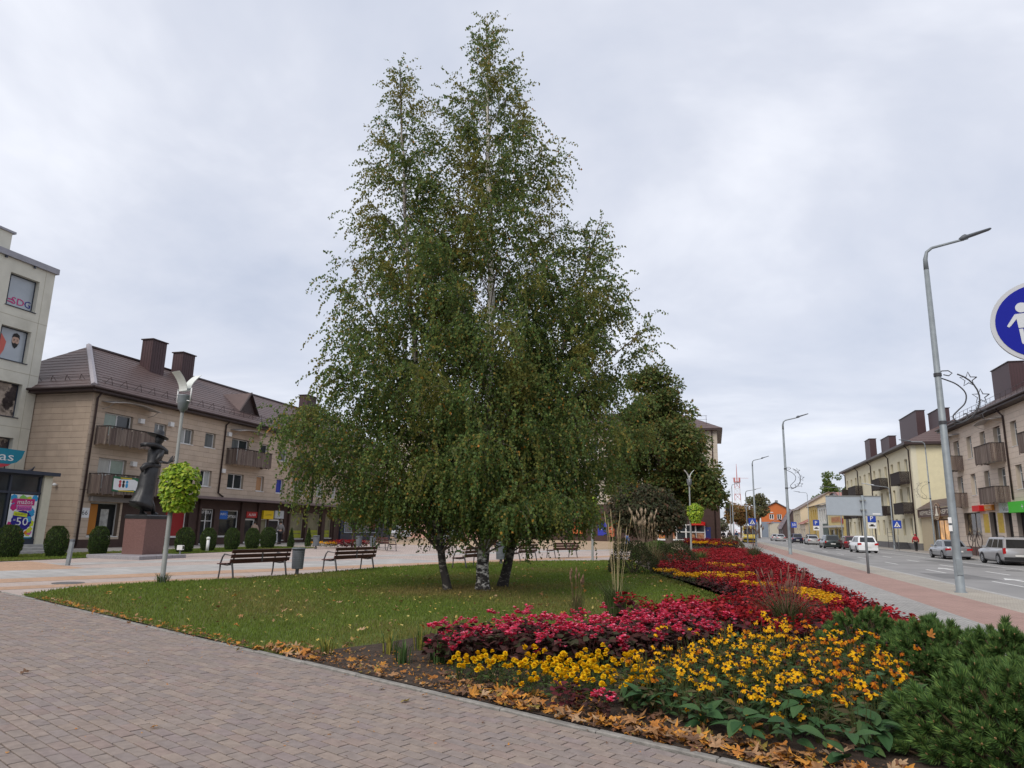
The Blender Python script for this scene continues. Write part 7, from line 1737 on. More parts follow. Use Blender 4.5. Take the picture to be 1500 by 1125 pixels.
shrub('grey-brown wispy shrub at the end of the second flower bed', 1.6, 70, 1.1, 1.1, [(.12, .10, .055), (.09, .09, .045)], 65, .14, 1400)

def grass_clump(label, x, y, nb, h, spread, cols, seed, stems=0, sh=1.4, head=(.30, .22, .11), wd=.006, name='ornamental_grass', headr=.012, hl=.22, leanm=.22, cat='ornamental grass'):
    rng = np.random.default_rng(seed)
    root = thing(name, label, cat, (x, y, .02))
    V, F, C = [], [], []
    for i in range(nb):
        a2 = rng.uniform(0, 6.283); ln = h * rng.uniform(.6, 1.1); o = np.array([math.cos(a2), math.sin(a2), 0]); sd_ = np.array([-o[1], o[0], 0])
        b = o * rng.uniform(0, .08 + spread * .12); lean = spread * rng.uniform(.2, 1)
        m1 = b + o * lean * .35 * ln + np.array([0, 0, ln * .62]); t = b + o * lean * ln + np.array([0, 0, ln * rng.uniform(.75, 1.0)])
        k = len(V); V += [b - sd_ * wd, b + sd_ * wd, m1 + sd_ * wd * .8, m1 - sd_ * wd * .8, t]; F += [(k, k + 1, k + 2, k + 3), (k + 3, k + 2, k + 4)]
        c = np.array(cols[rng.integers(len(cols))]) * rng.uniform(.75, 1.25); C += [c] * 5
    link('blades', meshdata('blades', V, F, M_shrub, None, C), root, kind='stuff')
    if stems:
        st_ = MB()
        for i in range(stems):
            a2 = rng.uniform(0, 6.283); ln = sh * rng.uniform(.75, 1.05); o = np.array([math.cos(a2), math.sin(a2), 0]) * rng.uniform(.1, 1) * leanm
            b = o * .3; t = o * ln + np.array([0, 0, ln]); m1 = (b + t) / 2 - o * .12 * ln
            st_.tube([b, m1, t], [.0035, .003, .002], 4, False)
            q = t + (t - m1) * (hl / ln)
            st_.tube([t - (t - m1) * .05, t + (q - t) * .4, q], [.003, headr, .002], 5)
        st_.build('flower_stems', mat('grass_stem_' + label[:12], head, .85, .25, 12), root, kind='stuff')
    return root
gg = [(.055, .085, .025), (.075, .10, .035), (.10, .11, .05)]
grass_clump('tall ornamental grass with straw stems standing behind the pink begonias', -1.75, 13.2, 330, .72, .8, gg, 71, 11, 1.75, (.40, .32, .17), leanm=.24, hl=.35, headr=.007)
grass_clump('thin dry grass with brown plumes left of the tall straw-stemmed grass', -2.45, 12.9, 90, .55, .5, [(.12, .10, .045), (.09, .10, .04)], 72, 9, .78, (.17, .10, .06), headr=.022)
grass_clump('arching ornamental grass between dark red begonias and yellow coneflowers', 1.0, 11.4, 420, .80, .95, [(.06, .08, .03), (.085, .10, .035), (.12, .085, .05)], 73, 34, .95, (.16, .075, .055), leanm=.6, headr=.014)
grass_clump('ornamental grass at the far end of the bed beside the pavement', 2.0, 39, 260, 1.0, .8, [(.10, .12, .05), (.13, .13, .065)], 74, 22, 1.75, (.13, .085, .06), headr=.05, hl=.4, wd=.012, leanm=.4)
grass_clump('fine green grass among the far red begonias', -.6, 33.5, 200, .85, .7, [(.09, .125, .035), (.12, .14, .05)], 75, wd=.012)
grass_clump('dry wispy grass between the two dark rounded shrubs', -2.2, 27.6, 220, 1.05, .6, [(.15, .13, .06), (.19, .15, .07)], 76, 16, 1.75, (.30, .22, .13), headr=.025, leanm=.3)
grass_clump('tall pale feathery grass behind the dark rounded shrubs', -3.1, 33, 160, 1.0, .5, [(.16, .14, .07)], 77, 24, 2.3, (.33, .25, .17), headr=.05, hl=.5, leanm=.28)
iris = [(.10, .14, .03), (.19, .19, .04), (.26, .22, .05), (.05, .09, .03)]
for i, (x, y, h, lab) in enumerate([(-4.62, 7.98, .22, 'smallest green iris tuft at the lawn edge'), (-3.95, 8.35, .30, 'yellowing iris tuft in the dark soil, second from the left'), (-3.52, 7.85, .30, 'thick green iris tuft in the middle of the dark soil'),
                                  (-3.68, 8.75, .32, 'pale yellow thin iris tuft behind the thick green one'), (-3.15, 8.0, .30, 'green iris tuft left of the pink begonias'), (-3.35, 8.95, .50, 'tallest yellow iris tuft beside the pink begonias')]):
    grass_clump(lab, x, y, 34, h, .35, iris if i not in (2, 4) else [(.05, .09, .03), (.07, .12, .035)], 80 + i, wd=.009, name='iris_tuft', cat='iris')
tuft = grass_clump('grass tuft growing round the foot of the near lamp post', -13.6, 15.13, 120, .28, .8, [(.05, .085, .02)], 90, name='grass_tuft', cat='grass')
# ------------------------------------------------------------------ flower bed planting
M_petal = mat('petal', vcol=True, rough=.65, var=0, trans=.25, spec=.12)
M_pleaf = mat('bed_leaf', vcol=True, rough=.62, var=0, trans=.15, spec=.14)
M_cone = flat('coneflower_eye', (.020, .010, .008), .8)
M_needle = mat('pine_needle', vcol=True, rough=.55, var=0, spec=.15, trans=.12)
FR = np.random.default_rng(77)

def join(parts):
    V, F, C, Mi, b = [], [], [], [], 0
    for v, f, c, m in parts:
        V.append(v); F.append(f + b); C.append(c); Mi.append(np.full(len(f), m)); b += len(v)
    return np.concatenate(V), np.concatenate(F), np.concatenate(C), np.concatenate(Mi)

def outline_leaf(out, L, Wd, curl, col, rng, side_curl=.15):
    """one leaf from a half outline [(t, halfwidth)], bent along its length; returns V,F(quads),C"""
    n = len(out); V, F = [], []
    for i, (t, w_) in enumerate(out):
        z = -curl * L * t * t; V += [(-w_ * Wd, t * L, z + side_curl * w_ * Wd), (0, t * L, z), (w_ * Wd, t * L, z + side_curl * w_ * Wd)]
    for i in range(n - 1):
        a = i * 3; F += [(a, a + 1, a + 4, a + 3), (a + 1, a + 2, a + 5, a + 4)]
    V = np.array(V); C = np.tile(np.array(col), (len(V), 1)) * rng.uniform(.92, 1.08, (len(V), 1))
    return V, np.array(F), C
OV = [(0, .03), (.12, .3), (.3, .47), (.5, .5), (.7, .4), (.87, .22), (1, .02)]
LAN = [(0, .03), (.15, .26), (.4, .5), (.65, .38), (.85, .18), (1, .01)]
def place(V, yaw, pitch, p, roll=0.):
    c, s_ = math.cos(roll), math.sin(roll); V = V @ np.array([[c, 0, -s_], [0, 1, 0], [s_, 0, c]])
    c, s_ = math.cos(pitch), math.sin(pitch); V = V @ np.array([[1, 0, 0], [0, c, s_], [0, -s_, c]])
    c, s_ = math.cos(yaw), math.sin(yaw); V = V @ np.array([[c, s_, 0], [-s_, c, 0], [0, 0, 1]])
    return V + np.array(p)

def leaf_dome(n, r, h, L, Wd, cols, rng, zlo=.05, out=OV[::2] + [OV[-1]]):
    res = []
    for i in range(n):
        a = rng.uniform(0, 6.283); q = rng.uniform(0, 1) ** .6; z = zlo + (h - zlo) * rng.uniform(.1, 1) * (1 - .35 * q)
        col = np.array(cols[rng.integers(len(cols))]) * rng.uniform(.7, 1.3)
        V, F, C = outline_leaf(out, L * rng.uniform(.7, 1.25), Wd * rng.uniform(.7, 1.2), rng.uniform(.1, .6), col, rng)
        res.append((place(V, a - 1.57 + rng.normal(0, .5), rng.uniform(-.3, .8), (r * q * math.cos(a), r * q * math.sin(a), z), rng.normal(0, .4)), F, C, 0))
    return res
def stems(n, r, h, rng, col):
    res = []
    for i in range(n):
        a = rng.uniform(0, 6.283); q = rng.uniform(.1, 1) * r; t = np.array([q * math.cos(a), q * math.sin(a), h * rng.uniform(.6, 1)]); b = t * np.array([.25, .25, 0]); w_ = .004
        V = np.array([b + (w_, 0, 0), b - (w_, 0, 0), t - (w_ * .6, 0, 0), t + (w_ * .6, 0, 0), b + (0, w_, 0), b - (0, w_, 0), t - (0, w_ * .6, 0), t + (0, w_ * .6, 0)]); res.append((V, np.array([(0, 1, 2, 3), (4, 5, 6, 7)]), np.tile(np.array(col), (8, 1)), 0))
    return res
def petals(n, R, w_, cup, cols, rng, z=0, jit=.15):
    res = []
    for i in range(n):
        a = 6.283 * i / n + rng.normal(0, .12); col = np.array(cols[rng.integers(len(cols))]) * rng.uniform(.8, 1.2)
        V, F, C = outline_leaf([(0.12, .25), (.5, .5), (.85, .42), (1, .12)], R * rng.uniform(.85, 1.1), w_, 0, col, rng)
        res.append((place(V, a, cup + rng.normal(0, jit), (0, 0, z), rng.normal(0, .2)), F, C, 0))
    return res

# ---- begonias
def begonia_mesh(seed, bronze=True, n=58):
    rng = np.random.default_rng(seed)
    cols = [(.060, .024, .022), (.075, .032, .028), (.045, .022, .02), (.05, .05, .025)] if bronze else [(.060, .012, .016), (.09, .016, .02), (.05, .018, .018), (.12, .02, .025)]
    return meshdata('foliage', *(lambda j: (j[0], j[1], [M_pleaf], j[3], j[2]))(join(leaf_dome(n, .17, .30, .075, .07, cols, rng) + stems(7, .1, .28, rng, (.07, .03, .025)))))
def bloom_mesh(seed, cols, n=10, R=.031, sp=.024):
    rng = np.random.default_rng(seed); res = []
    for k in range(n):
        c = rng.normal(0, sp, 3) * np.array([1, 1, .8])
        for V, F, C, m in petals(4, R, R * 1.05, rng.uniform(.1, .9), cols, rng): res.append((V + c, F, C, m))
    V, F, C, m = join(res); return meshdata('bloom', V, F, [M_petal], m, C)
PK = [(.58, .032, .085), (.68, .06, .14), (.48, .016, .035), (.70, .20, .28)]
RDK = [(.27, .010, .014), (.34, .014, .020), (.19, .008, .010), (.38, .035, .045)]
bf = [begonia_mesh(100 + k) for k in range(4)]; bb = [bloom_mesh(110 + k, PK) for k in range(5)]
BEG = [(-3.0, 7.72), (-2.0, 8.05), (-1.1, 8.5), (-.1, 9.75), (.15, 10.5), (-.5, 11.0), (-1.7, 9.75), (-3.0, 8.75), (-3.35, 8.2)]
lab_b = 'pink begonia plant with dark bronze leaves in the long pink band'
for i, (x, y) in enumerate(poisson(BEG, .235)):
    r = thing('begonia_plant', lab_b, 'begonia', (x, y, .03), 0, 'pink begonias in the flower bed')
    k = FR.uniform(1.05, 1.4); link('foliage', bf[i % 4], r, rot=(0, 0, FR.uniform(0, 6)), scale=k, kind='stuff')
    for j in range(int(FR.integers(3, 7))):
        a = FR.uniform(0, 6.28); q = FR.uniform(.02, .16); link('bloom', bb[int(FR.integers(5))], r, (q * math.cos(a), q * math.sin(a), FR.uniform(.19, .42) * k - q * .3), (0, 0, FR.uniform(0, 6)), FR.uniform(.75, 1.3))
r = thing('begonia_plant', 'single small pink begonia standing low at the front of the bed among fallen leaves', 'begonia', (-.95, 6.28, .03)); link('foliage', bf[0], r, scale=.75, kind='stuff')
for j in range(7): a = j * .9; link('bloom', bb[j % 5], r, (.09 * math.cos(a), .09 * math.sin(a), .16 + .02 * (j % 3)), (0, 0, a), .7)
r = thing('begonia_plant', 'small dark red begonia left of the single low pink one', 'begonia', (-1.28, 6.42, .03)); link('foliage', begonia_mesh(131, False), r, scale=.85, kind='stuff')

# dark red begonias: the nearest 300 as plants, the rest of the planting as one mass
def red_single(seed, nl=34, nb=16):
    rng = np.random.default_rng(seed)
    cols = [(.075, .014, .018), (.11, .018, .024), (.06, .03, .022), (.045, .018, .016)]
    P = leaf_dome(nl, .16, .26, .08, .075, cols, rng)
    for k in range(nb):
        a = rng.uniform(0, 6.28); q = rng.uniform(0, .15)
        for V, F, C, m in petals(4, .036, .038, rng.uniform(.1, .9), RDK, rng): P.append((V + np.array([q * math.cos(a), q * math.sin(a), rng.uniform(.19, .31)]), F, C, 1))
    return P
def single_mesh(P, name, mats): V, F, C, m = join(P); return meshdata(name, V, F, mats, m, C)
redm = [single_mesh(red_single(140 + k, 34 + 3 * (k % 3), (16, 8, 13, 5, 18, 10, 14)[k]), 'red_begonia', [M_pleaf, M_petal]) for k in range(7)]
ELL = lambda cx, cy, rx, ry: [(cx + rx * math.cos(t), cy + ry * math.sin(t)) for t in [k * .3927 for k in range(16)]]
YP = [ELL(.45, 28.9, .75, 1.15), [(-1.15, 21.7), (.2, 21.5), (1.15, 22.4), (1.05, 23.5), (-.1, 23.0), (-1.2, 22.6)], ELL(1.0, 19.2, .42, .4), [(1.5, 18.1), (1.75, 16.4), (1.9, 14.9), (2.35, 15.0), (2.4, 16.5), (2.1, 18.0)], ELL(-1.5, 24.2, .35, .45)]
RED = [(.05, 10.7), (.9, 10.3), (1.5, 10.5), (2.0, 11.0), (2.9, 11.2), (2.9, 40), (2.6, 55), (1.3, 55.8), (-1.2, 50.5), (-2.4, 42), (-2.9, 35.2), (-.3, 31.5), (-2.2, 28.9), (-1.95, 26.3), (-.85, 22.7), (-.08, 19.7), (.65, 17.1), (.52, 15.8), (-.5, 13.8), (-1.5, 12.45), (-.8, 11.4)]
rp = [p for p in poisson(RED, .27, tries=9000) if not any(in_poly(np.array([p]), q)[0] for q in YP) and (p[0] - 1.0) ** 2 + (p[1] - 11.4) ** 2 > .09]
rp.sort(key=lambda p: p[0] ** 2 + p[1] ** 2)
for i, (x, y) in enumerate(rp[:300]):
    link('begonia_plant', redm[int(FR.integers(7))], None, (x, y, .03), (0, 0, FR.uniform(0, 6)), FR.uniform(.95, 1.3) * (1.25 if y < 12.5 else 1), 'dark red begonia plant in the red part of the flower bed', 'begonia', 'dark red begonias in the flower bed')
def mass(name, label, cat, protos, pts, s0, s1):
    data = []
    for me in protos:
        v = np.zeros(len(me.vertices) * 3, np.float32); me.vertices.foreach_get('co', v); f = np.zeros(len(me.loops), np.int32); me.loops.foreach_get('vertex_index', f)
        c = np.zeros(len(me.vertices) * 4, np.float32); me.color_attributes['Col'].data.foreach_get('color', c); m = np.zeros(len(me.polygons), np.int32); me.polygons.foreach_get('material_index', m)
        data.append((v.reshape(-1, 3), f.reshape(-1, 4), c.reshape(-1, 4)[:, :3], m))
    V, F, C, Mi, b = [], [], [], [], 0
    for i, p in enumerate(pts):
        v, f, c, m = data[i % len(data)]; a = FR.uniform(0, 6.28); s_ = FR.uniform(s0, s1); R_ = np.array([[math.cos(a), math.sin(a), 0], [-math.sin(a), math.cos(a), 0], [0, 0, 1]])
        V.append(v @ R_ * s_ + np.array([p[0], p[1], .03])); F.append(f + b); C.append(c * FR.uniform(.8, 1.2)); Mi.append(m); b += len(v)
    return link(name, meshdata(name, np.concatenate(V), np.concatenate(F), [x for x in protos[0].materials], np.concatenate(Mi), np.concatenate(C)), None, label=label, cat=cat, kind='stuff')
redlow = [single_mesh(red_single(150 + k, 15, (9, 5, 11, 7)[k]), 'red_begonia_far', [M_pleaf, M_petal]) for k in range(4)]
mass('red_begonia_mass', 'mass of dark red begonias filling the far part of the flower bed', 'begonias', redlow, rp[300:], 1.1, 1.5)

# ---- marigolds
YC = [(.78, .50, .008), (.82, .56, .015), (.72, .40, .006)]
def mari_head(seed):
    rng = np.random.default_rng(seed); res = []
    for k, (n, R, cup, z) in enumerate(((9, .034, -.15, 0), (9, .031, .25, .004), (8, .026, .65, .008), (7, .02, 1.0, .010), (5, .013, 1.3, .012))):
        for V, F, C, m in petals(n, R, R * .85, cup, YC, rng, z): res.append((V, F, C, 0))
    V, F, C, m = join(res); return meshdata('flower_head', V, F, [M_petal], m, C)
def mari_fol(seed):
    rng = np.random.default_rng(seed); V, F, C, m = join(leaf_dome(46, .13, .19, .06, .022, [(.045, .075, .02), (.06, .09, .025), (.035, .055, .018)], rng, .02, LAN[::2] + [LAN[-1]]) + stems(8, .10, .2, rng, (.07, .09, .03))); return meshdata('foliage', V, F, [M_pleaf], m, C)
mh = [mari_head(160 + k) for k in range(4)]; mf_ = [mari_fol(170 + k) for k in range(3)]
MAR = [(-2.75, 7.12), (-2.1, 6.85), (-1.55, 6.72), (-.75, 6.75), (-.5, 7.2), (-.75, 8.0), (-1.3, 8.1), (-2.2, 7.65), (-2.75, 7.5)]
for i, (x, y) in enumerate(poisson(MAR, .205)):
    r = thing('marigold_plant', 'yellow marigold plant in the front strip before the pink begonias', 'marigold', (x, y, .03), 0, 'yellow marigolds at the front of the bed'); k = FR.uniform(.8, 1.15)
    link('foliage', mf_[i % 3], r, rot=(0, 0, FR.uniform(0, 6)), scale=k, kind='stuff')
    for j in range(int(FR.integers(4, 8))):
        a = FR.uniform(0, 6.28); q = FR.uniform(.0, .13); link('flower_head', mh[int(FR.integers(4))], r, (q * math.cos(a), q * math.sin(a), FR.uniform(.15, .27) * k), (FR.normal(0, .3), FR.normal(0, .3), a), FR.uniform(.8, 1.15))
def mari_single(seed):
    rng = np.random.default_rng(seed); P = leaf_dome(16, .14, .2, .07, .03, [(.05, .08, .02), (.065, .09, .025)], rng)
    for k in range(12):
        a = rng.uniform(0, 6.28); q = rng.uniform(0, .15)
        for V, F, C, m in petals(5, .040, .042, rng.uniform(-.1, .5), [(.70, .38, .008), (.75, .45, .012), (.62, .27, .008)], rng): P.append((V + np.array([q * math.cos(a), q * math.sin(a), rng.uniform(.2, .28)]), F, C, 1))
    return P
ms1 = [single_mesh(mari_single(180 + k), 'marigold', [M_pleaf, M_petal]) for k in range(3)]
for poly in YP:
    for i, (x, y) in enumerate(poisson(poly, .26)):
        link('marigold_plant', ms1[i % 3], None, (x, y, .03), (0, 0, FR.uniform(0, 6)), FR.uniform(1.05, 1.3), 'yellow marigold plant in one of the yellow patches among dark red begonias', 'marigold', 'marigolds in the far patches')

# ---- coneflowers
RC = [(.76, .40, .008), (.80, .46, .012), (.72, .33, .008)]; RO = [(.55, .17, .012), (.45, .12, .014), (.62, .24, .015)]
def cone_flower(seed, cols, droop, R=.046):
    rng = np.random.default_rng(seed); res = petals(12, R, .017, -droop, cols, rng, jit=.18)
    nn = []; k = 8
    for t, z in ((.011, -.003), (.013, .006), (.009, .014), (.002, .017)): nn += [(t * math.cos(6.283 * j / k), t * math.sin(6.283 * j / k), z) for j in range(k)]
    F = [(i * k + j, i * k + (j + 1) % k, (i + 1) * k + (j + 1) % k, (i + 1) * k + j) for i in range(3) for j in range(k)]
    res.append((np.array(nn), np.array(F), np.zeros((len(nn), 3)), 1)); V, F, C, m = join(res); return meshdata('flower_head', V, F, [M_petal, M_cone], m, C)
def dead_head(seed):
    rng = np.random.default_rng(seed); res = petals(7, .026, .010, -1.1, [(.16, .05, .015), (.10, .035, .015)], rng); k = 8; nn = []
    for t, z in ((.010, -.003), (.014, .006), (.010, .016), (.002, .02)): nn += [(t * math.cos(6.283 * j / k), t * math.sin(6.283 * j / k), z) for j in range(k)]
    res.append((np.array(nn), np.array([(i * k + j, i * k + (j + 1) % k, (i + 1) * k + (j + 1) % k, (i + 1) * k + j) for i in range(3) for j in range(k)]), np.zeros((len(nn), 3)), 1)); V, F, C, m = join(res); return meshdata('seed_head', V, F, [M_petal, M_cone], m, C)
cf = [cone_flower(200 + k, RC, .15 + .18 * k) for k in range(5)] + [cone_flower(210, RO, .7), cone_flower(211, RO, 1.0)]; dh = [dead_head(220), dead_head(221)]
def cone_fol(seed, n=36):
    rng = np.random.default_rng(seed); V, F, C, m = join(leaf_dome(n, .16, .30, .12, .048, [(.035, .075, .026), (.048, .092, .032), (.065, .11, .036), (.08, .065, .03)], rng, .04, LAN) + stems(9, .14, .44, rng, (.075, .085, .03))); return meshdata('foliage', V, F, [M_pleaf], m, C)
cfo = [cone_fol(230 + k) for k in range(4)]
CON = [(-.85, 6.75), (-.35, 6.3), (.25, 6.15), (.8, 5.95), (1.25, 6.2), (1.35, 7.0), (1.75, 7.7), (1.7, 8.9), (1.2, 9.6), (.6, 9.8), (.1, 9.3), (-.35, 8.5), (-.6, 7.9)]
stm = flat('flower_stem_green', (.075, .085, .03), .7)
for i, (x, y) in enumerate(poisson(CON, .205)):
    r = thing('coneflower_plant', 'yellow coneflower plant with dark eyes in the big yellow clump at the front right', 'coneflower', (x, y, .03), 0, 'yellow coneflowers in the flower bed')
    back = max(0, min(1, (y - 6.3) / 2.5)); k = FR.uniform(.9, 1.2) * (.85 + .15 * back)
    link('foliage', cfo[i % 4], r, rot=(0, 0, FR.uniform(0, 6)), scale=k, kind='stuff')
    for j in range(int(FR.integers(3, 7))):
        a = FR.uniform(0, 6.28); q = FR.uniform(.0, .2); z = FR.uniform(.20, .56) * k; u_ = FR.random(); px_, py_ = q * math.cos(a), q * math.sin(a)
        rr = 1.15 if x < .9 else .5
        if u_ < .62 * rr: m_ = cf[int(FR.integers(5))]; nm = 'flower_head'
        elif u_ < .84: m_ = cf[5 + int(FR.integers(2))]; nm = 'flower_head'
        else: m_ = dh[j % 2]; nm = 'seed_head'
        o = link(nm, m_, r, (px_, py_, z), (FR.normal(.25, .35), FR.normal(0, .3), FR.normal(0, .6)), FR.uniform(.8, 1.15))
big_l = [(.032, .078, .028), (.042, .095, .034), (.055, .11, .04)]
def bigleaf(seed, L, Wd):
    rng = np.random.default_rng(seed); V, F, C = outline_leaf(OV, L, Wd, .45, big_l[seed % 3], rng, .25); return meshdata('leaf', V, F, [M_pleaf], None, C)
bls = [bigleaf(240 + k, .17, .105) for k in range(3)]
for i, (x, y, lab) in enumerate([(-.62, 6.42, 'dark broad-leaved plant at the left front of the coneflowers'), (-.12, 6.1, 'dark broad-leaved plant among the orange leaves, second from left'), (.15, 5.92, 'dark broad-leaved plant with hanging leaves nearest the kerb'), (.5, 5.78, 'dark broad-leaved plant in front of the middle coneflowers'),
                                (.85, 5.68, 'dark broad-leaved plant at the bottom edge of the picture'), (1.12, 6.05, 'dark broad-leaved plant between coneflowers and pine'), (1.3, 6.5, 'tall dark broad-leaved plant against the near pine'), (1.45, 7.3, 'dark broad-leaved plant behind the near coneflowers by the pine'), (.62, 6.15, 'dark broad-leaved plant under the nearest coneflowers')]):
    r = thing('leafy_plant', lab, 'leafy plant', (x, y, .03), FR.uniform(0, 6)); n = 9 if i < 5 else 13
    for j in range(n):
        a = 6.283 * j / n * 1.7 + FR.uniform(-.3, .3); lift = FR.uniform(-.1, .9); link('leaf', bls[j % 3], r, (.03 * math.cos(a), .03 * math.sin(a), .04 + .18 * FR.random() + (.12 if i > 5 else 0)), (lift, FR.normal(0, .25), a - 1.57), FR.uniform(.7, 1.15))

# ---- second flower bed further up the street and the patch by the round tree
bed2 = sheet('flower_bed_far', [(-2.6, 67), (1.3, 64), (2.4, 70), (2.2, 93), (-3.6, 93), (-3.4, 76)], .02, M_soil)
mass('red_begonia_mass', 'red begonias in the second bed in front of the white shop window', 'begonias', redlow, [p for p in poisson([(-2.4, 68), (1.2, 65), (2.2, 70), (2.0, 92), (-3.3, 92), (-3.2, 76)], .55, tries=4000) if not (71 < p[1] < 74 or 79 < p[1] < 83 or 66.5 < p[1] < 67.8)], 1.8, 2.4)
mass('marigold_mass', 'yellow marigold strips in the second bed in front of the white shop window', 'marigolds', ms1, [p for p in poisson([(-1.8, 67), (1.2, 65), (2.2, 70), (2.0, 92), (-2.9, 92), (-2.6, 76)], .5, tries=4000) if (71.4 < p[1] < 74 or 79.4 < p[1] < 83 or 66.6 < p[1] < 67.6)], 1.6, 2.2)
mass('begonia_patch', 'small patch of pink and red flowers under the round yellowing tree', 'begonias', redlow, poisson(ELL(-23.6, 42.6, 1.4, 1.1), .3, tries=800), 1.3, 1.7)
mass('marigold_patch', 'small strip of yellow flowers left of the round yellowing tree', 'marigolds', ms1, poisson(ELL(-24.6, 41.3, 1.0, .5), .28, tries=500), 1.1, 1.4)

# ---- mugo pines
def shoot_mesh(seed, L=.11, nn=250, nl=.056):
    rng = np.random.default_rng(seed); n = nn
    t = rng.uniform(.1, 1, n) ** .8; a = rng.uniform(0, 6.283, n); sp_ = np.radians(rng.uniform(28, 80, n)) * (1.15 - .5 * t)
    d = np.stack([np.cos(a) * np.sin(sp_), np.sin(a) * np.sin(sp_), np.cos(sp_)], 1); P = np.stack([.006 * np.cos(a), .006 * np.sin(a), t * L * .8], 1)
    Ls = nl * rng.uniform(.75, 1.15, n); sd_ = unit(np.cross(d, rng.normal(size=(n, 3)))) * .0024
    bend = np.array([0, 0, .12])
    m1 = P + d * Ls[:, None] * .55; tip = P + (d + bend) * Ls[:, None]
    V = np.stack([P - sd_, P + sd_, m1 + sd_ * 1.1, m1 - sd_ * 1.1, tip], 1).reshape(-1, 3)
    k = np.arange(n)[:, None] * 5; Fq = np.concatenate([k + np.array([[0, 1, 2, 3]]), k + np.array([[3, 2, 4, 4]])], 0)
    base = mixcols(n, [(.068, .130, .036), (.098, .172, .046), (.048, .095, .032), (.15, .228, .058)], [4, 4, 2, 2.5], .2, rng); C = np.repeat(base, 5, 0)
    me = bpy.data.meshes.new('shoot'); F = [tuple(q) for q in (k + np.array([[0, 1, 2, 3]])).tolist()] + [tuple(q) for q in (k + np.array([[3, 2, 4]])).tolist()]
    mb = MB(); mb.tube([(0, 0, -.10), (0, 0, L * .75)], [.008, .005], 5); b0 = len(V); VV = np.concatenate([V, np.array(mb.v)]); FF = F + [tuple(i + b0 for i in f) for f in mb.f]
    mb2 = MB(); mb2.lathe([(.0, L * .74), (.007, L * .76), (.008, L * .80), (.004, L * .88), (0, L * .9)], 6); b1 = len(VV); VV = np.concatenate([VV, np.array(mb2.v)]); FF = FF + [tuple(i + b1 for i in f) for f in mb2.f]
    CC = np.concatenate([C, np.tile([.10, .065, .04], (len(mb.v), 1)), np.tile([.34, .20, .10], (len(mb2.v), 1))])
    return meshdata('shoot', VV, FF, M_needle, None, CC)
sh_m = [shoot_mesh(300 + k, .12 + .02 * (k % 2)) for k in range(5)]
def pine(label, x, y, rx, ry, h, n, seed, s0=.95, s1=1.25):
    rng = np.random.default_rng(seed); r = thing('dwarf_pine', label, 'dwarf pine', (x, y, .02)); pts = []; tries = 0
    while len(pts) < n and tries < 20000:
        tries += 1; d = unit(rng.normal(size=3)); d[2] = abs(d[2])
        lob = 1 + .10 * math.sin(5 * math.atan2(d[1], d[0]) + seed) + .07 * math.sin(9 * d[2] + 4 * d[0]); k = lob * (rng.uniform(.88, 1.02) if rng.random() < .8 else rng.uniform(.6, .9))
        p = np.array([d[0] * rx * k, d[1] * ry * k, .05 + d[2] * h * k])
        if all((p[0] - q[0]) ** 2 + (p[1] - q[1]) ** 2 + (p[2] - q[2]) ** 2 > .0088 * s0 for q, _ in pts): pts.append((p, d))
    br = MB()
    for p, d in pts:
        u_ = Vector((d[0] + rng.normal(0, .16), d[1] + rng.normal(0, .16), .32 + d[2] * .7)).normalized(); q = u_.to_track_quat('Z', 'Y').to_euler()
        link('shoot', sh_m[int(rng.integers(5))], r, tuple(p - np.array(u_) * .06), q, rng.uniform(s0, s1))
        if rng.random() < .4: br.tube([(p[0] * .15, p[1] * .15, .02), (p[0] * .7, p[1] * .7, p[2] * .55), tuple(p - np.array(u_) * .1)], [.02, .012, .007], 4, False)
    br.build('branches', M_twig, r, kind='stuff')
    # inner needles, the dark gaps between shoots are put into their colour
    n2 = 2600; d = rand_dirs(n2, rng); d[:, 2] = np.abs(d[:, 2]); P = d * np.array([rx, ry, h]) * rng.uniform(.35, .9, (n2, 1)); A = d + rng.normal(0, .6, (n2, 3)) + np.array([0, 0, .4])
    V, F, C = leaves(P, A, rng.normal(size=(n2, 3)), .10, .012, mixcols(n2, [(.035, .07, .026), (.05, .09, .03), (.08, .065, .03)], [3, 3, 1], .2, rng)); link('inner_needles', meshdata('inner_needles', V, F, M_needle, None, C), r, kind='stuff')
    return r
pine('big dwarf pine filling the lower right corner', 2.02, 6.05, .74, .72, .54, 295, 401)
pine('dwarf pine behind and right of the one in the lower right corner', 2.75, 6.85, .72, .80, .62, 295, 405)
pine('dwarf pine behind the corner one, at the right edge of the picture', 2.75, 8.05, .66, .75, .60, 230, 402)
pine('dwarf pine with an orange leaf caught in it, behind the yellow coneflowers', 2.25, 8.75, .60, .75, .58, 220, 403)
pine('darkest dwarf pine with upright shoots beside the red begonias', 1.75, 9.75, .60, .55, .56, 200, 404, .8, 1.05)
link('branch_stake', (lambda mb: (mb.tube([(0, 0, 0), (.01, .02, .4)], .012, 5), mb.data('branch_stake', M_twig))[1])(MB()), None, (1.42, 8.6, .03), label='thin bare upright stick standing among the rear coneflowers', cat='stick')

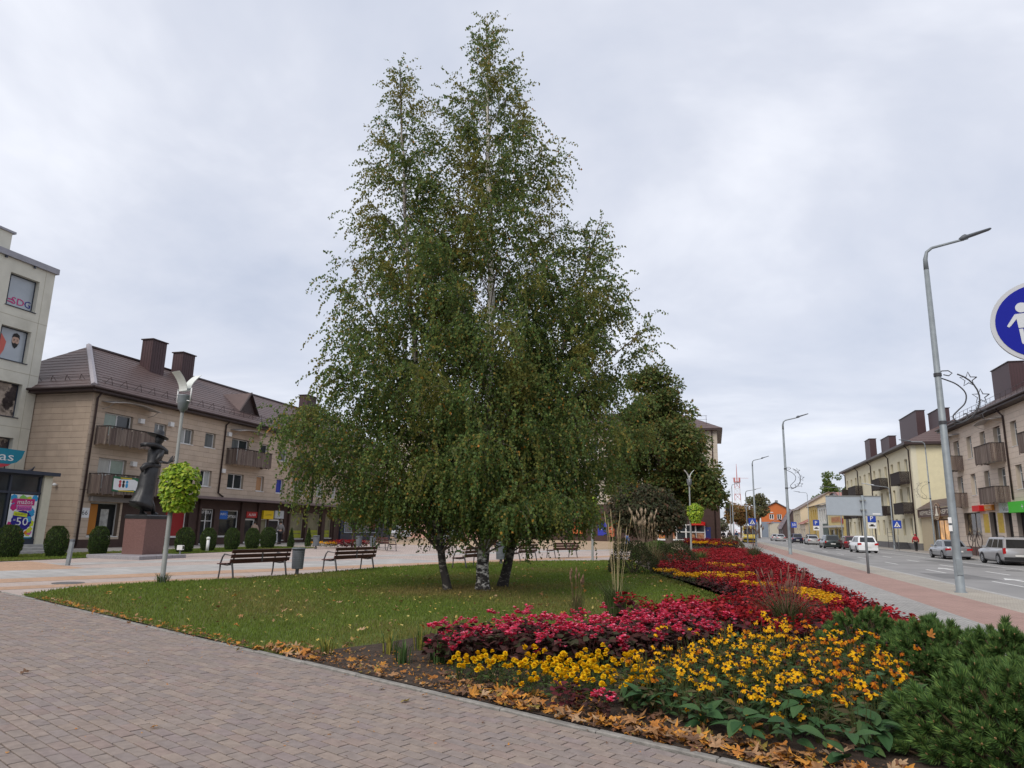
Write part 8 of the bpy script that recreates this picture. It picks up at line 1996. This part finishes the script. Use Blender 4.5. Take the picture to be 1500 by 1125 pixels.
# ---- maple leaf litter
def maple(seed, R, cols):
    rng = np.random.default_rng(seed); out = []
    lobes = [(90, 1.0), (40, .9), (-8, .62), (140, .9), (188, .62)]
    angs = sorted([(a, r_) for a, r_ in lobes]); pts = []
    seq = [(-90, .12), (-50, .30), (-8, .62), (14, .36), (40, .9), (64, .42), (90, 1.0), (116, .42), (140, .9), (166, .36), (188, .62), (230, .30)]
    fine = []
    for i, (a, r_) in enumerate(seq):
        a2, r2 = seq[(i + 1) % len(seq)]; a2 = a2 + (360 if a2 < a else 0)
        fine.append((a, r_ * rng.uniform(.9, 1.1)))
        fine.append((a + (a2 - a) * .5 + rng.uniform(-3, 3), (r_ + r2) / 2 * rng.uniform(.86, 1.06)))
    V = [(0, 0, 0)] + [(R * r_ * math.cos(math.radians(a)), R * r_ * math.sin(math.radians(a)), 0) for a, r_ in fine]; V = np.array(V); n = len(V) - 1
    th = rng.uniform(0, 3.14); u_ = V[:, 0] * math.cos(th) + V[:, 1] * math.sin(th); v_ = -V[:, 0] * math.sin(th) + V[:, 1] * math.cos(th); V[:, 2] = rng.uniform(.5, 2.6) / R * .35 * u_ ** 2 * rng.choice([1, 1, -1]) + rng.uniform(-.4, .4) * v_ ** 2 / R + .22 * R * rng.normal(0, .18, len(V)); V[:, 2] -= V[:, 2].min()
    F = [(0, 1 + i, 1 + (i + 1) % n) for i in range(n)]; col = np.array(cols[rng.integers(len(cols))]) * rng.uniform(.8, 1.2); C = np.tile(col, (len(V), 1)) * rng.uniform(.85, 1.15, (len(V), 1)); C[0] = col * .8
    return V, F, C
MC = [(.30, .15, .06), (.36, .19, .085), (.23, .105, .045), (.42, .245, .13), (.40, .155, .03), (.17, .08, .045), (.46, .30, .17), (.50, .22, .035), (.13, .07, .04), (.36, .27, .06)]
mpl = [maple(500 + k, 1.0, MC) for k in range(26)]
M_dry = mat('fallen_leaf', vcol=True, rough=.75, var=.18, scale=40, trans=.12)
mpm = [meshdata('fallen_leaf', v * .085, f, M_dry, None, c) for v, f, c in mpl]
lp = []
for k in range(1500):
    s_ = FR.uniform(8.9, 20.3); t = -abs(FR.normal(0, .30)) - .02
    dens = .10 if s_ < 12.4 else (.6 if s_ < 14 else 1.0)
    if s_ < 9.9: dens = .4
    if t > -1.05 and FR.random() < dens: q = st(s_, t); lp.append((float(q[0]), float(q[1])))
for k in range(260): q = scatter_poly(MAR + [] if k % 2 else CON, 1)[0]; lp.append((float(q[0]), float(q[1])))
lp = lp[:1150]
def vis_key(p):
    c = camproj((p[0], p[1], .05)); return (0 if c and -20 < c[0] < 1520 and c[1] < 1145 else 1, p[0] ** 2 + p[1] ** 2)
lp.sort(key=vis_key)
for i, (x, y) in enumerate(lp[:300]):
    link('fallen_leaf', mpm[i % 26], bed, (x, y, .028 + FR.uniform(0, .035)), (FR.normal(0, .22), FR.normal(0, .22), FR.uniform(0, 6.28)), FR.uniform(.62, 1.2))
def leaf_mass(pts, r0, r1, protos, z0, tilt, parent, name='fallen_leaf', **k):
    V, F, C, b = [], [], [], 0
    for i, p in enumerate(pts):
        v, f, c = protos[int(FR.integers(len(protos)))]; e = Matrix.Rotation(FR.uniform(0, 6.28), 3, 'Z') @ Matrix.Rotation(FR.normal(0, tilt), 3, 'X'); v2 = (v * FR.uniform(r0, r1)) @ np.array(e).T + np.array([p[0], p[1], z0 + FR.uniform(0, .02)])
        V.append(v2); F += [tuple(j + b for j in q) for q in f]; C.append(c * FR.uniform(.85, 1.15)); b += len(v)
    return link(name, meshdata(name, np.concatenate(V), F, M_dry, None, np.concatenate(C)), parent, kind='stuff', **k)
leaf_mass(lp[300:], .05, .10, mpl, .03, .3, bed)
# crumbs of dry leaf between the big ones
pts = [tuple(st(FR.uniform(8.8, 20.3), -abs(FR.normal(0, .28)) - .01)) for _ in range(3600) if FR.random() < .8]
pts = [p for p in pts if p[0] > -2.6 or FR.random() < .35]
leaf_mass(pts, .012, .034, mpl[:12], .03, .5, bed)
pts = [tuple(q) for q in scatter_poly([st(9.3, -.05), st(12.4, -.05), st(12.2, -1.5), st(9.5, -.9)], 500)]; leaf_mass(pts, .010, .03, mpl[:12], .03, .5, bed)
# leaves lying on the lawn
YL = [maple(540 + k, 1.0, [(.50, .36, .06), (.42, .30, .08), (.36, .22, .08), (.5, .40, .12)]) for k in range(8)]
kite = []
for k in range(8):
    rng = np.random.default_rng(600 + k); v = np.array([(0, 0, 0), (.45, .5, rng.uniform(0, .3)), (0, 1.2, rng.uniform(0, .3)), (-.45, .5, rng.uniform(0, .3))]); kite.append((v, [(0, 1, 2), (0, 2, 3)], np.tile(np.array([(.42, .31, .07), (.35, .23, .07), (.27, .16, .07), (.45, .36, .12)][k % 4]), (4, 1))))
lpts = scatter_poly(lawn_poly, 2000); dd = np.hypot(lpts[:, 0] + 5.0, lpts[:, 1] - 14.5); keep = FR.uniform(0, 1, len(lpts)) < np.exp(-(dd / 6.5) ** 2) * .9 + .10
leaf_mass([tuple(p) for p in lpts[keep]], .035, .065, kite, .055, .4, None, label='small yellow birch leaves scattered over the lawn under the birches', cat='fallen leaves')
big = [p for p in scatter_poly(lawn_poly, 170)]; leaf_mass([tuple(p) for p in big], .05, .095, mpl, .06, .3, None, label='brown maple leaves lying about on the lawn', cat='fallen leaves')
edge = [tuple(st(FR.uniform(1, 9.2), FR.normal(-.08, .09))) for _ in range(330)]; leaf_mass(edge, .02, .06, mpl, .03, .4, None, label='dry leaves gathered along the lawn edge by the footpath', cat='fallen leaves')
# single leaves on the footpath
for i, (x, y, s_, lab) in enumerate([(-6.87, 5.89, .75, 'orange leaf lying on the footpath near the left edge'), (-4.2, 4.79, .55, 'curled yellow leaf lying on the footpath in the lower left'), (-2.77, 6.21, .85, 'largest brown maple leaf lying on the footpath'), (-2.66, 6.45, .62, 'brown maple leaf just behind the largest one on the footpath'), (-3.17, 6.59, .55, 'pale folded leaf on the footpath left of the maple leaves'),
                                    (-2.52, 6.05, .32, 'tiny tan leaf in front of the maple leaves'), (-1.87, 5.82, .3, 'tiny tan leaf on the footpath below the marigolds'), (-2.0, 5.25, .22, 'leaf crumb on the footpath near the bottom edge'), (-1.03, 5.89, .26, 'tiny leaf beside the kerb below the red flowers'), (-4.68, 3.98, .3, 'dark red scrap of leaf at the lower left corner')]):
    link('fallen_leaf', mpm[(i * 5) % 26], None, (x, y, .022), (FR.normal(0, .1), FR.normal(0, .1), FR.uniform(0, 6)), s_, lab, 'fallen leaf', 'single leaves on the footpath')
pp = [tuple(st(FR.uniform(0, 20), abs(FR.normal(0, 1.6)) + .05)) for _ in range(420)]; leaf_mass(pp, .006, .018, mpl[:8], .02, .5, None, label='leaf crumbs scattered on the footpath bricks', cat='leaf crumbs')
link('fallen_leaf', mpm[7], None, (2.05, 8.15, .62), (1.2, .3, .4), .9, 'orange maple leaf caught on top of the dwarf pine', 'fallen leaf')
